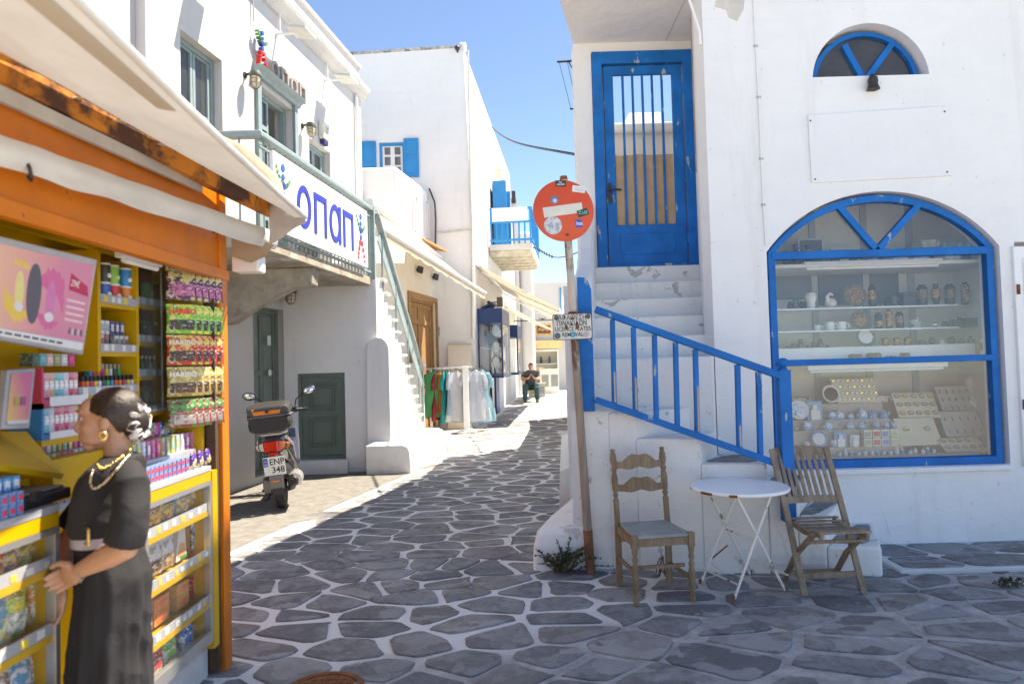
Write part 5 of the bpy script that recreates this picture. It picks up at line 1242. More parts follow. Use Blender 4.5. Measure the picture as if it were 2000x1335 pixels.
# railing of the balcony
br = thing('balcony_railing', 'grey metal balcony railing carrying the long white betting shop sign', 'railing', (ro(8.5), 8.5, 2.985))
zrl = 4.03
obj('handrail', MB().bar((ro(6.95), 6.95, zrl), (ro(10.44), 10.44, zrl), .11, .075), M_grey, br, bevel=.02)
obj('handrail', MB().bar((ro(6.95) + .05, 6.95, zrl), (fxx(6.95) + .01, 6.95, zrl), .11, .075), M_grey, br, bevel=.02)
obj('lower_rail', MB().bar((ro(6.95), 6.95, 3.06), (ro(10.4), 10.4, 3.06), .03, .03), M_grey, br)
obj('upper_rail', MB().bar((ro(6.95), 6.95, 3.92), (ro(10.4), 10.4, 3.92), .03, .03), M_grey, br)
for i in range(27):
    Y = 7.05 + i * .127; obj('baluster', MB().bar((ro(Y), Y, 2.985), (ro(Y), Y, 4.0), .016, .016, (0, 1, 0)), M_grey, br)
for i in range(5): obj('baluster', MB().bar((ro(6.95) - .2 - i * .25, 6.95, 2.985), (ro(6.95) - .2 - i * .25, 6.95, 4.0), .016, .016, (0, 1, 0)), M_grey, br)
obj('end_post', MB().bx(ro(10.44) - .055, ro(10.44) + .06, 10.40, 10.51, 2.96, 4.08), M_grey, br, bevel=.01)
# sign
SO = V((ro(7.12) + .03, 7.12, 0)); ST = V((.1211, .9926, 0)).normalized(); SNm = V((ST.y, -ST.x, 0)); spt = lambda s, z, d=0: SO + ST * s + UP * z + SNm * d
sg = thing('shop_sign', 'long white sign with blue ΟΠΑΠ lettering and coloured dot figures on the balcony railing', 'sign', spt(1.6, 3.06))
obj('panel', MB().prism([spt(0, 3.08), spt(2.98, 3.08), spt(2.98, 3.08, .04), spt(0, 3.08, .04)], UP * .84), mat('sign_white', (.76, .77, .80), .35, var=.03), sg, bevel=.004)
M_sblue = paint((.02, .03, .38))
def opap(par, P, x0, h, w, gap, st, m):
    """the four letters as raised shapes: ring, gate, ring with stem, gate"""
    x = x0
    for ch in 'onan':
        mb = MB(); o = P(0, 0, 0); U_ = P(1, 0, 0) - o; W_ = P(0, 1, 0) - o; N_ = P(0, 0, 1) - o
        if ch in 'oa':
            c = (x + w / 2, h / 2); L1 = [(c[0] + w / 2 * math.cos(2 * PI * k / 28), c[1] + h / 2 * math.sin(2 * PI * k / 28)) for k in range(28)]; L2 = [(c[0] + (w / 2 - st) * math.cos(2 * PI * k / 28), c[1] + (h / 2 - st) * math.sin(2 * PI * k / 28)) for k in range(28)]
            mb.wall(o, U_, W_, [L1, L2], N_)
            if ch == 'a': mb.wall(o - N_ * .02, U_, W_, [[(x + w - st * .9, 0), (x + w + st * .1, 0), (x + w + st * .1, h), (x + w - st * .9, h)]], N_ * 1.04)
        else: mb.wall(o, U_, W_, [[(x - st * .1, h - st), (x - st * .1, h), (x + w, h), (x + w, 0), (x + w - st, 0), (x + w - st, h - st), (x + st, h - st), (x + st, 0), (x, 0), (x, h - st)]], N_)
        obj('letter', mb, m, par); x += w + gap
opap(sg, lambda a, b, d: spt(a, 3.235 + b, .041 + .008 * d), .56, .50, .385, .09, .075, M_sblue)
def dotman(cx, cz, k, place, parent):
    pts = [(0, .27, .042, 'b'), (0, .17, .035, 'b'), (0, .08, .045, 'n'), (0, -.02, .04, 'b'), (-.05, .10, .028, 'g'), (-.09, .15, .026, 'g'), (-.125, .20, .024, 'l'), (-.15, .25, .02, 'l'), (.05, .08, .028, 'g'), (.09, .10, .026, 'g'), (.13, .13, .024, 'l'), (.16, .16, .02, 'l'),
           (-.04, -.10, .038, 'r'), (-.075, -.18, .034, 'r'), (-.10, -.25, .028, 'r'), (-.115, -.31, .022, 'r'), (.04, -.10, .038, 'r'), (.08, -.18, .034, 'r'), (.115, -.26, .028, 'r'), (.14, -.33, .022, 'r')]
    cc = {'b': (.02, .12, .5), 'n': (.03, .03, .35), 'g': (.03, .16, .08), 'l': (.12, .3, .06), 'r': (.62, .02, .02)}
    for x, z, r, c in pts:
        a = place(cx + x * k, cz + z * k, 0); b = place(cx + x * k, cz + z * k, .008)
        obj('dot', MB().tube([a, b], r * k, 12), paint(cc[c]), parent)
dotman(2.68, 3.50, 1.05, lambda s, z, d: spt(s, z, .041 + d), sg)
dotman(.22, 3.52, 1.0, lambda s, z, d: spt(s, z, .041 + d), sg)
# letters and figure over the balcony door
lt_ = thing('wall_letters', 'raised ΟΠΑΠ letters with a coloured dot figure above the balcony door', 'sign', fpt((d1[0] + d1[1]) / 2, d1[3] + .25, .16))
ls0 = fuv(520, 150)[0]; lz0 = d1[3] + .45
opap(lt_, lambda a, b, d: fpt(fuv(516, 150)[0] + a, d1[3] + .18 + b, .07 + .06 * d), .0, .27, .23, .07, .05, paint((.30, .27, .25)))
dotman(fuv(501, 135)[0], lz0 + .05, .8, lambda s, z, d: fpt(s, z, .05 + d * 8), lt_)
def cage_lamp(p, n, label, parent_label='lamp', s=1.0, drop=True):
    t = thing('bulkhead_lamp', label, 'lamp', p, group='caged bulkhead wall lamps')
    a = p + n * .16 * s
    obj('bracket', MB().tube([p, p + n * .1 * s + UP * .02, a + UP * .0], .018 * s, 8).tube([p - n * .005, p + n * .015], .045 * s, 12), M_iron, t)
    obj('cap', MB().lathe([(.03, .05), (.075, .03), (.085, 0), (.085, -.03), (.07, -.04)], a, 16).xf(Matrix.Identity(4)), mat('lamp_cap_green', (.10, .11, .09), .5, var=.2), t, smooth=True)
    obj('globe', MB().lathe([(.062, -.04), (.066, -.09), (.055, -.16), (.03, -.185), (.002, -.19)], a, 14), mat('frosted_globe', (.62, .57, .45), .25), t, smooth=True)
    cg = MB()
    for k in range(6):
        u = V((math.cos(k * PI / 3), math.sin(k * PI / 3), 0)); cg.tube([a + u * .074 - UP * .035, a + u * .077 - UP * .09, a + u * .066 - UP * .165, a + u * .03 - UP * .2, a - UP * .205], .0045, 5)
    for z, r in ((.08, .078), (.135, .073)): cg.tube([a + V((math.cos(k * PI / 8) * r, math.sin(k * PI / 8) * r, -z)) for k in range(16)], .0045, 5, True)
    obj('cage', cg, mat('brass_cage', (.22, .17, .09), .45, .6), t, smooth=True)
    return t
s_, z_ = fuv(478, 147); cage_lamp(fpt(s_, z_), FN, 'caged wall lamp left of the balcony door beside the raised letters')
s_, z_ = fuv(590, 246); cage_lamp(fpt(s_, z_), FN, 'caged wall lamp between balcony door and small window')
cage_lamp(atY(574, 570, YL), V((0, -1, 0)), 'dark caged lamp under the balcony beside the green street door')
def flood(px, py, label):
    s, z = fuv(px, py); t = thing('floodlight', label, 'floodlight', fpt(s, z), group='flat floodlights under the cornice'); p = fpt(s, z)
    obj('arm', MB().tube([fpt(s, ZC - .02, .06), fpt(s, z + .05, .06), fpt(s, z, .1)], .012, 6).bar(fpt(s, z, .0), fpt(s, z, .3), .03, .03), M_whitep, t)
    obj('head', MB().prism([fpt(s - .2, z + .01, .24), fpt(s + .2, z + .01, .24), fpt(s + .2, z - .05, .56), fpt(s - .2, z - .05, .56)], UP * .05), mat('lamp_head_grey', (.55, .56, .54), .4), t, bevel=.01)
flood(540, 68, 'flat white floodlight under the cornice above the raised letters'); flood(634, 158, 'flat white floodlight under the cornice near the building corner')
flood(395, -60, 'flat white floodlight above the big left window')
p = fpt(fuv(628, 255)[0], fuv(628, 258)[1])
al = thing('alarm_box', 'cream alarm siren box with dark blue bottom right of the caged lamp', 'alarm', p)
obj('case', MB().prism([p + FT * a + FN * b for a, b in ((-.14, .002), (.14, .002), (.14, .1), (-.14, .1))], UP * .3).xf(Matrix.Translation(-UP * .15)), mat('siren_cream', (.66, .64, .56), .5), al, bevel=.015)
obj('strobe', MB().prism([p + FT * a + FN * b - UP * .235 for a, b in ((-.09, .01), (.09, .01), (.09, .09), (-.09, .09))], UP * .08), paint((.02, .02, .15)), al, bevel=.01)
for k in range(3): obj('vent', MB().bar(p + FT * -.05 + FN * .102 + UP * (.06 - k * .04), p + FT * .08 + FN * .102 + UP * (.06 - k * .04), .006, .008), M_black, al)
obj('downpipe', MB().tube([fpt(SE - .3, ZC - .05, .04), fpt(SE - .3, 5.6, .05), fpt(SE - .29, 4.2, .045)], .03, 8), M_whitep, bb_, smooth=True)
obj('wall_cable', MB().tube([fpt(fuv(491, 0)[0], 9, .02) if False else fpt(fuv(491, 20)[0], ZC, .03), fpt(fuv(491, 20)[0], fuv(491, 42)[1], .03)], .012, 6), M_greytrim, bb_)
# outside stair of the left building
so_ = thing('balcony_stair', 'white stair running down along the lane from the balcony with sloping grey rail', 'stairs', (-2.5, 12, 0))
NS = 13; y0s, y1s = 10.64, 14.0; zt, zb_ = 2.99, .45
xs_ = lambda y: -2.06 + .055 * (y - 10.4)
pr = [(y0s, 0), (y0s, zt)]
for i in range(NS):
    ya = y0s + (y1s - y0s) * (i + 1) / (NS + 1); za = zt - (zt - zb_) * i / NS; pr += [(ya, za), (ya, za - (zt - zb_) / NS)]
pr += [(y1s, zb_), (y1s, 0)]
n = len(pr)
obj('stair_body', MB().add([(xs_(y), y, z) for y, z in pr] + [(xs_(y) - .95, y, z) for y, z in pr], [tuple(range(n)), tuple(range(2 * n - 1, n - 1, -1))] + [(i, (i + 1) % n, (i + 1) % n + n, i + n) for i in range(n)]), M_wallg, so_)
for i in range(NS):
    ya = y0s + (y1s - y0s) * i / (NS + 1); yb = y0s + (y1s - y0s) * (i + 1) / (NS + 1); za = zt - (zt - zb_) * i / NS
    obj('tread', MB().bx(xs_(ya) - .9, xs_(ya) + .07, ya + .03, yb + .05, za - .03, za + .012), M_wallg, so_, bevel=.012)
bt = MB(); rings = []
for y in (10.33, 10.36, 11.1, 11.2):
    rings.append([V((-2.22 + .06 * (y - 10.4), y, .0))] + [V((-2.03 + .06 * (y - 10.4) + .165 * math.cos(a), y, 1.86 + .20 * math.sin(a))) for a in [PI - k * PI / 8 for k in range(9)]] + [V((-1.865 + .06 * (y - 10.4), y, 0))])
obj('buttress', bt.loft(rings), M_wallg, so_, smooth=True, ang=50)
obj('newel_block', MB().bx(-2.2, -1.86, 14.0, 14.3, .05, 1.62).bx(-2.24, -1.82, 13.96, 14.34, 1.6, 1.68), M_wall, so_, bevel=.02)
sr = thing('stair_rail', 'sloping grey blue flat metal rail of the white balcony stair', 'railing', (-2.05, 12, 1.5))
pa, pb2 = V((xs_(10.5) + .0, 10.5, 4.0)), V((xs_(13.9) + .02, 13.9, 1.53))
obj('handrail', MB().bar(pa, pb2, .10, .07), M_grey, sr, bevel=.012)
obj('side_plate', MB().bar(pa + V((.0, .18, -.35)), pb2 + V((0, -.06, -.28)), .025, .20), M_grey, sr, bevel=.006)
for k in (.1, .36, .62, .9):
    q = pa.lerp(pb2, k); obj('post', MB().bar(q, q - UP * .95, .035, .035, (0, 1, 0)), M_grey, sr)
obj('end_post', MB().bar(pb2 + V((0, 0, .02)), pb2 - UP * 1.05, .05, .05, (0, 1, 0)), M_grey, sr)
bk = thing('stair_bench', 'low whitewashed block bench at the foot of the balcony stair', 'bench', (-1.8, 11, 0))
rings = []
for y, k in ((10.16, .9), (10.22, 1), (12.3, 1), (12.4, .9)):
    x0, x1 = -2.2 + .1 * (y - 10.2), -1.56 + .14 * (y - 10.2); z = .49 * k
    rings.append([V((x0, y, -.01)), V((x0, y, z)), V((x1 - .1, y, z)), V((x1 - .03, y, z - .03)), V((x1, y, z - .1)), V((x1 + .02, y, -.01))])
obj('block', MB().loft(rings), M_wallg, bk, smooth=True, ang=50)
obj('ramp', MB().loft([[V((-1.3, 12.4, 0)), V((-1.3, 12.4, .28)), V((-1.18, 12.4, .2)), V((-1.02, 12.4, .04))], [V((-1.5, 13.4, .08)), V((-1.5, 13.4, .3)), V((-1.2, 13.4, .25)), V((-1.0, 13.4, .09))]]), M_wallg, bk, smooth=True)

# ------------------------------------------------------------ shop with the brown door and long awning
GA, GB = V((-2.79, 10.7, 0)), V((-1.73, 16.0, 0)); GT = (GB - GA).normalized(); GN = V((GT.y, -GT.x, 0)); GL = (GB - GA).length
guv = lambda px, py: (lambda p: ((p - GA).dot(GT), p.z))(atP(px, py, GA, GN))
gpt = lambda s, z, d=0: GA + GT * s + UP * z + GN * d
sp = thing('awning_shop', 'low white shop with brown wooden door under a long beige awning', 'building', (-2.6, 13.5, 0))
bd = (guv(800, 650)[0], guv(851, 650)[0], .22, (guv(800, 572)[1] + guv(850, 596)[1]) / 2)
M_awnlit = plaster('awning_lit_limewash', (.76, .72, .65), (.5, .4, .3), amount=.3)  # warm light through the awning is put into the wall colour
obj('facade', MB().wall(GA, GT, UP, [[(0, 0), (GL - .01, 0), (GL - .01, 4.12), (0, 4.12)], rc(bd)], -GN * .25), M_awnlit, sp)
obj('roof', MB().prism([gpt(0, 4.13, -.2), gpt(GL - .02, 4.13, -.2), V((-3.6, 15.98, 4.13)), V((-3.8, 13.9, 4.13))], UP * .08), M_wall, sp)
obj('coping', MB().bar(gpt(0, 4.2, -.1), gpt(GL - .02, 4.2, -.1), .34, .16), M_wall, sp, bevel=.05, seg=3)
df = obj('door', MB().wall(GA - GN * .05, GT, UP, [rc(bd), [(bd[0] + .07, bd[2] + .03), (bd[1] - .07, bd[2] + .03), (bd[1] - .07, bd[3] - .08), (bd[0] + .07, bd[3] - .08)]], -GN * .1), M_woodbrown, sp); XF[df.name] = XF[sp.name]
mid = (bd[0] + bd[1]) / 2
for a, b in ((bd[0] + .07, mid - .004), (mid + .004, bd[1] - .07)):
    holes = [[(a + .09, z), (b - .09, z), (b - .09, z2), (a + .09, z2)] for z, z2 in ((bd[2] + .2, bd[2] + .95), (bd[2] + 1.1, bd[3] - .55), (bd[3] - .45, bd[3] - .18))]
    obj('leaf', MB().wall(GA - GN * .08, GT, UP, [[(a, bd[2] + .035), (b, bd[2] + .035), (b, bd[3] - .085), (a, bd[3] - .085)]] + holes, -GN * .04), M_woodbrown, df, bevel=.005)
    for h in holes: obj('door_panel', MB().prism([gpt(u, w, -.105) for u, w in h], -GN * .02), M_woodbrown, df)
obj('door_frame', MB().wall(GA + GN * .002, GT, UP, [[(bd[0] - .09, bd[2]), (bd[1] + .09, bd[2]), (bd[1] + .09, bd[3] + .1), (bd[0] - .09, bd[3] + .1)], [(bd[0] + .002, bd[2]+.001), (bd[1] - .002, bd[2]+.001), (bd[1] - .002, bd[3] - .002), (bd[0] + .002, bd[3] - .002)]], GN * .035), M_woodbrown, df, bevel=.01)
for k, (px, py) in enumerate(((814, 527), (845, 541))):
    s, z = guv(px, py); t = thing('spot_lamp', '%s pair of small black spot lamps on the wall under the beige awning' % ['left', 'right'][k], 'lamp', gpt(s, z), group='twin spot lamps under the awning')
    for q in (-.07, .07): obj('spot', MB().tube([gpt(s + q, z - .07, .07), gpt(s + q, z + .07, .09)], [.035, .045], 10), M_black, t)
    obj('plate', MB().tube([gpt(s, z, .001), gpt(s, z, .05)], .03, 8), M_black, t)
for px, py, h in ((858, 655, .2),):
    s, z = guv(px - 2, py); obj('meter_box', MB().prism([gpt(s - .1, z, .002), gpt(s + .05, z, .002), gpt(s + .05, z, .05), gpt(s - .1, z, .05)], UP * h), M_greytrim, sp)
# roof room with raised panels
rf = obj('roof_room', MB().prism([(-3.55, 13.92, 4.211), (-2.26, 13.92, 4.211), (-1.88, 15.98, 4.211), (-3.55, 15.98, 4.211)], UP * 1.52), M_wall, sp, bevel=.08, seg=3); XF[rf.name] = XF[sp.name]
RO, RT2 = V((-2.26, 13.92, 0)), V((.38, 2.06, 0)).normalized(); RN2 = V((RT2.y, -RT2.x, 0))
for px in (809, 832):
    p = atP(px, 390, RO, RN2); s = (p - RO).dot(RT2)
    for g_, d_ in ((0, .03), (.07, .05)):
        o0 = RO + RN2 * .002
        obj('raised_panel', MB().wall(o0, RT2, UP, [[(s - .17 + g_, 4.5 + g_), (s + .17 - g_, 4.5 + g_), (s + .17 - g_, 5.45 - g_), (s - .17 + g_, 5.45 - g_)], [(s - .14 + g_, 4.53 + g_), (s + .14 - g_, 4.53 + g_), (s + .14 - g_, 5.42 - g_), (s - .14 + g_, 5.42 - g_)]], RN2 * d_), M_wall, rf)
for i in range(9):
    s = GL - 1.9 + i * .19; obj('roof_tile', MB().loft([[gpt(s + .09 * math.cos(a), 4.30 + .05 * math.sin(a), -.05), gpt(s + .09 * math.cos(a), 4.17 + .05 * math.sin(a), .42)][k2] for a in (0,) for k2 in (0, 1)] and [[gpt(s + .09 * math.cos(a), z + .05 * math.sin(a), d) for a in [k * PI / 6 for k in range(7)]] for z, d in ((4.33, -.1), (4.2, .38))]), mat('terracotta_%d' % i, (.42 + .03 * (i % 3), .22, .09), .85, var=.2), sp)
def awning(name, label, a0, a1, b0, b1, m, val=.16, sag=.08, arms=True, grp=None, nu=14, nv=6):
    t = thing(name, label, 'awning', (a0 + a1) / 2, group=grp); mb = MB(); ids = []
    for i in range(nu + 1):
        for j in range(nv + 1):
            u, v = i / nu, j / nv; p = (a0.lerp(a1, u)).lerp(b0.lerp(b1, u), v); p.z -= sag * math.sin(PI * v) * (.7 + .3 * math.sin(u * 17)) ; mb.v.append(p)
    mb.f += [(i * (nv + 1) + j, i * (nv + 1) + j + 1, (i + 1) * (nv + 1) + j + 1, (i + 1) * (nv + 1) + j) for i in range(nu) for j in range(nv)]
    obj('canopy', mb, m, t, smooth=True)
    vb = MB(); nn = 40
    for i in range(nn + 1):
        p = b0.lerp(b1, i / nn); vb.v += [p, p - UP * (val * (.78 + .22 * abs(math.sin(i * PI / 4))))]
    vb.f += [(2 * i, 2 * i + 1, 2 * i + 3, 2 * i + 2) for i in range(nn)]
    obj('valance', vb, m, t)
    obj('front_bar', MB().tube([b0, b1], .035, 8), M_whitep, t, smooth=True)
    obj('cassette', MB().tube([a0, a1], .07, 10), M_whitep, t, smooth=True)
    if arms:
        for k in (.12, .5, .88):
            p, q = a0.lerp(a1, k) - UP * .12, b0.lerp(b1, k) - UP * .02; e = p.lerp(q, .5) + (a1 - a0).normalized() * .35 - UP * .05
            obj('arm', MB().tube([p, e, q], .022, 6), M_whitep, t)
    return t
awning('long_awning', 'long beige shop awning running along the lane beside the balcony stair', atY(722, 396, 10.9), atY(858, 503, 15.8), atY(748, 448, 11.2), atY(948, 572, 15.2), M_beige)
t = thing('leaning_board', 'pale rectangular board leaning against the white wall behind the clothes rack', 'board', atY(897, 730, 15.85))
q = [atY(a, b, 15.9) for a, b in ((875, 800), (921, 800), (921, 672), (875, 672))]; q[0].z = q[1].z = zg(15.9)
obj('board', MB().prism([q[0] + V((0, -.12, 0)), q[1] + V((0, -.12, 0)), q[2], q[3]], (0, .03, 0)), paint((.68, .62, .53)), t)
obj('edge_strip', MB().bar(q[3] + V((0, -.01, 0)), q[2] + V((0, -.01, 0)), .02, .03), paint((.5, .44, .36)), t)

# ------------------------------------------------------------ tall white house in the middle
th = thing('tall_white_house', 'tall white house in the middle of the view with blue shutters and blue balcony', 'building', (-1.5, 20, 0))
ZH = atY(905, 92, 16).z; ZH0 = atY(698, 108, 16).z
win = [atY(741, 318, 16), atY(790, 277, 16)]
wr = (win[0].x, win[1].x, win[0].z - .55, win[1].z)
fw = MB().wall((0, 16, 0), (1, 0, 0), UP, [[(-4.2, 0), (-.85, 0), (-.86, 3.95), (-.90, 6.5), (-.965, ZH), (-1.4, ZH - .03), (-2.6, ZH0 + .06), (-4.2, ZH0)], [(wr[0], wr[2]), (wr[1], wr[2]), (wr[1], wr[3]), (wr[0], wr[3])]], (0, .3, 0))
obj('front_wall', fw, M_wall, th)
HT = V((1.05, 11, 0)).normalized(); HN = V((HT.y, -HT.x, 0)); HO = V((-.85, 16.0, 0))
huv = lambda px, py: (lambda p: ((p - HO).dot(HT), p.z))(atP(px, py, HO, HN))
hpt = lambda s, z, d=0: HO + HT * s + UP * z + HN * d
HLn = 11.05
sw = MB()
sec = [(0, 0), (0, 3.95), (-.05, 6.5), (-.115, ZH)]
rings = [[V((-.85 + HT.x * s + dx, 16.002 + HT.y * s, z * (1 if k < 3 else 1)) ) for k, (dx, z) in enumerate(sec)] + [V((-3.9, 16.31 + HT.y * s, ZH)), V((-3.9, 16.31 + HT.y * s, 0))] for s in (.002, 3, 6, 9, HLn)]
rings[0] = [V((p.x, 16.31 if p.x < -3 else p.y, p.z)) for p in rings[0]]
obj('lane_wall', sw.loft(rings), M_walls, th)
obj('parapet_crust', MB().bar((-4.2, 16.15, ZH0 + .02), (-1.0, 16.15, ZH + .02), .34, .07), mat('crusted_edge', (.5, .48, .45), .9, var=.4, vs=5, col2=(.2, .19, .18), mask=(5, .5, .6)), th)
obj('corner_finial', MB().bx(-1.06, -.9, 16.02, 16.3, ZH + .0, ZH + .14), M_wall, th, bevel=.03)
t = thing('roof_camera', 'small dark dome camera on the roof edge of the tall white house', 'camera', atY(893, 93, 15.95))
p = atY(893, 94, 15.93); obj('dome', MB().ell(p, .06), M_black, t, smooth=True); obj('mount', MB().tube([p, p + V((.0, .1, -.08))], .025, 6), M_iron, t)
f = obj('window', MB().wall((0, 16.05, 0), (1, 0, 0), UP, [[(wr[0], wr[2]), (wr[1], wr[2]), (wr[1], wr[3]), (wr[0], wr[3])], [(wr[0] + .06, wr[2] + .05), (wr[1] - .06, wr[2] + .05), (wr[1] - .06, wr[3] - .07), (wr[0] + .06, wr[3] - .07)]], (0, .1, 0)), M_bluesky, th); XF[f.name] = XF[th.name]
mx = (wr[0] + wr[1]) / 2
for a, b in ((wr[0] + .062, mx), (mx, wr[1] - .062)):
    zz = [wr[2] + .05, wr[3] - .55, wr[3] - .30, wr[3] - .07]
    holes = [[(a + .05, p_ + .025), (b - .05, p_ + .025), (b - .05, q_ - .025), (a + .05, q_ - .025)] for p_, q_ in zip(zz, zz[1:])]
    obj('sash', MB().wall((0, 16.08, 0), (1, 0, 0), UP, [[(a, zz[0]), (b, zz[0]), (b, zz[3]), (a, zz[3])]] + holes, (0, .03, 0)), M_whitep, f)
    for h in holes: obj('pane', MB().add([(u, 16.1, w) for u, w in h], [(0, 1, 2, 3)]), M_glassd, f)
obj('room', MB().bx(wr[0] - .1, wr[1] + .1, 16.29, 16.3, wr[2], wr[3]), paint((.12, .09, .10)), th)
for a, b, py0, py1 in ((707, 734, 276, 318), (790, 817, 270, 346)):
    p, q = atY(a, py1, 15.97), atY(b, py0, 15.97); z0_ = p.z if a > 750 else p.z - .6
    s_ = obj('shutter', MB().bx(p.x, q.x, 15.94, 15.99, z0_, q.z), M_bluesky, th, bevel=.005); XF[s_.name] = XF[th.name]
    hh = (q.z - z0_) / 2
    for k in range(2): obj('shutter_panel', MB().bx(p.x + .06, q.x - .06, 15.927, 15.95, z0_ + .07 + k * hh, z0_ + hh - .05 + k * hh), M_bluesky, s_, bevel=.006)
pp = lambda x, y, d=.03: atY(x, y, 16 - d)
obj('conduit', MB().tube([pp(914, 98), pp(917, 250), pp(920, 400), pp(922, 445), pp(923, 660)], .025, 6), mat('weathered_conduit', (.56, .54, .5), .7), th)
obj('conduit', MB().tube([pp(850, 455), pp(922, 447)], .02, 6), mat('weathered_conduit2', (.56, .54, .5), .7), th)
obj('drip_cable', MB().tube([atY(838, 368, 15.96), atY(849, 395, 15.95), atY(851, 430, 15.96), atY(850, 492, 15.96)], .018, 6), M_iron, th)
# balcony of the tall house
bs0, bs1 = 3.0, 6.4
bz = atY(968, 478, 19).z
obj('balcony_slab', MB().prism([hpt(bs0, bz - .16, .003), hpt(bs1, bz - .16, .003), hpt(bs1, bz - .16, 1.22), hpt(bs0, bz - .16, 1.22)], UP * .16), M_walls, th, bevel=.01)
for k in range(6): obj('balcony_joist', MB().bar(hpt(bs0 + .15 + k * .6, bz - .24, .003), hpt(bs0 + .15 + k * .6, bz - .24, 1.15), .12, .155), mat('joist_%d' % k, (.5, .47, .38), .8, var=.25), th)
rb = obj('balcony_railing', MB().bar(hpt(bs0 + .04, bz + 1.0, .03), hpt(bs0 + .04, bz + 1.0, 1.2), .06, .06).bar(hpt(bs0 + .04, bz + 1.0, 1.2), hpt(bs1 - .04, bz + 1.0, 1.2), .06, .06).bar(hpt(bs0 + .04, bz + .12, .03), hpt(bs0 + .04, bz + .12, 1.2), .05, .06).bar(hpt(bs0 + .04, bz + .12, 1.2), hpt(bs1 - .04, bz + .12, 1.2), .05, .06), M_bluesky, th); XF[rb.name] = XF[th.name]
obj('mid_rail', MB().bar(hpt(bs0 + .04, bz + .62, .03), hpt(bs0 + .04, bz + .62, 1.2), .05, .05), M_bluesky, rb)
for k in range(8): obj('baluster', MB().bar(hpt(bs0 + .04, bz + .01, .06 + k * .158), hpt(bs0 + .04, bz + (1.0 if k in (0, 7) else .62), .06 + k * .158), .045, .045, (0, 1, 0)), M_bluesky, rb)
for k in range(14): obj('baluster', MB().bar(hpt(bs0 + .3 + k * .23, bz + .01, 1.2), hpt(bs0 + .3 + k * .23, bz + 1.0, 1.2), .045, .045, (0, 1, 0)), M_bluesky, rb)
obj('white_board', MB().prism([hpt(bs0 - .0, bz + .64, .1), hpt(bs0 - .0, bz + .64, 1.1), hpt(bs0 - .02, bz + .64, 1.1), hpt(bs0 - .02, bz + .64, .1)], UP * .38), M_whitep, rb)
for s in (4.0, 5.3):
    sh_ = obj('shutter', MB().prism([hpt(s, bz + .02, .02), hpt(s, bz + .02, .42), hpt(s + .05, bz + .02, .42), hpt(s + .05, bz + .02, .02)], UP * 2.05), M_bluesky, th); XF[sh_.name] = XF[th.name]
    obj('shutter_rail', MB().bar(hpt(s - .012, bz + 1.0, .03), hpt(s - .012, bz + 1.0, .41), .02, .08), M_bluesky, sh_)
obj('balcony_doorway', MB().prism([hpt(4.06, bz + .01, .003), hpt(5.28, bz + .01, .003), hpt(5.28, bz + .01, .03), hpt(4.06, bz + .01, .03)], UP * 2.0), paint((.1, .12, .15)), th)
p = hpt(3.6, atY(982, 328, 19.5).z, 0)
t = thing('wall_lantern', 'small white lantern on the lane side of the tall white house', 'lamp', p)
obj('arm', MB().tube([p, p + HN * .2], .02, 6), M_whitep, t); obj('shade', MB().lathe([(.05, .0), (.12, -.04), (.1, -.12), (.06, -.26)], p + HN * .24, 10), mat('lantern_cream', (.7, .64, .5), .4), t, smooth=True)
# cabinets and doors on the lane side
obj('street_door', MB().prism([hpt(3.3, zg(19), .003), hpt(4.05, zg(19), .003), hpt(4.05, zg(19), .06), hpt(3.3, zg(19), .06)], UP * 2.5), M_navy, th, bevel=.01)
G_mask = mat('pale_mask', (.62, .62, .64), .4, var=.15, vs=20)
def cabinet(s0, s1, z0, z1, d, label, nm):
    t = thing('display_cabinet', label, 'display case', hpt((s0 + s1) / 2, z0, 0), group='navy wall cabinets along the lane')
    obj('back', MB().prism([hpt(s0, z0, .004), hpt(s1, z0, .004), hpt(s1, z0, .03), hpt(s0, z0, .03)], UP * (z1 - z0)), M_navy, t)
    obj('header', MB().prism([hpt(s0, z1 - .36, .031), hpt(s1, z1 - .36, .031), hpt(s1, z1 - .36, d), hpt(s0, z1 - .36, d)], UP * .36), M_navy, t)
    obj('base', MB().prism([hpt(s0, z0, .031), hpt(s1, z0, .031), hpt(s1, z0, d), hpt(s0, z0, d)], UP * .06), M_navy, t)
    for s in (s0, s1 - .04): obj('corner_post', MB().prism([hpt(s, z0 + .061, d - .04), hpt(s + .04, z0 + .061, d - .04), hpt(s + .04, z0 + .061, d), hpt(s, z0 + .061, d)], UP * (z1 - z0 - .422)), M_navy if s == s0 else M_alu, t)
    obj('back_rail', MB().bar(hpt(s0 + .02, (z0 + z1) / 2 - .1, .04), hpt(s1 - .02, (z0 + z1) / 2 - .1, .04), .02, .03), M_greytrim, t)
    for s in (s0 + .006, ): obj('pane', MB().add([hpt(s, z0 + .06, .03), hpt(s, z0 + .06, d - .04), hpt(s, z1 - .36, d - .04), hpt(s, z1 - .36, .03)], [(0, 1, 2, 3)]), M_glass, t)
    obj('pane', MB().add([hpt(s0 + .04, z0 + .06, d - .02), hpt(s1 - .04, z0 + .06, d - .02), hpt(s1 - .04, z1 - .36, d - .02), hpt(s0 + .04, z1 - .36, d - .02)], [(0, 1, 2, 3)]), M_glass, t)
    return t
cabinet(.35, 2.1, 1.28, 2.95, .60, 'largest navy display cabinet nearest on the lane wall, full of pale masks', 1)
cabinet(2.3, 2.85, 1.3, 2.5, .5, 'narrow navy cabinet between the large cabinet and the blue door', 2)
cabinet(4.25, 5.6, 1.28, 2.75, .62, 'navy cabinet with yellow cloth beside the seated man', 3)
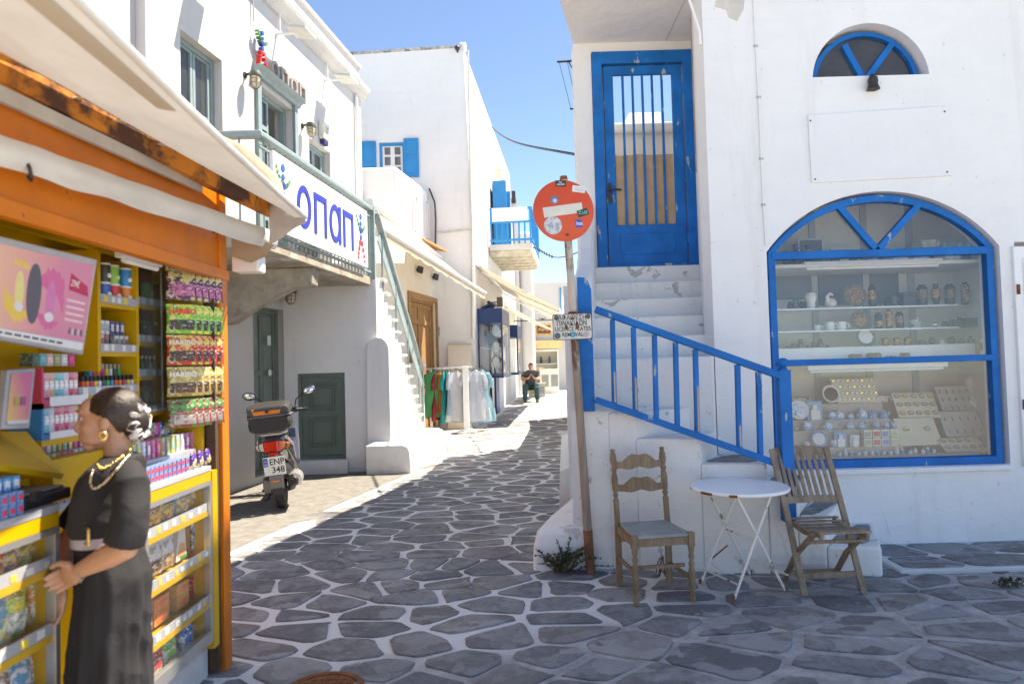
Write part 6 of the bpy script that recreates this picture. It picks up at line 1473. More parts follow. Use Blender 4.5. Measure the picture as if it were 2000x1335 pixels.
for i in range(9):
    s = .6 + (i % 3) * .5 + (i // 3) * .05; z = 1.62 + (i // 3) * .42 + rnd.uniform(-.04, .04); c_ = hpt(s, z, .40)
    M = Matrix.Rotation(R(rnd.uniform(-20, 20)), 3, 'Z') @ Matrix.Rotation(R(70), 3, 'X')
    nm = ['upper', 'middle', 'lower'][2 - i // 3]; ps_ = ['nearest', 'central', 'farthest'][i % 3]
    t = thing('souvenir_mask', '%s pale mask in the %s row of the large navy cabinet' % (ps_, nm), 'mask', c_ - UP * .1, group='pale masks in the navy cabinet')
    obj('face', MB().ell(c_, (.11, .05, .15), 12, 8), G_mask, t, smooth=True); obj('nose', MB().ell(c_ + V((.05, -.05, 0)), (.02, .02, .05), 8, 5), G_mask, t); obj('band', MB().tube([c_ + V((.11 * math.cos(a), -.02, .16 * math.sin(a))) for a in [k * PI / 6 for k in range(7)]], .018, 6), M_dk, t)
t = thing('yellow_cloth', 'yellow cloth hanging in the cabinet beside the seated man', 'cloth', hpt(4.6, 1.5, .3))
obj('cloth', MB().loft([[hpt(4.5 + .03 * math.sin(k * 1.3), z, .3 + .06 * math.sin(k * PI / 4 + z * 3)) + HT * (.16 * math.cos(k * PI / 4)) for k in range(8)] for z in (1.4, 1.7, 2.0, 2.3)]), paint((.45, .38, .06)), t, smooth=True); obj('hanger', MB().cyl(hpt(4.5, 2.3, .3), hpt(4.5, 2.4, .3), .02), M_iron, t)
obj('black_downpipe', MB().tube([hpt(2.2, zg(18) + .0, .05), hpt(2.2, 3.3, .05)], .035, 8), M_black, th)
obj('light_hood', MB().prism([hpt(1.0, 2.98, .004), hpt(1.9, 2.98, .004), hpt(1.9, 3.12, .3), hpt(1.0, 3.12, .3)], UP * .05), M_navy, th)
p = hpt(2.2, atY(976, 590, 18.2).z, .0)
t = thing('wall_speaker', 'small dark speaker on a bracket under the second awning', 'speaker', p); obj('arm', MB().bar(p, p + HN * .3, .03, .03), M_iron, t); obj('case', MB().box(p + HN * .35, (.16, .16, .26)), mat('speaker_grey', (.14, .12, .11), .6), t, bevel=.01)
awning('side_awning', 'beige awning fixed to the lane side of the tall white house', hpt(.25, atY(943, 513, 16.2).z, .05), hpt(6.2, 3.98, .05), V((1.16, 16.5, atY(1098, 602, 16.5).z)), V((1.72, 22.6, 2.86)), M_beige, .14, .05)
awning('side_awning', 'second beige awning farther along the lane behind the first', hpt(6.5, 3.6, .05), hpt(10.6, 3.6, .05), V((1.45, 22.9, 2.7)), V((1.9, 26.6, 2.75)), M_beige, .14, .05)
# houses farther along
fh = thing('stepped_house', 'white stepped house beyond the tall one on the left of the lane', 'house', (-.6, 29, .3))
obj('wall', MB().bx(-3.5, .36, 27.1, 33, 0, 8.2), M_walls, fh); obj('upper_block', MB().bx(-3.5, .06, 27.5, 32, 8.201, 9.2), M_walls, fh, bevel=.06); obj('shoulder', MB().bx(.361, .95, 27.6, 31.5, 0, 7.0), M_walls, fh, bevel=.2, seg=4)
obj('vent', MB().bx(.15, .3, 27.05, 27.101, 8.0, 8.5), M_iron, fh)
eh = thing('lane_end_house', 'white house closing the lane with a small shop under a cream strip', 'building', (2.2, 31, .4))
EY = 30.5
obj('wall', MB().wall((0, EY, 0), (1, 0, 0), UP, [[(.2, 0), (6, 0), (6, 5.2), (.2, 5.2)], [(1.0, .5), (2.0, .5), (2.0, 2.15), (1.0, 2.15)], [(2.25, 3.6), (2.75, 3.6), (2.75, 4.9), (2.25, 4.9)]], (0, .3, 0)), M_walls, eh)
obj('roof', MB().bx(.2, 6, EY + .301, 34, 4.9, 5.15), M_walls, eh)
obj('shop_back', MB().bx(.8, 2.3, EY + .6, EY + .65, .4, 2.3), paint((.6, .55, .42)), eh)
wf = obj('shop_window', MB().wall((0, EY - .03, 0), (1, 0, 0), UP, [[(.95, .5), (2.05, .5), (2.05, 2.2), (.95, 2.2)], [(1.02, .55), (2.0, .55), (2.0, 2.12), (1.02, 2.12)]], (0, .06, 0)), M_whitep, eh); XF[wf.name] = XF[eh.name]
for z in (1.0, 1.55): obj('shelf', MB().bx(1.0, 2.0, EY + .1, EY + .5, z, z + .03), M_whitep, wf)
obj('strip', MB().bx(.8, 2.2, EY - .4, EY - .02, 2.25, 2.6), mat('cream_orange_strip', (.75, .5, .22), .6), eh)
for a in (2.2, 2.76): obj('shutter', MB().bx(a - .0, a + .06 if a < 2.5 else a + .4, EY - .07, EY - .02, 3.6, 4.95), M_bluesky, eh)
for i in range(5):
    x = 1.1 + i * .19; z = 1.58 if i % 2 else 1.03; vh = .3
    t = thing('shop_jar', '%s in the far shop window at the end of the lane' % ['squat brown jar', 'black amphora', 'white tall vase', 'dark bottle', 'grey pot'][i], 'jar', (x, EY + .25, z))
    obj('body', MB().lathe([(.04, z), (.07, z + .1), (.05, z + .22), (.03, z + .26), (.04, z + .3)], (x, EY + .25, 0), 10), [paint((.25, .15, .08)), paint((.05, .05, .05)), M_whitep, paint((.08, .08, .1)), paint((.3, .3, .3))][i], t, smooth=True)
    obj('lid', MB().lathe([(.042, z + .3), (.02, z + .33)], (x, EY + .25, 0), 8), M_dk, t)
hs_ = atY(1062, 643, 26)
t = thing('hanging_sign', 'small brown framed shop sign hanging over the lane', 'sign', hs_)
obj('frame', MB().box(hs_, (.62, .06, .46)), mat('sign_wood', (.55, .36, .16), .6), t); obj('board', MB().box(hs_ + V((0, -.035, 0)), (.5, .02, .3)), paint((.12, .06, .03)), t)
obj('rod', MB().cyl(hs_ + V((-1.2, 0, .35)), hs_ + V((.5, 0, .35)), .02), M_iron, t)
for k in range(7): obj('carved_letter', MB().box(hs_ + V((-.18 + k * .06, -.048, .03 * math.sin(k * 2.1))), (.035, .012, .10)), paint((.6, .45, .25)), t)
for i, (px, py, w, h, Y, c, lab) in enumerate(((1048, 735, .62, .5, 25.5, (.45, .42, .36), 'low grey stone step bench behind the seated man'), (1073, 728, .75, .95, 27.5, (.68, .66, .6), 'white display stand with little windows at the lane end'), (1048, 715, .5, 1.0, 28, (.5, .4, .3), 'brown shelf stand beside the far white display stand'))):
    x = atY(px, py, Y).x; z0 = zg(Y)
    t = thing('display_stand', lab, 'stand', (x, Y, z0)); obj('top', MB().bx(x - w / 2 - .03, x + w / 2 + .03, Y - .03, Y + .43, z0 + h, z0 + h + .04), paint(c), t)
    obj('body', MB().bx(x - w / 2, x + w / 2, Y, Y + .4, z0, z0 + h), paint(tuple(k * .9 for k in c)), t)
    for k in range(2): obj('opening', MB().bx(x - w / 2 + .06 + k * w / 2, x - .04 + k * w / 2, Y - .012, Y, z0 + h * .3, z0 + h * .8), paint((.2, .22, .22)), t)
# overhead cable, antenna, bead string
p, q = hpt(5.2, ZH - .12, -.09), atY(1146, 306, 7.3); pts = [p.lerp(q, k / 16) - UP * (.22 * math.sin(PI * k / 16)) * (1 - .5 * k / 16) for k in range(17)]
solo('overhead_cable', MB().tube(pts, .019, 6), M_cable, 'thick black cable hanging across the lane against the sky', 'cable', smooth=True)
t = thing('roof_antenna', 'thin metal television antenna beside the corner building against the sky', 'antenna', atY(1128, 215, 9))
Ya = 9.0; A_ = lambda x, y, d=0: atY(x, y, Ya + d)
obj('boom', MB().cyl(A_(1088, 121), A_(1160, 117), .014), M_iron, t); obj('lower_boom', MB().cyl(A_(1113, 213), A_(1160, 212), .011), M_iron, t)
for a, b in (((1092, 121), (1115, 213)), ((1108, 121), (1128, 213)), ((1122, 121), (1133, 165))): obj('wire', MB().cyl(A_(*a), A_(*b), .0035, n=5), M_iron, t)
obj('bracket', MB().cyl(A_(1110, 120), A_(1121, 140), .008).cyl(A_(1132, 118), A_(1120, 141), .010), M_iron, t)
mt_ = A_(1166, 117); obj('mast', MB().cyl(mt_, V((mt_.x, mt_.y, 5.9)) if mt_.z < 5.9 else V((mt_.x, mt_.y, 4.7)), .02), M_iron, t)
p, q = hpt(bs0 + .04, bz + .02, 1.23), atY(1135, 490, 12); wq = p.lerp(q, .5) - UP * .25
solo('lane_wire', MB().tube([p.lerp(q, k / 8) - UP * .25 * math.sin(PI * k / 8) for k in range(9)], .012, 5), M_cable, 'thin dark wire from the blue balcony across the lane', 'cable')
p, q = wq, hpt(bs0 + .2, bz - .1, 1.24)
t = thing('bead_string', 'dark beaded string hanging beside the blue balcony', 'string', q)
for k in range(9): obj('bead', MB().ell(p.lerp(q, k / 8), (.02, .02, .045), 6, 4), M_iron, t)
obj('thread', MB().tube([p, q], .006, 4), M_iron, t)
t = thing('painted_gull', 'small dark bird emblem on the pale wall at the end of the lane', 'emblem', atY(1059, 623, 30.44))
p = atY(1059, 623, 30.44); obj('body', MB().ell(p, (.06, .03, .03), 8, 5), M_iron, t)
for s in (-1, 1): obj('wing', MB().prism([p, p + V((s * .2, 0, .07)), p + V((s * .1, 0, .0))], (0, .02, 0)), M_iron, t)

# ------------------------------------------------------------ scooter (built upright at the origin, heading +Y, then leaned and placed)
M_tyre = mat('tyre', (.03, .028, .026), .85, bump=.4, bs=80)
M_pearl = mat('pearl_panel', (.24, .225, .25), .25, .3, var=.08, coat=.6)
M_greyp = mat('grey_scooter_plastic', (.16, .155, .16), .45)
M_lid = mat('top_box_lid', (.04, .038, .038), .4, var=.15, vs=5)
M_redl = mat('tail_lamp_red', (.55, .015, .012), .15, coat=.8)
M_amber = mat('amber_lens', (.75, .22, .03), .15, coat=.8)
M_clear = mat('clear_lens', (.55, .45, .38), .15, coat=.8)
M_engine = mat('cast_engine', (.20, .19, .18), .5, .6, var=.3, vs=20)
sc = thing('scooter', 'parked scooter with black top box, orange reflector and white number plate ENP 348', 'scooter', (0, 0, 0))
def wheel(y, r, w):
    o = obj('wheel', MB().lathe([(r * .62, -w * .32), (r * .8, -w * .46), (r * .95, -w * .4), (r, -w * .12), (r, w * .12), (r * .95, w * .4), (r * .8, w * .46), (r * .62, w * .32)], (0, y, r), 28, Matrix.Rotation(R(90), 3, 'Y')), M_tyre, sc, smooth=True)
    rm = MB().lathe([(r * .66, -w * .3), (r * .66, w * .3), (r * .56, w * .3), (r * .56, -w * .3)], (0, y, r), 24, Matrix.Rotation(R(90), 3, 'Y'))
    for k in range(5): rm.bar((0, y, r), (0, y + r * .6 * math.cos(k * 2 * PI / 5), r + r * .6 * math.sin(k * 2 * PI / 5)), .05, .04, (1, 0, 0))
    obj('rim', rm, M_engine, o)
wheel(0.27, .262, .12); wheel(1.58, .25, .10)
def ring(y, z0, z1, w0, w1, n=12):                     # rounded trapezoid section across the scooter
    out = []
    for k in range(n):
        a = 2 * PI * k / n; s = math.sin(a); c = math.cos(a); t = (s + 1) / 2
        w = w0 + (w1 - w0) * t; out.append(V((w * (abs(c) ** .7) * (1 if c > 0 else -1), y, z0 + (z1 - z0) * t)))
    return out
obj('tail_body', MB().loft([ring(-.06, .72, .80, .06, .10), ring(0, .64, .84, .10, .14), ring(.2, .56, .86, .13, .165), ring(.5, .48, .84, .14, .17), ring(.75, .42, .78, .12, .15), ring(.85, .42, .6, .1, .12)]), M_pearl, sc, smooth=True)
obj('seat', MB().loft([ring(.02, .84, .89, .09, .11), ring(.15, .84, .93, .13, .14), ring(.45, .83, .90, .14, .14), ring(.7, .78, .86, .12, .11), ring(.82, .74, .82, .07, .07)]), M_black, sc, smooth=True)
obj('underbody', MB().loft([ring(.12, .34, .58, .06, .09), ring(.4, .3, .52, .11, .12), ring(.8, .24, .45, .11, .12)]), M_black, sc, smooth=True)
obj('floorboard', MB().loft([ring(.72, .24, .34, .13, .15), ring(1.2, .24, .32, .14, .15)]), M_greyp, sc, smooth=True)
for s in (-1, 1):
    obj('side_panel', MB().loft([[V((s * (.14 + .02 * math.sin(k * PI / 4)), y + .0, z + .06 * math.cos(k * PI / 4))) for k in range(8)] for y, z in ((-.02, .76), (.2, .70), (.45, .60), (.7, .50), (.84, .40))]), mat('panel_gloss_%d' % (s + 1), (.02, .035, .036) if s > 0 else (.10, .12, .115), .2, .2, coat=.7), sc, smooth=True)
for s in (-1, 1): obj('panel_strip', MB().bar((s * .165, .02, .80), (s * .168, .45, .70), .02, .05).bar((s * .168, .449, .70), (s * .15, .80, .50), .02, .05), mat('silver_strip_%d' % (s + 1), (.5, .46, .52), .2, .5), sc, bevel=.008)
obj('leg_shield', MB().loft([ring(1.12, .3, .5, .14, .2), ring(1.22, .4, .95, .15, .21), ring(1.30, .55, 1.02, .1, .14), ring(1.34, .7, .98, .04, .08)]), M_pearl, sc, smooth=True)
obj('shield_insert', MB().bx(.06, .15, 1.17, 1.2, .72, .84), paint((.05, .07, .14)), sc, bevel=.01)
obj('front_fender', MB().loft([[V((x, 1.58 + r * math.cos(a), .25 + r * math.sin(a))) for x, r in ((-.07, .27), (-.04, .30), (.04, .30), (.07, .27))] for a in [R(10 + 20 * k) for k in range(8)]]), M_pearl, sc, smooth=True)
for s in (-1, 1): obj('fork', MB().cyl((s * .07, 1.56, .25), (s * .06, 1.36, .75), .022), M_engine, sc, smooth=True)
# rear lamp cluster, plate, mud flap
tl = obj('tail_lamp', MB().loft([[V((x * (1 if k < 2 else .92), -.075 - .015 * (1 - abs(x) / .19), z)) for k, z in ((0, .80 - .02 * abs(x) / .19), (1, .80), (2, .70 + .02 * abs(x) / .19), (3, .69))][0:4] for x in (-.10, -.05, 0, .05, .10)]), M_redl, sc, smooth=True); XF[tl.name] = XF[sc.name]
obj('tail_body_back', MB().loft([ring(-.07, .66, .81, .12, .185), ring(-.0, .64, .82, .10, .16)]), M_black, sc, smooth=True)
tlm = MB().prism([(-.085, -.085, .805), (.085, -.085, .805), (.075, -.085, .70), (-.075, -.085, .70)], (0, .02, 0)); obj('red_lens', tlm, M_redl, tl, bevel=.01)
for s in (-1, 1): obj('indicator', MB().prism([(s * .09, -.083, .80), (s * .185, -.06, .765), (s * .165, -.06, .715), (s * .08, -.083, .70)], (0, .02, 0)), M_clear if s < 0 else M_amber, tl, bevel=.006)
obj('reflector', MB().bx(-.05, .05, -.09, -.07, .645, .68), M_redl, tl, bevel=.005)
pl = obj('number_plate', MB().prism([(-.115, -.105, .635), (.115, -.105, .635), (.115, -.06, .425), (-.115, -.06, .425)], (0, .006, 0)), mat('plate_white', (.72, .72, .68), .4), sc); XF[pl.name] = XF[sc.name]
pu, pw = V((1, 0, 0)), V((0, -.045, .21)).normalized(); pn = pu.cross(pw)
pc_ = V((0, -.0825, .53)) + pn * .0005
text('lettering', 'ENP', .098, mk, pl, pc_ + pu * .03 + pw * .046 + pn * .001, pu, pw, .0006, bold=.0015, sx=.92)
text('lettering', '348', .098, mk, pl, pc_ + pu * .035 - pw * .048 + pn * .001, pu, pw, .0006, bold=.0015, sx=.95)
obj('blue_band', MB().prism([pc_ + pu * a + pw * b + pn * .0005 for a, b in ((-.112, .0), (-.065, .0), (-.065, .098), (-.112, .098))], pn * .001), paint((.02, .08, .45)), pl)
text('lettering', 'GR', .03, paint((.75, .75, .75)), pl, pc_ - pu * .0885 + pw * .022 + pn * .002, pu, pw, .0004)
obj('dot_ring', MB().tube([pc_ - pu * .0885 + pw * .065 + pn * .002 + (pu * math.cos(k * PI / 6) + pw * math.sin(k * PI / 6)) * .012 for k in range(12)], .002, 4, True), paint((.7, .6, .05)), pl)
obj('mud_flap', MB().prism([(-.075, -.075, .42), (.075, -.075, .42), (.07, -.035, .27), (0, -.028, .235), (-.07, -.035, .27)], (0, .012, 0)), M_greyp, sc, bevel=.006)
obj('mud_reflector', MB().bx(-.04, .04, -.075, -.055, .35, .37), M_amber, sc)
obj('rear_fender', MB().loft([[V((x, .27 + r * math.cos(a), .262 + r * math.sin(a))) for x, r in ((-.075, .28), (-.05, .31), (.05, .31), (.075, .28))] for a in [R(95 + 16 * k) for k in range(7)]]), M_black, sc, smooth=True)
ex = obj('exhaust', MB().tube([(.17, -.02, .33), (.175, .02, .33), (.18, .25, .31), (.17, .45, .27), (.12, .6, .24)], [.045, .068, .072, .06, .03], 14), M_black, sc, smooth=True); XF[ex.name] = XF[sc.name]
obj('heat_shield', MB().loft([[V((.185 + .082 * math.cos(a), y, .33 + .085 * math.sin(a))) for a in [R(-50 + 25 * k) for k in range(7)]] for y in (.0, .3)]), M_alu, ex, smooth=True)
obj('tail_pipe', MB().tube([(.165, -.045, .33), (.165, .0, .33)], .022, 10), M_dark, ex)
obj('engine', MB().bx(-.17, -.07, .12, .62, .2, .36).cyl((-.18, .27, .27), (-.07, .27, .27), .10, n=14).bx(.08, .14, .35, .7, .18, .36), M_engine, sc, bevel=.02)
obj('shock', MB().tube([(-.11, .15, .32), (-.11, .12, .62)], .028, 8), M_iron, sc)
obj('side_stand', MB().tube([(-.10, .75, .26), (-.22, .78, .03), (-.27, .76, .02)], .012, 6), M_iron, sc)
# handlebar
hb = obj('handlebar', MB().loft([ring(1.16, 1.0, 1.10, .09, .12), ring(1.24, .98, 1.13, .11, .13), ring(1.34, 1.0, 1.08, .06, .08)]).cyl((-.33, 1.13, 1.06), (.33, 1.13, 1.06), .013), M_pearl, sc, smooth=True); XF[hb.name] = XF[sc.name]
for s in (-1, 1):
    obj('grip', MB().cyl((s * .20, 1.13, 1.06), (s * .34, 1.12, 1.055), .019), M_black, hb, smooth=True)
    obj('switch_block', MB().box((s * .165, 1.135, 1.07), (.07, .06, .07)), M_black, hb, bevel=.008)
    obj('brake_lever', MB().tube([(s * .18, 1.18, 1.07), (s * .26, 1.20, 1.07), (s * .33, 1.18, 1.065)], .007, 6), M_alu, hb)
    mr = obj('mirror', MB().tube([(s * .17, 1.14, 1.08), (s * .20, 1.15, 1.2), (s * .30, 1.17, 1.27)], .008, 6).ell((s * .37, 1.18, 1.30), (.085, .022, .052), 14, 8, Matrix.Rotation(R(s * -14), 3, 'Y')), M_black, sc, smooth=True); XF[mr.name] = XF[sc.name]
    obj('mirror_glass', MB().ell((s * .37, 1.168, 1.30), (.076, .014, .045), 14, 8, Matrix.Rotation(R(s * -14), 3, 'Y') @ Matrix.Rotation(R(10 if s < 0 else -6), 3, 'X')), M_mirror, mr, smooth=True)
# rack and top box
obj('grab_rail', MB().tube([(-.13, .30, .88), (-.15, .05, .89), (-.10, -.06, .88), (.10, -.06, .88), (.15, .05, .89), (.13, .30, .88)], .016, 8).bx(-.12, .12, -.04, .22, .885, .90), M_alu, sc, smooth=True)
def bring(y, w, z0, z1, h=.0, n=16): 
    return [V((w * (abs(math.cos(a)) ** .45) * (1 if math.cos(a) > 0 else -1), y, z0 + (z1 - z0) * ((abs(math.sin(a)) ** .55) * (1 if math.sin(a) > 0 else -1) + 1) / 2)) for a in [2 * PI * k / n for k in range(n)]]
tbx = obj('top_box', MB().loft([bring(-.115, .15, .93, 1.08), bring(-.15, .2, .92, 1.09), bring(-.12, .225, .91, 1.09), bring(.12, .23, .91, 1.09), bring(.24, .2, .92, 1.09), bring(.26, .15, .93, 1.08)][1:]), M_black, sc, smooth=True); XF[tbx.name] = XF[sc.name]
obj('lid', MB().loft([bring(-.165, .16, 1.095, 1.17), bring(-.155, .215, 1.093, 1.19), bring(-.05, .24, 1.093, 1.235), bring(.12, .238, 1.093, 1.245), bring(.24, .2, 1.093, 1.2), bring(.26, .15, 1.094, 1.16)]), M_lid, tbx, smooth=True)
rf_ = obj('orange_reflector', MB().prism([(-.15, -.172, 1.112), (.12, -.172, 1.112), (.15, -.160, 1.180), (-.175, -.160, 1.180)], (0, .05, 0)), M_amber, tbx, bevel=.006)
obj('emblem', MB().cyl((-.01, -.178, 1.145), (-.01, -.15, 1.145), .02, n=12), M_black, tbx)
obj('latch', MB().bx(-.235, -.215, -.06, -.0, 1.06, 1.12), M_black, tbx); obj('seam_strip', MB().loft([bring(-.16, .222, 1.082, 1.094), bring(.2, .235, 1.082, 1.094)]), M_greyp, tbx)
wp = gnd(549, 1001); sc.location = (wp.x - .0, wp.y - .02, .014); sc.rotation_euler = (0, R(-5.0), R(13))

# ------------------------------------------------------------ clothes rack on the lane
cp = gnd(912, 846); ry0 = cp.y
rk = thing('clothes_rack', 'white metal clothes rack standing on the sunlit lane', 'clothes rack', (cp.x, ry0, zg(ry0)))
zr = zg(ry0); ax = cp.x
L0, L1 = V((ax - .86, ry0 + .05, zr + 1.42)), V((ax + .14, ry0 - .02, zr + 1.45))
obj('post', MB().bx(ax - .06, ax + .06, ry0 - .06, ry0 + .06, zr, zr + 1.46), M_whitep, rk, bevel=.008)
obj('base', MB().bx(ax - .2, ax + .2, ry0 - .12, ry0 + .12, zr, zr + .06).bx(ax - .13, ax + .13, ry0 - .09, ry0 + .09, zr + .06, zr + .1), M_whitep, rk, bevel=.01)
obj('rail', MB().bar(L0, L1, .04, .045), M_whitep, rk); obj('rail', MB().bar(L0 + V((0, .6, -.0)), L1 + V((0, .9, 0)), .035, .04), M_whitep, rk)
obj('cross_rail', MB().bar(L0 + V((.05, 0, 0)), L0 + V((.05, .6, 0)), .03, .035), M_whitep, rk); obj('cross_rail', MB().bar(L1 - V((.14, 0, 0)), L1 + V((-.14, .9, 0)), .03, .035), M_whitep, rk)
obj('back_post', MB().bx(ax - .86, ax - .80, ry0 + .5, ry0 + .56, zr, zr + 1.42), M_whitep, rk)
obj('low_rail', MB().bar((ax - .8, ry0 + .3, zr + .4), (ax, ry0 + .3, zr + .4), .03, .03), M_whitep, rk)
def garment(x, y, ztop, h, w, spin, col, label, col2=None, flare=1.25):
    t = thing('hanging_garment', label, 'garment', (x, y, ztop - h), group='clothes hanging on the white rack')
    a = V((math.cos(spin), math.sin(spin), 0)); b = V((-math.sin(spin), math.cos(spin), 0)); o = V((x, y, 0)); rg = []
    for i, (u, k, d) in enumerate(((0, .16, .5), (.05, .62, .6), (.14, .82, .9), (.3, .72, 1), (.5, .8, 1.1), (.75, 1.0, 1.3), (1, 1.12, 1.4))):
        z = ztop - h * u; ww = w * k * (flare if u > .5 else 1)
        rg.append([o + a * (ww / 2 * math.cos(2 * PI * j / 16)) + b * ((.035 * d) * math.sin(2 * PI * j / 16) + .018 * d * math.sin(j * 2.4 + i)) + V((0, 0, z + .012 * math.sin(j * 1.9))) for j in range(16)])
    m = cloth('garment_%d' % len(bpy.data.materials), col, .35, .12, .4, stripe=col2)
    obj('cloth', MB().loft(rg), m, t, smooth=True)
    obj('hanger', MB().tube([o + V((0, 0, ztop)) - a * w * .3, o + V((0, 0, ztop + .05)), o + V((0, 0, ztop)) + a * w * .3], .008, 5).tube([o + V((0, 0, ztop + .05)), o + V((0, 0, ztop + .11))], .005, 5), M_iron, t)
    for s in (-1, 1): obj('sleeve', MB().tube([o + a * s * w * .3 + V((0, 0, ztop - .07)), o + a * s * w * .5 + V((0, 0, ztop - .25)), o + a * s * w * .5 + V((0, 0, ztop - .4))], [.05, .05, .045], 7), m, t, smooth=True)
for i, (dx, dy, h, w, sp_, c, c2, lab) in enumerate([
    (-.70, -.10, .98, .5, .5, (.10, .40, .17), None, 'bright green jacket at the left end of the clothes rack'),
    (-.62, .03, 1.05, .42, 1.2, (.42, .07, .085), (.8, .75, .74), 'red and white garment next to the green jacket'),
    (-.52, .03, .9, .36, 1.35, (.62, .20, .04), None, 'orange red garment low between red and teal ones'),
    (-.44, .02, 1.1, .42, 1.25, (.04, .42, .42), None, 'teal garment in the middle of the clothes rack'),
    (-.33, .02, .95, .4, 1.4, (.5, .62, .75), (.75, .78, .8), 'pale blue striped garment beside the teal one'),
    (-.20, .0, 1.08, .46, .7, (.74, .74, .78), (.55, .62, .72), 'lavender white dress left of the white post'),
    (.02, .1, 1.12, .5, .35, (.70, .70, .78), None, 'white lilac dress behind the white post'),
    (.22, .12, 1.1, .48, .5, (.68, .74, .82), (.72, .76, .8), 'pale lilac and blue dress right of the white post'),
    (.34, .3, 1.15, .5, .6, (.42, .68, .8), (.75, .8, .82), 'sky blue and white dress at the right end of the rack')]):
    garment(ax + dx, ry0 + dy + (.1 if i > 5 else 0), zr + 1.36, h, w, sp_, c, lab, c2)

# ------------------------------------------------------------ seated man far down the lane
Mskin = mat('skin', (.46, .235, .14), .5, var=.06, vs=12, spec=.4)
Mhair = mat('dark_hair', (.025, .016, .012), .35, var=.3, vs=60, stretch=(.3, 1, 1), spec=.6)
my = gnd(1040, 784).y; mxp = atY(1036, 740, my).x; mz0 = zg(my)
mp = thing('person', 'man in dark green trousers sitting on a yellow chair by the lane wall', 'person', (mxp, my, mz0))
P = lambda x, y, z: V((mxp + x, my + y, mz0 + z))
b = MB()
b.ell(P(0, .1, .5), (.17, .14, .13)).tube([P(0, .1, .5), P(.01, .06, .75), P(.02, -.02, .98)], [.16, .16, .17], 14).ell(P(.02, -.0, 1.0), (.21, .12, .1))
b.tube([P(.02, -.02, 1.02), P(.02, -.07, 1.14)], .055, 10).ell(P(.02, -.1, 1.2), (.08, .1, .115)).ell(P(.02, -.16, 1.15), (.05, .05, .06)).ell(P(.02, -.2, 1.17), (.015, .02, .02))
for s in (-1, 1):
    b.tube([P(s * .1, .05, .5), P(s * .17, -.2, .53), P(s * .2, -.36, .52)], [.10, .09, .07], 12).tube([P(s * .2, -.36, .52), P(s * .2, -.33, .28), P(s * .21, -.32, .06)], [.075, .065, .05], 12)
    b.ell(P(s * .21, -.39, .045), (.05, .12, .045))
    b.tube([P(s * .21 + .02, -.0, 1.0), P(s * .29, -.1, .78)], [.065, .055], 10).tube([P(s * .29, -.1, .78), P(s * .12 + .02, -.3, .80), P(s * .05 + .02, -.32, .86)], [.05, .042, .035], 10)
    for k in range(5): b.tube([P(s * .05 + .02, -.32, .86), P(s * .02 + .02, -.36 + .02 * k, .91 + .012 * k)], [.016, .012], 6)
bm_ = remesh(b, .018, 3); obj('body', bm_, Mskin, mp, smooth=True, ang=80)
tr_ = MB().ell(P(0, .1, .5), (.19, .16, .13))
for s in (-1, 1): tr_.tube([P(s * .1, .05, .51), P(s * .17, -.2, .54), P(s * .2, -.37, .53)], [.12, .11, .095], 12).tube([P(s * .2, -.37, .53), P(s * .2, -.34, .3), P(s * .21, -.33, .09)], [.095, .085, .085], 12)
obj('trousers', remesh(tr_, .02, 2), mat('dark_teal_trousers', (.025, .07, .072), .85, var=.2), mp, smooth=True, ang=80)
sh_ = MB().tube([P(0, .1, .52), P(.01, .06, .75), P(.02, -.02, .98)], [.175, .18, .185], 14).ell(P(.02, -.0, 1.0), (.225, .13, .1))
for s in (-1, 1): sh_.tube([P(s * .2 + .02, -.0, 1.0), P(s * .27, -.07, .86)], [.085, .08], 10)
obj('shirt', remesh(sh_, .02, 2), mat('dark_shirt', (.06, .065, .075), .85, var=.2), mp, smooth=True, ang=80)
obj('hair', remesh(MB().ell(P(.02, -.08, 1.24), (.088, .105, .095)), .02, 1), Mhair, mp, smooth=True)
for s in (-1, 1): obj('shoe', MB().ell(P(s * .21, -.4, .045), (.055, .135, .05)), M_black, mp, smooth=True)
for s in (-1, 1): obj('eye', MB().ell(P(.02 + s * .03, -.19, 1.205), (.012, .008, .007), 8, 5), M_black, mp)
t = thing('yellow_chair', 'yellow chair under the seated man by the lane wall', 'chair', (mxp, my + .1, mz0))
M_ych = paint((.7, .5, .04))
obj('seat', MB().bx(mxp - .2, mxp + .2, my - .12, my + .28, mz0 + .37, mz0 + .40), M_ych, t)
for sx_ in (-1, 1):
    for sy_ in (-1, 1): obj('leg', MB().bar((mxp + sx_ * .18, my + .08 + sy_ * .18, mz0), (mxp + sx_ * .17, my + .08 + sy_ * .17, mz0 + .37), .035, .035, (0, 1, 0)), M_ych, t)
obj('backrest', MB().bx(mxp - .2, mxp + .2, my + .27, my + .3, mz0 + .55, mz0 + .85), M_ych, t)
for s in (-1, 1): obj('back_post', MB().bar((mxp + s * .18, my + .285, mz0 + .37), (mxp + s * .18, my + .285, mz0 + .56), .03, .03, (0, 1, 0)), M_ych, t)
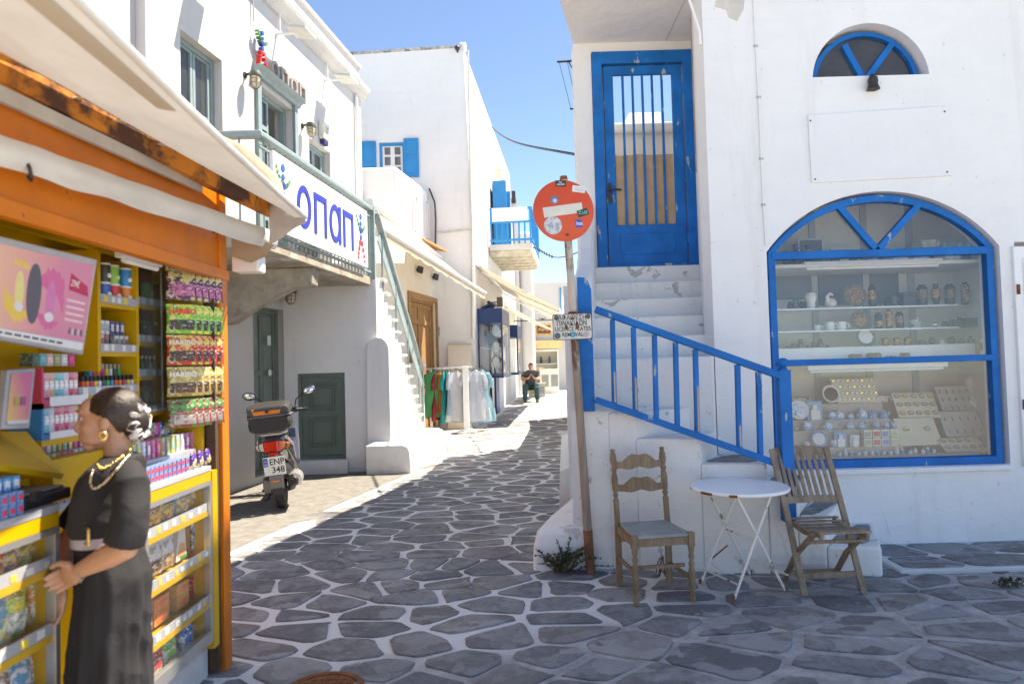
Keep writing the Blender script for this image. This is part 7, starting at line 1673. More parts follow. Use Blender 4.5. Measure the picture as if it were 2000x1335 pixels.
# ------------------------------------------------------------ kiosk on the left
KX = -1.59
zx = lambda px, py, X: atX(px, py, X)
kk = thing('kiosk', 'orange and yellow street kiosk with open shelves full of sweets and snacks', 'kiosk', (-2.3, 2.4, 0))
py1 = 3.70
obj('corner_post', MB().bx(KX - .07, KX + .015, py1, py1 + .085, 0, 2.62), M_orange, kk, bevel=.006)
obj('dark_gap_strip', MB().bx(KX - .055, KX - .006, py1 - .045, py1 - .002, .03, 2.15), mat('dark_brown_strip', (.07, .04, .02), .8, var=.4), kk)  # dark brown strip filling the gap beside the post
obj('fascia', MB().bx(KX - .04, KX, .2, py1 + .085, 2.16, 2.66), M_orange, kk)
obj('fascia_lip', MB().bx(KX - .03, KX + .022, .2, py1 + .10, 2.105, 2.165), M_orange, kk, bevel=.006)
obj('end_wall', MB().bx(-2.95, KX - .072, py1 + .03, py1 + .08, 0, 2.66), M_orange, kk)
obj('back_wall', MB().bx(-3.0, -2.95, .2, py1 + .08, 0, 2.66), M_orange, kk)
obj('near_wall', MB().bx(-2.949, KX - .05, .2, .25, 0, 2.66), M_orange, kk)
obj('roof', MB().bx(-3.05, KX + .03, .15, py1 + .13, 2.661, 2.72), M_orange, kk)
obj('ceiling', MB().bx(-2.94, KX - .045, .26, py1 + .02, 2.5, 2.53), M_yellow, kk)
obj('plinth', MB().bx(-2.3, KX - .06, .3, py1 - .05, 0, .17), mat('kiosk_plinth', (.5, .5, .5), .5), kk)
obj('floor', MB().bx(-2.94, KX - .3, .26, py1, .001, .05), M_dk, kk)
XB = -2.10; XS = -1.84                                # back of the upper shelves, their front edge
obj('back_panel', MB().bx(XB - .02, XB, .3, py1 - .03, 1.1, 2.49), M_yellow, kk)
obj('header', MB().bx(XS - .03, XS - .005, .3, py1 - .03, 2.16, 2.30), M_yellow, kk)
yA0, yA1 = zx(192, 600, XS).y, zx(267, 600, XS).y; yB1 = zx(350, 640, XS).y
for y in (yA0, yA1, yB1): obj('divider', MB().bx(XB, XS + .004, y - .012, y + .012, 1.30 if y > yA0 else 1.62, 2.16), M_yellow, kk)
zA = [zx(230, 588, XS).z, zx(230, 681, XS).z, zx(215, 762, XS).z]; zB = [zx(310, 594, XS).z, zx(310, 664, XS).z, zx(310, 728, XS).z, zx(310, 797, XS).z]
yP = zx(70, 760, XS).y
M_tag = printed((.72, .72, .70), (.66, .66, .64), 2.5)
def tags(s, x, y0, y1, z):                            # little price cards in the rail
    y = y0 + .03
    while y < y1 - .04:
        w = rnd.uniform(.022, .04); h = rnd.uniform(.022, .03); obj('price_tag', MB().bx(x, x + .0012, y, y + w, z + .002, z + .002 + h), M_tag if rnd.random() < .8 else paint((.7, .5, .05)), s); y += w + rnd.uniform(.02, .07)
def shelf(y0, y1, z, x0=XB, x1=XS):
    s = obj('shelf', MB().bx(x0, x1, y0, y1, z - .035, z - .012), M_yellow, kk)
    XF[s.name] = XF[kk.name]; tags(s, x1 + .006, y0, y1, z - .012); obj('price_rail', MB().bx(x1 + .001, x1 + .006, y0 + .005, y1 - .005, z - .016, z + .022), M_greytrim, s)
for i, z in enumerate(zA): shelf(yA0 if i < 2 else zx(150, 765, XS).y, yA1, z)
for z in zB: shelf(yA1, yB1, z)
obj('cabinet_glass', MB().add([(XS + .012, yA1 + .01, zB[3]), (XS + .012, yB1 - .02, zB[3]), (XS + .012, yB1 - .02, 2.14), (XS + .012, yA1 + .01, 2.14)], [(0, 1, 2, 3)]), M_glassd, kk)
obj('glass_edge', MB().bx(XS + .008, XS + .016, (yA1 + yB1) / 2 - .005, (yA1 + yB1) / 2 + .005, zB[3], 2.14), M_greytrim, kk)
p = zx(236, 493, -1.70); q = zx(310, 506, -1.70)
t = thing('kiosk_tube_light', 'white strip light under the orange kiosk fascia', 'lamp', (p + q) / 2)
obj('housing', MB().bx(-1.73, -1.68, p.y, q.y, p.z - .02, p.z + .03), M_whitep, t, bevel=.004); obj('tube', MB().cyl((-1.7, p.y + .02, p.z - .03), (-1.7, q.y - .02, p.z - .03), .012), M_whitep, t)
obj('light_cable', MB().tube([zx(310, 500, -1.68), zx(360, 515, -1.66), zx(390, 535, -1.66), zx(412, 575, -1.655), zx(420, 605, -1.65)], .005, 5), M_whitep, t)
# counters and glazed lower displays
yR0, yR1 = zx(283, 1000, KX).y, zx(414, 1000, KX).y; zc = 1.115
yL0, yL1 = 1.2, zx(116, 1000, KX).y; zcl = 1.16
def lower_unit(y0, y1, zc, levels, zb):
    obj('counter', MB().bx(-2.08, KX, y0, y1, zc - .028, zc), M_greytrim, kk, bevel=.004)
    obj('counter_edge', MB().bx(KX - .03, KX - .002, y0, y1, zc - .075, zc - .029), M_yellow, kk)
    obj('trim_rail', MB().bx(KX - .008, KX + .002, y0, y1, zc - .098, zc - .077), M_alu, kk)
    for z in levels:
        s = obj('shelf', MB().bx(-1.98, KX - .02, y0, y1, z - .045, z - .02), M_yellow, kk); XF[s.name] = XF[kk.name]; tags(s, KX - .0125, y0, y1, z - .017)
        obj('price_rail', MB().bx(KX - .019, KX - .013, y0 + .01, y1 - .01, z - .02, z + .02), M_greytrim, s)
        obj('shelf_edge', MB().bx(KX - .019, KX - .011, y0 + .01, y1 - .01, z - .046, z - .0205), M_yellow, s)
    obj('base_rail', MB().bx(KX - .03, KX, y0, y1, zb - .03, zb + .03), M_alu, kk)
    for y in (y0 + .011, y1 - .011): obj('upright', MB().bx(KX - .035, KX + .001, y - .011, y + .011, zb, zc - .1), M_alu, kk)
    obj('side_panel', MB().bx(-2.0, KX - .037, y1 - .02, y1 - .003, .17, zc - .03), M_yellow, kk); obj('side_panel', MB().bx(-2.0, KX - .037, y0 + .003, y0 + .02, .17, zc - .03), M_yellow, kk)
    obj('back_board', MB().bx(-2.02, -2.0, y0, y1, .17, zc - .03), M_yellow, kk)
    obj('display_glass', MB().add([(KX - .005, y0 + .02, zb + .03), (KX - .005, y1 - .02, zb + .03), (KX - .005, y1 - .02, zc - .1), (KX - .005, y0 + .02, zc - .1)], [(0, 1, 2, 3)]), M_acryl, kk)
zR = [zx(340, 1022, KX).z, zx(345, 1119, KX).z, zx(346, 1220, KX).z]; zRb = zx(347, 1302, KX).z
zLs = [zx(45, 1122, KX).z, zx(45, 1262, KX).z, .50]
lower_unit(yR0, yR1, zc, zR, zRb); lower_unit(yL0, yL1, zcl, zLs, .22)
obj('end_upright', MB().bx(KX - .05, KX + .003, yR1 + .002, py1 - .05, .17, zc - .03), M_yellow, kk)
obj('end_upright', MB().bx(KX - .32, KX - .06, py1 - .075, py1 - .055, zc, 2.16), M_yellow, kk)
obj('serving_shelf', MB().bx(-2.08, KX - .22, yL1 + .002, yR0 - .002, zc - .05, zc - .02), M_greytrim, kk)
obj('inner_front', MB().bx(-1.92, KX - .30, yL1 + .002, yR0 - .002, .17, zc - .051), M_yellow, kk)
# goods
GR = {}
def goods(name, label, cat, loc, grp): return thing(name, label, cat, loc, group=grp)
def pack(x, y, z, wy, h, dx, c, c2, label, grp, name='pack', cat='pack', tilt=0, lab=.5):
    """a small carton facing the lane (+X)"""
    t = goods(name, label, cat, (x, y, z), grp)
    obj('carton', MB().bx(x - dx, x, y - wy / 2, y + wy / 2, z, z + h), printed(c, tuple((a * 2 + b) / 3 for a, b in zip(c, c2)), 3 if h < .09 else 1.6), t)
    obj('label_panel', MB().bx(x + .0004, x + .0016, y - wy * .38, y + wy * .38, z + h * (.5 - lab / 2), z + h * (.5 + lab / 2)), printed(c2, tuple(min(1, q * 1.6) for q in c2), 3), t)
    return t
def can(x, y, z, r, h, c, c2, label, grp):
    t = goods('crisp_tube', label, 'crisps', (x, y, z), grp)
    obj('tube', MB().lathe([(r, z), (r, z + h * .9)], (x, y, 0), 16), paint(c, .35), t, smooth=True)
    obj('lid', MB().lathe([(r * 1.04, z + h * .9), (r * 1.04, z + h), (r * .9, z + h)], (x, y, 0), 16), paint((.7, .7, .68)), t, smooth=True)
    obj('oval', MB().ell((x + r * .93, y, z + h * .35), (.008, r * .5, h * .14), 10, 6), paint(c2), t); return t
def bag(x, y, z, w, h, th, c, c2, label, grp, yaw=0, name='snack_bag', cat='bag', c3=None, txt=None, tc=(.8, .8, .8), lean=0, hang=False):
    """pillow bag; front faces +X turned by yaw about Z"""
    t = goods(name, label, cat, (x, y, z), grp)
    M = Matrix.Translation(V((x, y, z))) @ Matrix.Rotation(yaw, 4, 'Z') @ Matrix.Rotation(lean, 4, 'Y')
    rg = []; prof = ((0, .06, .98), (.035, .1, 1), (.12, .62, .97), (.3, .95, .95), (.5, 1, .94), (.72, .9, .95), (.88, .55, .97), (.955, .1, 1), (1, .06, .99))
    seed = rnd.random() * 6
    def pt(u, a, k=1.0):
        i = next(i for i in range(len(prof) - 1) if prof[i][0] <= u <= prof[i + 1][0]); A, B = prof[i], prof[i + 1]; f = (u - A[0]) / (B[0] - A[0])
        d = A[1] + (B[1] - A[1]) * f; ww = A[2] + (B[2] - A[2]) * f; cx, sx_ = math.cos(a), math.sin(a)
        return V((th / 2 * d * sx_ * (1 + .18 * math.sin(5 * a + u * 9 + seed)) * k, w / 2 * ww * (abs(cx) ** .8) * (1 if cx > 0 else -1), h * u))
    for u, d, ww in prof: rg.append([M @ pt(u, 2 * PI * k / 16) for k in range(16)])
    obj('wrapper', MB().loft(rg), printed(c, c3 or c2), t, smooth=True, ang=60)
    def patch(nm, u0, u1, a0, a1, cc, off=.0022):
        mb = MB(); us = [u0 + (u1 - u0) * i / 4 for i in range(5)]; as_ = [a0 + (a1 - a0) * i / 5 for i in range(6)]
        for u in us:
            for a in as_: mb.v.append(M @ (pt(u, a) + V((off, 0, 0))))
        mb.f += [(i * 6 + k, i * 6 + k + 1, (i + 1) * 6 + k + 1, (i + 1) * 6 + k) for i in range(4) for k in range(5)]
        obj(nm, mb, printed(cc, tuple(q * .45 for q in cc), 1.6), t, smooth=True)
    patch('printed_panel', .12, .46, R(35), R(145), c2)
    if c3: patch('printed_band', .66, .84, R(30), R(150), c3)
    if txt:
        o = M @ V((th / 2 + .006, 0, h * .74)); u_ = (M.to_3x3() @ V((0, 1, 0))); w_ = (M.to_3x3() @ V((0, 0, 1)))
        text('lettering', txt, w * 1.15 / max(4, len(txt)) * 1.25, paint(tc), t, o, u_, w_, .0008, bold=.001)
    return t
yat = lambda px, X, py=700: zx(px, py, X).y
# crisp tubes, top shelf left of the glass cabinet
x = XS - .045
for k, (px, c, c2, nm) in enumerate(((203, (.03, .12, .42), (.8, .8, .8), 'navy blue'), (222, (.62, .03, .04), (.8, .75, .7), 'red'), (244, (.72, .22, .03), (.85, .8, .7), 'orange'))):
    can(x, yat(px, x), zA[0], .030, .085, c, c2, '%s crisp tube in the lower row on the top yellow shelf' % nm, 'crisp tubes on the kiosk shelf')
for k, (px, c, c2, nm) in enumerate(((203, (.05, .05, .05), (.8, .8, .8), 'black and white'), (220, (.25, .52, .08), (.5, .7, .2), 'light green'), (244, (.03, .24, .6), (.8, .8, .8), 'bright blue'))):
    can(x, yat(px, x), zA[0] + .0855, .030, .088, c, c2, '%s crisp tube stacked in the upper row of the top yellow shelf' % nm, 'crisp tubes on the kiosk shelf')
# cigarette and gum packs, second shelf
x = XS - .02
for r_ in range(2):
    for k in range(6):
        px = 200 + k * 9.5; c = ((.72, .72, .73), (.72, .72, .73), (.7, .7, .72), (.02, .03, .16), (.02, .03, .18), (.03, .04, .2))[k] if r_ else ((.6, .55, .55), (.5, .1, .1), (.06, .06, .07), (.66, .66, .7), (.68, .66, .7), (.62, .5, .55))[k]
        c2 = (.3, .35, .45) if r_ and k < 3 else (.5, .5, .55) if r_ else (.1, .1, .1)
        nm = ('white' if k < 3 else 'navy blue') if r_ else ('dark and red' if k < 3 else 'pale pink')
        pack(x - .02 * r_, yat(px, x), zA[1] + r_ * .068, .030, .064, .05, c, c2, '%s small pack, %s in the %s row of the second yellow shelf' % (nm, ORD[k], 'back' if r_ else 'front'), '%s packs on the second kiosk shelf, %s row' % (nm, 'back' if r_ else 'front'), 'small_pack')
# lighters and little bottles on the wide third shelf
cols = [(.7, .12, .05), (.75, .55, .05), (.05, .45, .12), (.7, .25, .03), (.7, .7, .7), (.05, .3, .6), (.55, .05, .25), (.1, .1, .12)]
cn = ['red', 'yellow', 'green', 'orange', 'white', 'blue', 'magenta', 'black']
for r_ in range(2):
    for k in range(13):
        px = 158 + k * 8 + (14 if r_ else 0)
        if px > 262: continue
        i = (k * 3 + r_ * 5) % 8; xx = XS - .025 - .06 * r_; y = yat(px, xx); z = zA[2] + (.055 if r_ else 0)
        t = goods('lighter', '%s lighter, %s in the %s row on the wide third kiosk shelf' % (cn[i], ORD[k], 'back' if r_ else 'front'), 'lighter', (xx, y, z), '%s lighters in the %s row on the kiosk shelf' % (cn[i], 'back' if r_ else 'front'))
        obj('barrel', MB().bx(xx - .012, xx + .012, y - .010, y + .010, z - (.05 if r_ else 0), z + .045), paint(cols[i]), t); obj('cap', MB().bx(xx - .011, xx + .011, y - .0095, y + .0095, z + .046, z + .068), M_black if not r_ else M_alu, t)
# glass cabinet
x = XS - .06
for px, c, nm, h in ((287, (.08, .28, .07), 'tall green', .10), (306, (.22, .06, .04), 'dark red', .10), (328, (.09, .26, .09), 'short green', .07)):
    y = yat(px, x); t = goods('tea_tin', '%s tin on the top shelf of the glass cabinet' % nm, 'tin', (x, y, zB[0]), 'tins in the glass cabinet')
    obj('tin', MB().lathe([(.033, zB[0]), (.033, zB[0] + h)], (x, y, 0), 14), paint(c, .4), t, smooth=True); obj('lid', MB().lathe([(.034, zB[0] + h), (.034, zB[0] + h + .012), (.01, zB[0] + h + .014)], (x, y, 0), 14), paint(tuple(k * .7 for k in c)), t); obj('label', MB().ell((x + .03, y, zB[0] + h * .5), (.006, .016, .02), 8, 5), paint((.5, .45, .2)), t)
for i, (px, w, h, c, lab) in enumerate(((288, .05, .10, (.06, .07, .09), 'dark box at the left of the second glass cabinet shelf'), (308, .06, .075, (.02, .04, .17), 'navy box in the middle of the second glass cabinet shelf'), (322, .022, .09, (.55, .55, .52), 'narrow white box on the second glass cabinet shelf'), (335, .05, .085, (.03, .04, .16), 'navy box at the right of the second glass cabinet shelf'), (300, .05, .02, (.6, .55, .42), 'cream box lying on the dark box in the glass cabinet'))):
    pack(x + .02, yat(px, x), zB[1] + (.08 if i == 4 else 0), w, h, .08, c, tuple(min(1, k * 1.8) for k in c), lab, 'boxes in the glass cabinet', 'carton', 'box')
for k in range(9):
    px = 277 + k * 8; i = (k * 5 + 2) % 8; y = yat(px, x)
    t = goods('small_bottle', '%s small bottle, %s on the third shelf of the glass cabinet' % (cn[i], ORD[k]), 'bottle', (x, y, zB[2]), '%s bottles in the glass cabinet' % cn[i])
    obj('bottle', MB().lathe([(.012, zB[2]), (.012, zB[2] + .05), (.005, zB[2] + .06), (.005, zB[2] + .075)], (x, y, 0), 8), paint(tuple(c * .6 for c in cols[i]), .25), t, smooth=True); obj('cap', MB().lathe([(.007, zB[2] + .075), (.007, zB[2] + .09)], (x, y, 0), 8), M_whitep, t)
for k, (px, c) in enumerate(((285, (.16, .17, .11)), (302, (.2, .19, .14)), (318, (.12, .2, .17)), (335, (.18, .14, .1)))):
    pack(x, yat(px, x), zB[3], .055, .12 - .01 * k, .05, c, tuple(q * 1.6 for q in c), '%s pouch on the lowest glass cabinet shelf' % ['olive', 'beige', 'teal', 'brown'][k], 'pouches in the glass cabinet', 'tobacco_pouch', 'pouch')
# hanging sweet bags at the right end
rows = [((.07, .02, .09), (.5, .10, .30), 'dark purple', (.6, .5, .2), None, (.8, .6, .7)), ((.16, .52, .04), (.03, .02, .02), 'bright green', (.75, .72, .1), 'HARIBO', (.75, .04, .04)), ((.62, .03, .03), (.06, .02, .02), 'red', (.75, .55, .1), 'HARIBO', (.85, .7, .6)), ((.45, .30, .08), (.12, .05, .02), 'gold brown', (.7, .6, .2), 'HARIBO', (.9, .85, .8)), ((.30, .05, .05), (.55, .45, .4), 'wine red and green', (.1, .3, .05), None, (.8, .8, .8))]
pys = [(588, 524), (652, 597), (712, 655), (772, 716), (832, 778)]
for r_, (a, b) in enumerate(pys):
    c, c2, nm, c3, tx, tc = rows[r_]
    for k in range(5):
        X = -1.70 + .006 * k; y = yat(368, -1.70, 650) - .07 + k * .038 ; zb, zt = zx(370, a, X).z, zx(370, b, X).z
        bag(X + .012 * k, y, zb, .15, zt - zb, .03, c, c2, '%s sweet bag %s in its hanging row' % (nm, ['at the front', 'second from the front', 'third from the front', 'fourth from the front', 'last'][k]), ('front sweet bags ' if k == 0 else 'hanging sweet bags ') + nm, R(-52), 'sweet_bag', 'sweets', c3, tx if k == 0 else None, tc)
    t = goods('bag_hook', 'long wire hook holding the %s sweet bags' % nm, 'hook', (-1.72, yat(368, -1.7, 650) - .10, zt), 'wire hooks of the sweet bags')
    obj('wire', MB().tube([(-1.72, yat(368, -1.7, 650) - .10, zt - .006), (-1.66, py1 - .06, zt - .004)], .003, 5), M_chrome, t); obj('tip', MB().ell((-1.72, yat(368, -1.7, 650) - .10, zt - .006), .006, 8, 5), M_chrome, t)
# right counter: blue gum boxes, purple biscuits, gum rows behind
for r_ in range(2):
    for k in range(10):
        y = yat(287 + k * 8.6, -1.62, 890); pack(-1.615 - .0 * r_, y, zc + .001 + r_ * .036, .030, .034, .06, (.10, .30, .62), (.62, .04, .08), '%s blue gum box from the left in the %s row on the right counter' % (ORD[k], ['lower', 'upper'][r_]), 'blue gum boxes on the right counter', 'gum_box', lab=.55)
for k in range(3):
    bag(-1.625, yat(378 + k * 14, -1.62, 890), zc + .001, .045, .085, .03, (.10, .03, .30), (.7, .6, .3), 'purple biscuit packet, %s in the row next to the blue gum boxes' % ORD[k], 'purple biscuit packets on the right counter', 0, 'biscuit_packet', 'biscuits')
y = yat(387, -1.70, 860); t = goods('yellow_cup', 'yellow and white cup standing behind the purple biscuit packets', 'cup', (-1.70, y, zc + .09), None)
obj('cup', MB().lathe([(.022, zc + .09), (.03, zc + .16)], (-1.70, y, 0), 14), paint((.75, .45, .04)), t, smooth=True); obj('rim', MB().lathe([(.031, zc + .16), (.031, zc + .168), (.02, zc + .169)], (-1.70, y, 0), 14), M_whitep, t)
obj('goods_step', MB().bx(-2.08, -1.68, yR0, yR1 + .02, zc, zc + .09), M_greytrim, kk)
obj('goods_step', MB().bx(-2.08, -1.78, yR0 - .3, yR1 + .02, zc + .0, zc + .165), M_yellow, kk)
gc = [(.7, .5, .1), (.6, .08, .25), (.75, .72, .7), (.2, .45, .4), (.7, .25, .3), (.4, .6, .65), (.65, .6, .2), (.5, .1, .4)]; gn = ['yellow', 'crimson', 'white', 'teal', 'pink', 'pale blue', 'lime', 'purple']
for k in range(13):
    i = (k * 5) % 8; pack(-1.70, yat(262 + k * 9.5, -1.70, 850), zc + .09, .026, .085, .05, gc[i], gc[(i + 3) % 8], '%s gum packet, %s from the left in the row above the blue gum boxes' % (gn[i], ORD[k]), '%s gum packets on the right counter' % gn[i], 'gum_packet')
for k in range(8):
    i = (k * 3 + 1) % 8; c_ = [(.62, .04, .10), (.05, .42, .2), (.6, .1, .3), (.1, .12, .4), (.6, .45, .1), (.12, .3, .12), (.3, .06, .1), (.55, .5, .45)][k]
    bag(-1.80, yat(282 + k * 11, -1.80, 820), zc + .166, .055, .075, .03, c_, gc[i], '%s sweet packet in the top row above the gum packets' % ['bright red', 'emerald green', 'magenta', 'navy', 'amber', 'dark green', 'maroon', 'grey'][k], 'mixed sweet packets in the top row', R(rnd.uniform(-20, 20)), 'sweet_packet', 'sweets')
# goods behind the woman
obj('goods_step', MB().bx(-2.08, -1.86, yL1 - .25, yR0 - .31, zc - .019, zc + .10), M_yellow, kk)
for r_ in range(2):
    for k in range(11):
        i = (k * 3 + r_ * 2) % 8; X = -1.86 - .05 * r_; pack(X, yat(85 + k * 10.5, X, 870), zc + .101 + r_ * .05, .026, .075, .045, gc[i], gc[(i + 5) % 8], '%s gum packet, %s in the %s row behind the woman' % (gn[i], ORD[k], ['front', 'back'][r_]), '%s gum packets behind the woman, row %d' % (gn[i], r_), 'gum_packet')
for r_ in range(2):
    for k in range(3): pack(-1.80, yat(118 + k * 15, -1.80, 925), zc - .018 + r_ * .045, .036, .043, .06, (.10, .30, .6), (.62, .04, .08), '%s blue gum box from the tray in the %s row beside the black tray' % (ORD[k], ['lower', 'upper'][r_]), 'blue gum boxes beside the tray', 'gum_box')
XV = -1.84
for r_, (py0, py1_) in enumerate(((776, 716), (843, 785))):
    zb = zx(110, py0, XV).z; ya, yb2 = yat(70, XV), yat(156, XV)
    t = goods('vape_display', '%s tier of the counter display of pink, teal and blue packs' % ['upper', 'lower'][r_], 'display', (XV, (ya + yb2) / 2, zb - .03), 'tiers of the pack display')
    obj('tray', MB().bx(XV - .1, XV + .03, ya, yb2, zb - .03, zb - .003), paint((.45, .05, .12) if not r_ else (.03, .15, .4)), t)
    obj('price_strip', MB().bx(XV + .031, XV + .034, ya + .03, yb2, zb - .032, zb + .006), paint((.7, .7, .72)), t)
    obj('side', MB().bx(XV - .1, XV + .03, ya - .012, ya - .001, zb - .04, zb + .12), paint((.55, .05, .12) if not r_ else (.02, .2, .5)), t)
    pc2 = [(.62, .05, .14), (.70, .30, .40), (.72, .35, .2), (.08, .45, .45), (.15, .5, .6), (.62, .60, .7), (.60, .04, .12), (.7, .2, .25)]; pn2 = ['crimson', 'pink', 'coral', 'teal', 'turquoise', 'lilac', 'red', 'rose']
    for k in range(8):
        y = ya + .015 + (yb2 - ya - .03) * (k + .5) / 8; i = (k + r_ * 3) % 8
        pack(XV, y, zb, .030, .10, .05, pc2[i], (.75, .72, .74), '%s slim pack in the %s tier of the counter display' % (pn2[i], ['upper', 'lower'][r_]), 'slim packs in the counter display', 'slim_pack', lab=.35)
obj('shelf_under_display', MB().bx(XB, XV + .04, yat(60, XV), yat(160, XV), zx(110, 850, XV).z - .03, zx(110, 850, XV).z - .008), M_yellow, kk)
for k in range(6):
    px = 70 + k * 14; c = [(.06, .12, .1), (.1, .35, .45), (.6, .4, .38), (.25, .3, .15), (.5, .5, .5), (.5, .05, .2)][k]
    pack(XV - .06, yat(px, XV - .06), zx(110, 716, XV).z + .005, .04, .05, .05, c, tuple(min(1, q * 1.5) for q in c), '%s box lying on top of the counter display' % ['dark green', 'blue', 'peach', 'olive', 'grey', 'raspberry'][k], 'boxes on top of the display', 'small_box', 'box')
# little light-box poster, slanted yellow board, black tray, blue boxes on the left counter
t = goods('counter_poster', 'small framed pink and yellow poster standing left of the pack display', 'poster', zx(35, 835, -1.74), None)
q = [zx(3, 838, -1.72), zx(58, 836, -1.74), zx(70, 718, -1.80), zx(15, 722, -1.78)]
obj('frame', MB().prism(q, (-.03, .005, 0)), M_greytrim, t, bevel=.004)
def inset4(q, a, b, c, d): 
    P = lambda u, v: (q[0] * (1 - u) + q[1] * u) * (1 - v) + (q[3] * (1 - u) + q[2] * u) * v
    return [P(a, c), P(b, c), P(b, d), P(a, d)]
def poster_mat(name, c1, c2, axis=(1, 0, 0), off=0, sc=1):
    m, nt, b, L = _new(name); tc = nt.nodes.new('ShaderNodeTexCoord'); mp = nt.nodes.new('ShaderNodeMapping'); gr = nt.nodes.new('ShaderNodeTexGradient')
    mp.inputs['Rotation'].default_value = (0, 0, R(90)) if axis == 'y' else (0, 0, 0); mp.inputs['Scale'].default_value = (sc,) * 3; mp.inputs['Location'].default_value = (off, 0, 0)
    sx_ = nt.nodes.new('ShaderNodeSeparateXYZ'); L(tc.outputs['Generated'], sx_.inputs[0])
    L(_mix(nt, _ramp(nt, sx_.outputs['Y'], .1, .7), c1, c2), b.inputs['Base Color']); b.inputs['Roughness'].default_value = .3; return m
qq = [p + V((.003, 0, 0)) for p in inset4(q, .12, .88, .12, .93)]
obj('print', MB().prism(qq, (-.002, 0, 0)), poster_mat('small_poster_print', (.72, .42, .12), (.62, .12, .25)), t)
for k in range(2): obj('printed_can', MB().prism([p + V((.0052, 0, 0)) for p in inset4(q, .3 + k * .22, .48 + k * .22, .38, .52)], (-.001, 0, 0)), paint([(.5, .35, .1), (.4, .08, .25)][k]), t)
obj('printed_strip', MB().prism([p + V((.0052, 0, 0)) for p in inset4(q, .12, .88, .08, .14)], (-.001, 0, 0)), paint((.6, .6, .6)), t)
q = [zx(-10, 905, -1.66), zx(125, 925, -1.70), zx(52, 842, -1.84), zx(-10, 842, -1.84)]
solo('slanted_board', MB().prism(q, (-.01, 0, -.02)), M_yellow, 'slanted yellow board on the kiosk counter above the black tray', 'board')
p0, p1 = zx(48, 960, -1.62), zx(118, 945, -1.66)
t = goods('money_tray', 'flat black tray on the kiosk counter beside the blue boxes', 'tray', (p0 + p1) / 2, None)
obj('tray', MB().bx(-1.85, -1.62, p0.y, p1.y, zcl + .001, zcl + .04), M_black, t, bevel=.006); obj('lid', MB().bx(-1.84, -1.64, p0.y + .01, p1.y - .01, zcl + .041, zcl + .05), M_greyp, t, bevel=.003)
for r_ in range(2):
    for k in range(4): pack(-1.60, yat(-8 + k * 16, -1.60, 940), zcl + .001 + r_ * .038, .026, .036, .06, (.08, .32, .66), (.62, .04, .08), '%s blue gum box from the left in the %s row on the left counter' % (ORD[k], ['lower', 'upper'][r_]), 'blue gum boxes on the left counter', 'gum_box')
for k in range(3): pack(-1.64, yat(-4 + k * 18, -1.64, 900), zcl + .078, .03, .04, .05, (.05, .35, .7), (.75, .75, .78), '%s blue and white carton from the left on top of the left gum boxes' % ORD[k], 'cartons on the left gum boxes', 'gum_carton')
obj('holder', MB().box(zx(70, 968, KX + .01), (.02, .03, .03)), M_black, kk)
# big poster panel
t = goods('kiosk_poster', 'large framed pink and orange advertising poster hanging in the kiosk', 'poster', zx(90, 690, -1.64), None)
q = [zx(-60, 655, -1.66), zx(163, 694, -1.70), zx(191, 506, -1.64), zx(-60, 447, -1.60)]
ax_ = (q[1] - q[0]).normalized(); up2 = (q[3] - q[0]); up2 = (up2 - ax_ * up2.dot(ax_)).normalized(); nf = ax_.cross(up2)
obj('frame', MB().prism(q, nf * -.03), M_alu, t, bevel=.006)
F = lambda a, b, c, d, h: [p + nf * h for p in inset4(q, a, b, c, d)]
obj('print', MB().prism(F(.02, .97, .13, .93, .0015), nf * -.001), poster_mat('poster_print', (.74, .46, .30), (.64, .24, .36)), t)
obj('caption_strip', MB().prism(F(.02, .97, .05, .125, .0015), nf * -.001), paint((.72, .72, .74)), t)
Q = lambda u, v, h=.003: (q[0] * (1 - u) + q[1] * u) * (1 - v) + (q[3] * (1 - u) + q[2] * u) * v + nf * h
def blob(n, cu, cv, ru, rv, c, h, k=9, j=.0):
    obj(n, MB().prism([Q(cu + ru * math.cos(2 * PI * i / k) * (1 + j * math.sin(i * 5.3)), cv + rv * math.sin(2 * PI * i / k) * (1 + j * math.cos(i * 3.7)), h) for i in range(k)], nf * -.001), paint(c), t)
blob('printed_splash', .34, .52, .12, .30, (.72, .50, .10), .0022, 40, .10); blob('printed_splash', .60, .50, .13, .30, (.62, .14, .32), .0024, 40, .10)
blob('printed_pod', .34, .52, .035, .20, (.70, .62, .25), .003, 14); blob('printed_pod', .455, .52, .06, .30, (.10, .10, .13), .0034, 16); blob('printed_pod', .60, .48, .04, .21, (.60, .20, .42), .0032, 14)
blob('printed_ring', .34, .37, .035, .05, (.65, .65, .65), .0036, 10); blob('printed_ring', .60, .32, .04, .05, (.65, .65, .68), .0036, 10)
obj('price_flag', MB().prism([Q(a, b, .003) for a, b in ((.755, .63), (.95, .60), (.93, .70), (.76, .80))], nf * -.001), paint((.5, .03, .10)), t)
text('lettering', '29€', .034, paint((.8, .6, .6)), t, Q(.805, .70, .0042), ax_, up2, .0006, bold=.0006)
for k in range(4): obj('printed_line', MB().prism([Q(a, b, .003) for a, b in ((.75, .54 - k * .065), (.93, .535 - k * .065), (.93, .51 - k * .065), (.75, .515 - k * .065))], nf * -.001), paint((.78, .55, .58)), t)
for k in range(5): obj('printed_mark', MB().prism([Q(a, b, .003) for a, b in ((.80 + k * .03, .19), (.822 + k * .03, .187), (.822 + k * .03, .25), (.80 + k * .03, .253))], nf * -.001), paint([(.2, .12, .15), (.6, .5, .5)][k % 2]), t)
for k in range(9): obj('caption_word', MB().prism([Q(a, b, .003) for a, b in ((.1 + k * .075, .075), (.155 + k * .075, .075), (.155 + k * .075, .098), (.1 + k * .075, .098))], nf * -.001), paint((.12, .12, .14)), t)
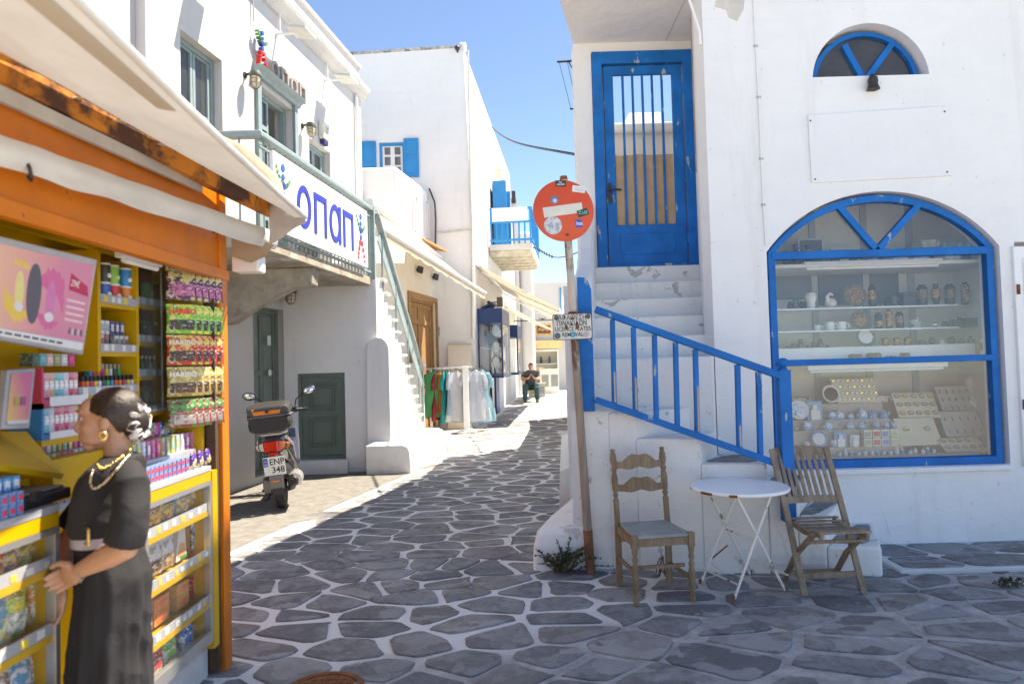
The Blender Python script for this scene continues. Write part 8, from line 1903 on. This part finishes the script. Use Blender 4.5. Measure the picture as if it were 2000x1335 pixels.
# snacks behind the glass of the lower displays
X = -1.68
def sn(px, X=X, py=1000): return yat(px, X, py)
for px, c, c2, c3, nm in ((296, (.35, .12, .40), (.72, .45, .08), (.7, .6, .2), 'purple and yellow'), (322, (.04, .04, .16), (.70, .48, .12), (.15, .2, .55), 'navy with golden puffs'), (354, (.06, .28, .60), (.72, .52, .16), (.1, .35, .7), 'clear blue with croissants'), (384, (.50, .32, .08), (.72, .5, .18), (.6, .45, .2), 'golden brown')):
    bag(X, sn(px), zR[0] + .001, .125, .165, .06, c, c2, '%s snack bag on the top shelf of the right display' % nm, 'snack bags on the right top shelf', R(-8), c3=c3, lean=R(-6))
for px, c, c2, nm in ((301, (.66, .65, .66), (.10, .06, .035), 'white packet with dark biscuits'), (326, (.66, .65, .64), (.50, .32, .16), 'white packet with pale biscuits'), (384, (.04, .05, .12), (.6, .6, .62), 'navy and white packet')):
    bag(X, sn(px, X, 1080), zR[1] + .001, .10, .16, .035, c, c2, '%s on the second shelf of the right display' % nm, 'biscuit packets on the second shelf', R(-6), 'biscuit_packet', 'biscuits', c3=(.6, .6, .62))
y = sn(354, X, 1080); t = goods('house_carton', 'white carton shaped like a house with an orange picture on the second shelf', 'carton', (X, y, zR[1]), None)
obj('carton', MB().prism([(X, y - .055, zR[1] + .001), (X, y + .055, zR[1] + .001), (X, y + .04, zR[1] + .16), (X, y - .02, zR[1] + .17)], (-.05, 0, 0)), paint((.68, .68, .66)), t); obj('picture', MB().prism([(X + .002, y - .035, zR[1] + .02), (X + .002, y + .045, zR[1] + .02), (X + .002, y + .03, zR[1] + .08), (X + .002, y - .015, zR[1] + .085)], (-.0015, 0, 0)), paint((.72, .35, .15)), t); obj('green_strip', MB().bx(X + .0005, X + .002, y - .01, y + .055, zR[1] + .004, zR[1] + .018), paint((.03, .3, .1)), t)
for r_ in range(2):
    for k, px in enumerate((316, 358)):
        pack(X, sn(px, X, 1180), zR[2] + .001 + r_ * .062, .135 if k == 0 else .12, .06, .10, (.70, .28, .03) if k == 0 else (.72, .38, .04), (.75, .15, .04), '%s biscuit carton, %s of the stack at the %s' % (['orange', 'amber'][k], ['lower', 'upper'][r_], ['left', 'right'][k]), 'orange biscuit cartons in the right display', 'biscuit_carton', 'carton')
for k, px in enumerate((382, 398)): pack(X, sn(px, X, 1180), zR[2] + .001, .045, .12, .10, (.55, .03, .03), (.7, .5, .2), 'tall red carton at the right end of the third shelf, %s' % ['next to the amber cartons', 'touching the yellow side panel'][k], 'red cartons in the right display', 'red_carton', 'carton')
pack(X, sn(294, X, 1200), zR[2] + .001, .03, .09, .08, (.08, .07, .06), (.5, .5, .48), 'narrow dark carton left of the orange biscuit cartons', None, 'dark_carton', 'carton')
for k in range(3): pack(X - .13, sn(318 + k * 30, X - .13, 1160), zR[2] + .001, .12, .13 + .02 * k, .06, [(.16, .09, .04), (.3, .2, .05), (.35, .04, .05)][k], (.5, .4, .3), '%s carton standing behind the orange biscuit cartons' % ['brown', 'ochre', 'dark red'][k], 'cartons behind the orange ones', 'biscuit_carton', 'carton')
for px, c, nm in ((298, (.62, .05, .05), 'red topped white'), (326, (.20, .52, .05), 'green topped white'), (361, (.04, .16, .5), 'blue topped white'), (390, (.22, .52, .06), 'lime topped white')):
    bag(X, sn(px, X, 1270), .175, .105, max(.19, zR[2] - .06 - .18), .06, (.66, .68, .66), (.68, .62, .5), '%s bread bag on the bottom shelf of the right display%s' % (nm, ' at the right' if px == 390 else ''), 'bread bags on the bottom shelf', R(-6), c3=c)
for px, c, c2, c3, nm, tx in ((8, (.06, .12, .45), (.72, .55, .2), (.6, .1, .1), 'blue', None), (34, (.08, .35, .06), (.65, .5, .12), (.55, .5, .1), 'green and yellow', None), (68, (.60, .035, .03), (.7, .45, .08), (.7, .1, .1), 'red', None), (-25, (.7, .5, .06), (.6, .1, .05), (.7, .6, .3), 'yellow', None)):
    bag(X, yat(px, X, 1060), zLs[0] + .001, .115, .155, .06, c, c2, '%s crisp bag on the top shelf of the left display' % nm, 'crisp bags on the left top shelf', R(-10), c3=c3, lean=R(-8))
for px, c, c2, c3, nm in ((-20, (.04, .25, .35), (.6, .6, .3), (.1, .3, .5), 'teal'), (22, (.04, .38, .07), (.66, .66, .62), (.65, .55, .05), 'bright green'), (72, (.62, .20, .03), (.70, .60, .48), (.6, .5, .1), 'orange')):
    bag(X, yat(px, X, 1190), zLs[1] + .001, .10, .195, .06, c, c2, 'tall %s snack bag on the middle shelf of the left display' % nm, 'tall snack bags on the left middle shelf', R(-10), c3=c3)
for px, c, c2, nm in ((-15, (.62, .6, .56), (.25, .15, .1), 'white and brown'), (28, (.66, .65, .62), (.1, .3, .5), 'white and blue'), (78, (.28, .2, .16), (.6, .55, .5), 'brown')):
    bag(X, yat(px, X, 1310), zLs[2] + .001, .12, .17, .06, c, c2, '%s bag on the lowest visible shelf of the left display' % nm, 'bags on the left lower shelf', R(-10))
# awning of the kiosk
ka = thing('kiosk_awning', 'worn white canvas awning sloping out from the orange kiosk on a rusty beam', 'awning', (-1.3, 2.2, 2.5))
I0, I1 = V((-1.68, .5, 2.60)), zx(527, 388, -1.45)
O1 = atY(597, 424, 3.62); Oa = atY(265, 92, 1.75); O0 = Oa + (Oa - O1) * .68
O0 = atY(165, 0, 1.42) + (atY(165, 0, 1.42) - O1) * .30
mb = MB(); nu, nv = 20, 8
for i in range(nu + 1):
    for j in range(nv + 1):
        u, v = i / nu, j / nv; p = I0.lerp(I1, u).lerp(O0.lerp(O1, u), v); p.z += -.035 * math.sin(PI * v) + .012 * math.sin(v * 9 + u * 4) * math.sin(PI * v) ; p.z -= .02 * math.sin(PI * u) * v; mb.v.append(p)
mb.f += [(i * (nv + 1) + j, i * (nv + 1) + j + 1, (i + 1) * (nv + 1) + j + 1, (i + 1) * (nv + 1) + j) for i in range(nu) for j in range(nv)]
obj('canopy', mb, M_canvas, ka, smooth=True)
hem = [O0.lerp(O1, k / 20) + V((0, 0, -.02 * math.sin(PI * k / 20))) for k in range(21)]
obj('hem', MB().tube(hem, .012, 8), M_canvas_end, ka, smooth=True)
obj('seam_strip', MB().loft([[I0.lerp(I1, u).lerp(O0.lerp(O1, u), v) + V((0, 0, -.035 * math.sin(PI * v) - .006 - .02 * math.sin(PI * u) * v)) for v in (.83, .92)] + [I0.lerp(I1, u).lerp(O0.lerp(O1, u), v) + V((0, 0, -.035 * math.sin(PI * v) - .003 - .02 * math.sin(PI * u) * v)) for v in (.92, .83)] for u in (0.0, .12, .24, .36, .44)]), M_seam, ka)
tip2 = atY(531, 484, 3.84)
fl = MB(); e0 = I1 + V((.0, .0, -.02)); e1 = O1; b0 = atY(526, 478, 3.86); 
n = 8; rg = []
for i in range(n + 1):
    u = i / n; top = e0.lerp(e1, u) + V((0, .03 * math.sin(PI * u), 0)); bot = b0.lerp(O1 + V((0, 0, -.03)), u) + V((0, .015 * math.sin(PI * u * 2), 0)); fl.v += [top, top.lerp(bot, .5) + V((0, -.02 * math.sin(PI * u), 0)), bot]
fl.f += [(i * 3 + k, i * 3 + k + 1, i * 3 + k + 4, i * 3 + k + 3) for i in range(n) for k in range(2)]
obj('end_flap', fl, M_canvas_end, ka, smooth=True)
obj('rusty_beam', MB().bar(zx(-60, 108, -1.62), zx(529, 409, -1.47), .05, .095), M_rusty, ka, bevel=.004)
obj('splintered_batten', MB().bar(zx(-60, 62, -1.61), zx(520, 384, -1.455), .03, .03), mat('splintered_wood', (.55, .38, .22), .8, var=.4, vs=8, col2=(.12, .06, .03), mask=(6, .5, .58)), ka)
obj('grey_strip', MB().bar(zx(-40, 165, -1.575), zx(392, 366, -1.555), .02, .05), mat('grey_strip', (.50, .48, .45), .6, var=.15), ka)
for k in range(5):
    q0 = zx(100 + k * 95, 188 + k * 47, -1.6 + .025 * k); obj('splinter', MB().prism([q0, q0 + V((.0, .16, .02)), q0 + V((.05, .10, .03))], (0, 0, .006)), mat('splint_%d' % k, (.60, .42, .27), .8), ka)
va = MB(); ns = 26; X0, X1 = -1.53, -1.43
for i in range(ns + 1):
    u = i / ns; px = -70 + 605 * u; yt = 240 + 190 * (px / 535) if px > 0 else 240 + 190 * px / 535; yb = 318 + 165 * (px / 535)
    xx = X0 + (X1 - X0) * u; T_, B_ = zx(px, yt + 22, xx), zx(px, yb + 6, xx)
    for k in range(7):
        w = k / 6; va.v.append(T_.lerp(B_, w) + V((.03 * math.sin(PI * w) + .005 * math.sin(i * 1.3 + w * 5), 0, .004 * math.sin(i * .9 + w * 3) * w)))
va.f += [(i * 7 + k, i * 7 + k + 1, (i + 1) * 7 + k + 1, (i + 1) * 7 + k) for i in range(ns) for k in range(6)]
obj('valance', va, M_canvas_end, ka, smooth=True)
for px, py in ((47, 338), (412, 446)):
    p = zx(px, py, -1.50 if px < 100 else -1.46); obj('hook', MB().tube([p + V((0, 0, .05)), p + V((.01, .01, .02)), p + V((.012, .015, -.01)), p + V((0, .03, -.015)), p + V((-.01, .03, .0))], .006, 6), M_iron, ka, smooth=True)
obj('canvas_roll', MB().tube([atY(400, 262, 4.6), atY(470, 305, 4.4), atY(525, 365, 4.2), atY(548, 408, 4.1)], [.04, .075, .085, .04], 12), M_tan, ka, smooth=True)
obj('canvas_end', MB().loft([[atY(x_, y_, Y) for x_, y_ in ((452, 455), (500, 462), (535, 478), (520, 500), (490, 513), (452, 500))] for Y in (3.95, 4.15)]), M_tan, ka, smooth=True)
obj('bracket_block', MB().prism([atY(452, 530, 3.98), atY(505, 530, 3.98), atY(505, 496, 3.98), atY(452, 490, 3.98)], (0, .12, 0)), M_whitep, ka, bevel=.01)
# ------------------------------------------------------------ woman at the kiosk
WYc = 2.45
wpt = lambda px, py, dy=0: atY(px, py, WYc + dy)
foot = wpt(222, 1500)
wo = thing('person', 'woman in a loose black dress with gold necklaces standing at the kiosk', 'person', (foot.x, WYc, 0))
M_skin2 = mat('tanned_skin', (.50, .265, .165), .45, var=.05, vs=14, spec=.45)
b = MB(); Ry = lambda a: Matrix.Rotation(R(a), 3, 'Y')
hc_ = wpt(212, 818)
MH = Matrix.Translation(hc_) @ Matrix.Rotation(R(13), 4, 'Z') @ Matrix.Rotation(R(-3), 4, 'Y') @ Matrix.Scale(.92, 4)
hd = lambda x, y, z: MH @ V((x, y, z))
q = MB()                                              # head in its own frame, facing -X
q.ell((.024, 0, .020), (.097, .073, .096), 20, 14).ell((-.030, 0, -.015), (.066, .060, .098), 18, 12).ell((-.068, 0, -.096), (.028, .028, .023), 12, 8)
q.ell((-.055, 0, .045), (.040, .056, .045), 14, 9).tube([(.03, s_ * .045, -.06) for s_ in (-1, 1)], .035, 10)
q.tube([(-.088, 0, .026), (-.100, 0, .002), (-.112, 0, -.020), (-.117, 0, -.030)], [.007, .009, .011, .012], 8).ell((-.105, 0, -.035), (.017, .0175, .0095), 10, 7)
q.ell((-.094, 0, -.057), (.0135, .024, .0085), 10, 7).ell((-.091, 0, -.072), (.013, .021, .009), 10, 7)
for s_ in (-1, 1):
    q.ell((-.055, s_ * .034, -.028), (.034, .026, .032), 10, 7).ell((-.084, s_ * .028, .036), (.015, .026, .008), 8, 5).ell((-.040, s_ * .040, -.065), (.045, .018, .028), 10, 7)
    q.ell((.008, s_ * .073, -.014), (.019, .010, .030), 10, 8, Matrix.Rotation(R(12), 3, 'Y')).ell((.004, s_ * .071, -.042), (.010, .007, .012), 8, 6)
q.xf(MH); b.add(q.v, q.f)
b.tube([hd(.025, 0, -.06), wpt(228, 880), wpt(238, 915)], [.047, .044, .055], 14)
b.ell(wpt(234, 932), (.06, .13, .035)).tube([wpt(232, 925), wpt(215, 985), wpt(205, 1045), wpt(222, 1120)], [.07, .07, .06, .085], 14)
for s, kx in ((-1, 10), (1, -4)):
    b.tube([wpt(221, 1130, s * .045), wpt(216, 1320, s * .055), wpt(218, 1560, s * .06), wpt(218, 1590, s * .06)], [.055, .050, .04, .04], 12)
    b.tube([wpt(228, 1590, s * .06), wpt(176, 1592, s * .07)], [.045, .035], 10)
# near arm: elbow back, forearm across to the other hand
sh1, el1, wr1 = wpt(252, 945, -.135), wpt(246, 1068, -.185), wpt(154, 1114, -.14)
b.tube([sh1, el1], [.046, .040], 12).ell(el1, .040).tube([el1, el1.lerp(wr1, .35), wr1], [.040, .041, .026], 12)
sh2, el2, wr2 = wpt(204, 945, .12), wpt(138, 1050, .11), wpt(120, 1140, -.04)
b.tube([sh2, el2], [.046, .039], 12).ell(el2, .039).tube([el2, el2.lerp(wr2, .35), wr2], [.039, .039, .026], 12)
def hand(w, d, side, spread, curl, pal=.085):
    d = d.normalized(); sd_ = (V(side) - d * V(side).dot(d)).normalized(); nn = d.cross(sd_)
    m = MB(); k = w + d * pal * .55
    m.ell(k, (1, 1, 1)); n0 = len(m.v)
    M = Matrix((d * (pal * .62), sd_ * .040, nn * .016)).transposed(); m.v = [M @ (v - k) + k for v in m.v]
    for i, ln in enumerate((.062, .070, .066, .052)):
        o_ = (i - 1.5) * .0185; r0 = w + d * pal * .95 + sd_ * o_; a = curl
        p1 = r0 + (d * math.cos(a) + nn * math.sin(a)) * ln * .45 + sd_ * o_ * spread; p2 = p1 + (d * math.cos(a * 2) + nn * math.sin(a * 2)) * ln * .32; p3 = p2 + (d * math.cos(a * 2.8) + nn * math.sin(a * 2.8)) * ln * .25
        m.tube([r0 - d * .03, r0, p1, p2, p3], [.0095, .0093, .0088, .008, .006], 8)
    t0 = w + d * pal * .25 + sd_ * -.03
    m.tube([t0, t0 + d * .03 - sd_ * .022 + nn * .008, t0 + d * .058 - sd_ * .026 + nn * .014, t0 + d * .075 - sd_ * .02 + nn * .018], [.014, .0115, .0105, .007], 8)
    return m
h1 = hand(wr1, wpt(108, 1136, -.08) - wr1, (0, .3, -1), .12, R(26)); h2 = hand(wr2, wpt(108, 1215, -.06) - wr2, (1, -.45, 0), .10, R(14))
b.add(h1.v, h1.f); b.add(h2.v, h2.f)
obj('body', remesh(b, .005, 3), M_skin2, wo, smooth=True, ang=85)
# hair: slicked back into a low bun
h = MB(); h.ell((.026, 0, .024), (.1025, .0805, .1005), 24, 16).ell((.085, 0, -.02), (.06, .06, .062), 14, 10).ell((.108, 0, -.024), (.038, .042, .043), 12, 8)
hm = remesh(h, .0055, 2)
M_hair2 = mat('brown_black_hair', (.022, .013, .009), .34, var=.5, vs=26, stretch=(.25, 6, 3), bump=.45, bs=30, spec=.5, col3=(.075, .042, .024), mask3=(9, .55, .8, .7), m3stretch=(.3, 4, 4))
line = [(-.2, .30), (-.097, .092), (-.070, .066), (-.039, .034), (.000, .014), (.030, -.012), (.050, -.060), (.075, -.088), (.3, -.13)]
def zmin(x):
    for (x0, z0), (x1, z1) in zip(line, line[1:]):
        if x0 <= x <= x1: return z0 + (z1 - z0) * (x - x0) / (x1 - x0)
    return 1
hm.f = [f_ for f_ in hm.f if (lambda c: c.z > zmin(c.x) + .0)(sum((hm.v[i] for i in f_), V()) / len(f_))]
hm.xf(MH); obj('hair', hm, M_hair2, wo, smooth=True, ang=85)
M_scr = mat('zebra_cloth', (.66, .62, .58), .8, var=.05, col2=(.05, .025, .025), mask=(34, .53, .55))
scb = hd(.110, 0, -.024)
obj('scrunchie', MB().tube([scb + V((.016 * math.sin(k * 3.1), (.046 * math.cos(k * 2 * PI / 22)) * (1 + .16 * math.sin(k * 2.3)), .052 * math.sin(k * 2 * PI / 22) * (1 + .16 * math.cos(k * 2.7)))) for k in range(22)], [.016 + .005 * math.sin(k * 2.9) for k in range(22)], 8, True), M_scr, wo, smooth=True, ang=80)
M_lip = paint((.38, .11, .09), .4)
def hobj(n, mb, m, par=None):
    o = obj(n, mb.xf(MH), m, par or wo, smooth=True); XF[o.name] = XF[wo.name]; return o
for s in (-1, 1):
    ey = hobj('eye', MB().ell((-.083, s * .030, .012), (.010, .014, .009), 12, 8), paint((.5, .47, .45), .2))
    hobj('iris', MB().ell((-.0925, s * .029, .011), (.0025, .0065, .0065), 10, 6), paint((.05, .028, .015), .2), ey)
    hobj('eyelid', MB().ell((-.083, s * .030, .0165), (.0115, .0155, .0068), 12, 8), M_skin2, ey)
    hobj('lash', MB().tube([(-.090, s * .016, .014), (-.0965, s * .028, .015), (-.084, s * .046, .011)], .0022, 5), M_black, ey)
    hobj('eyebrow', MB().tube([(-.0985, s * .012, .037), (-.098, s * .030, .043), (-.080, s * .050, .037)], [.003, .0036, .002], 6), Mhair)
    hobj('earring', MB().tube([V((.004, s * .083, -.058)) + V((.012 * math.cos(k * PI / 6), .0, .014 * math.sin(k * PI / 6))) for k in range(12)], [.0055] * 12, 6, True), M_gold)
lp_ = hobj('lips', MB().ell((-.0965, 0, -.0585), (.0125, .0205, .0058), 12, 7).ell((-.0945, 0, -.0705), (.0115, .0185, .0062), 12, 7), M_lip)
# dress
dr_ = MB(); rows_ = [(1462, 215, .132, .145), (1335, 214, .124, .138), (1200, 219, .120, .130), (1120, 221, .116, .124), (1075, 214, .100, .122), (1046, 206, .084, .112), (1030, 205, .090, .12), (990, 208, .098, .14), (955, 213, .094, .155), (925, 222, .084, .165), (905, 233, .070, .15), (893, 238, .060, .10), (886, 238, .052, .072)]
rg = []
for py, px, rx, ry in rows_:
    c0 = wpt(px, py); k_ = max(0, min(1, (py - 1040) / 250))
    rg.append([c0 + V((rx * math.cos(a) * (1 + .07 * k_ * math.sin(9 * a + py * .004) + .05 * k_ * math.sin(17 * a)), ry * math.sin(a) * (1 + .07 * k_ * math.sin(9 * a + py * .004) + .05 * k_ * math.sin(17 * a + 1)), 0)) for a in [2 * PI * j / 48 for j in range(48)]])
dr_.loft(rg)
dr_.tube([wpt(246, 918, -.11), wpt(256, 945, -.155), wpt(256, 1000, -.175), wpt(240, 1062, -.18)], [.052, .058, .058, .060], 18)
dr_.tube([wpt(222, 918, .11), wpt(200, 945, .15), wpt(172, 990, .15), wpt(150, 1030, .14)], [.055, .062, .062, .066], 18)
dm = remesh(dr_, .0075, 3)
for i, v in enumerate(dm.v):                            # creases in the cloth
    w_ = noise.noise(V((v.x * 9, v.y * 9, v.z * 4))) * .010 + (.5 - abs(noise.noise(V((v.x * 11 + v.z * 7, v.y * 11, v.z * 6 - v.x * 5))))) * .013 - .004
    c0 = wpt(218, 1100); d_ = V((v.x - c0.x, v.y - c0.y, 0)); d_ = d_.normalized() if d_.length > 1e-4 else V()
    bl = math.exp(-((v.z - wpt(0, 1028).z) / .05) ** 2) * .012
    dm.v[i] = v + d_ * (w_ + bl) + V((0, 0, -.5 * w_))
obj('dress', dm, mat('washed_black_cotton', (.015, .0135, .016), .85, var=.25, vs=5, bump=.25, bs=120), wo, smooth=True, ang=85)
bc = wpt(206, 1046)
be = obj('belt', MB().loft([[bc + V((k * .092 * math.cos(a) , k * .124 * math.sin(a), z)) for a in [2 * PI * j / 40 for j in range(40)]] for k, z in ((1.0, -.018), (1.04, -.016), (1.04, .016), (1.0, .018))], cap=False), mat('lilac_grey_belt', (.40, .37, .42), .45), wo, smooth=True); XF[be.name] = XF[wo.name]
from mathutils.bvhtree import BVHTree
bvh = BVHTree.FromPolygons([tuple(v) for v in dm.v], dm.f)
def on_dress(px, py, off=.006):
    d = ray(px, py).normalized(); hit = bvh.ray_cast(CAMLOC, d)
    return hit[0] - d * off if hit[0] else wpt(px, py, -.06)
bkc = on_dress(168, 1046, .012); ub = V((.72, -.69, 0))
obj('buckle', MB().tube([bkc + ub * (.030 * c_) + V((0, 0, .026 * s_)) for c_, s_ in ((-1, -1), (1, -1), (1, 1), (-1, 1))], .005, 6, True), M_gold, be, smooth=True)
def chain(pts, r, m, nm):
    P_ = [V(p) for p in pts]; out = []
    for i in range(len(P_) - 1):
        n_ = max(2, int((P_[i + 1] - P_[i]).length / (r * 1.6)))
        for k in range(n_): out.append(P_[i].lerp(P_[i + 1], k / n_))
    mb = MB()
    for i, p in enumerate(out): mb.ell(p, (r, r * .8, r * (1.2 if i % 2 else .8)), 7, 5)
    obj(nm, mb, m, wo, smooth=True)
chain([on_dress(253, 878)] + [on_dress(a, c_) for a, c_ in ((247, 884), (236, 893), (225, 901), (213, 909), (203, 914), (194, 914), (188, 906))] , .0058, M_gold, 'necklace')
chain([on_dress(a, c_) for a, c_ in ((257, 884), (247, 893), (238, 904), (228, 916), (216, 930), (203, 943), (190, 952), (181, 953), (176, 942), (178, 928), (183, 915))], .005, mat('pale_gold', (.75, .66, .5), .3, 1), 'necklace')
chain([wr1 + V((.03, -.0, .03)), wr1 + V((.02, -.034, .0)), wr1 + V((.012, -.01, -.034)), wr1 + V((.02, .03, 0)), wr1 + V((.03, 0, .03))], .003, M_silver, 'bracelet')
kp = wpt(121, 1182, -.02)
t = thing('key_ring', 'small shiny key ring held in the lower hand of the woman', 'keys', kp)
obj('ring', MB().tube([kp + V((.012 * math.cos(k * PI / 6), -.01, .012 * math.sin(k * PI / 6))) for k in range(12)], .0025, 5, True), M_chrome, t); obj('tag', MB().box(kp + V((.004, -.012, -.008)), (.018, .008, .026)), paint((.5, .45, .55)), t)
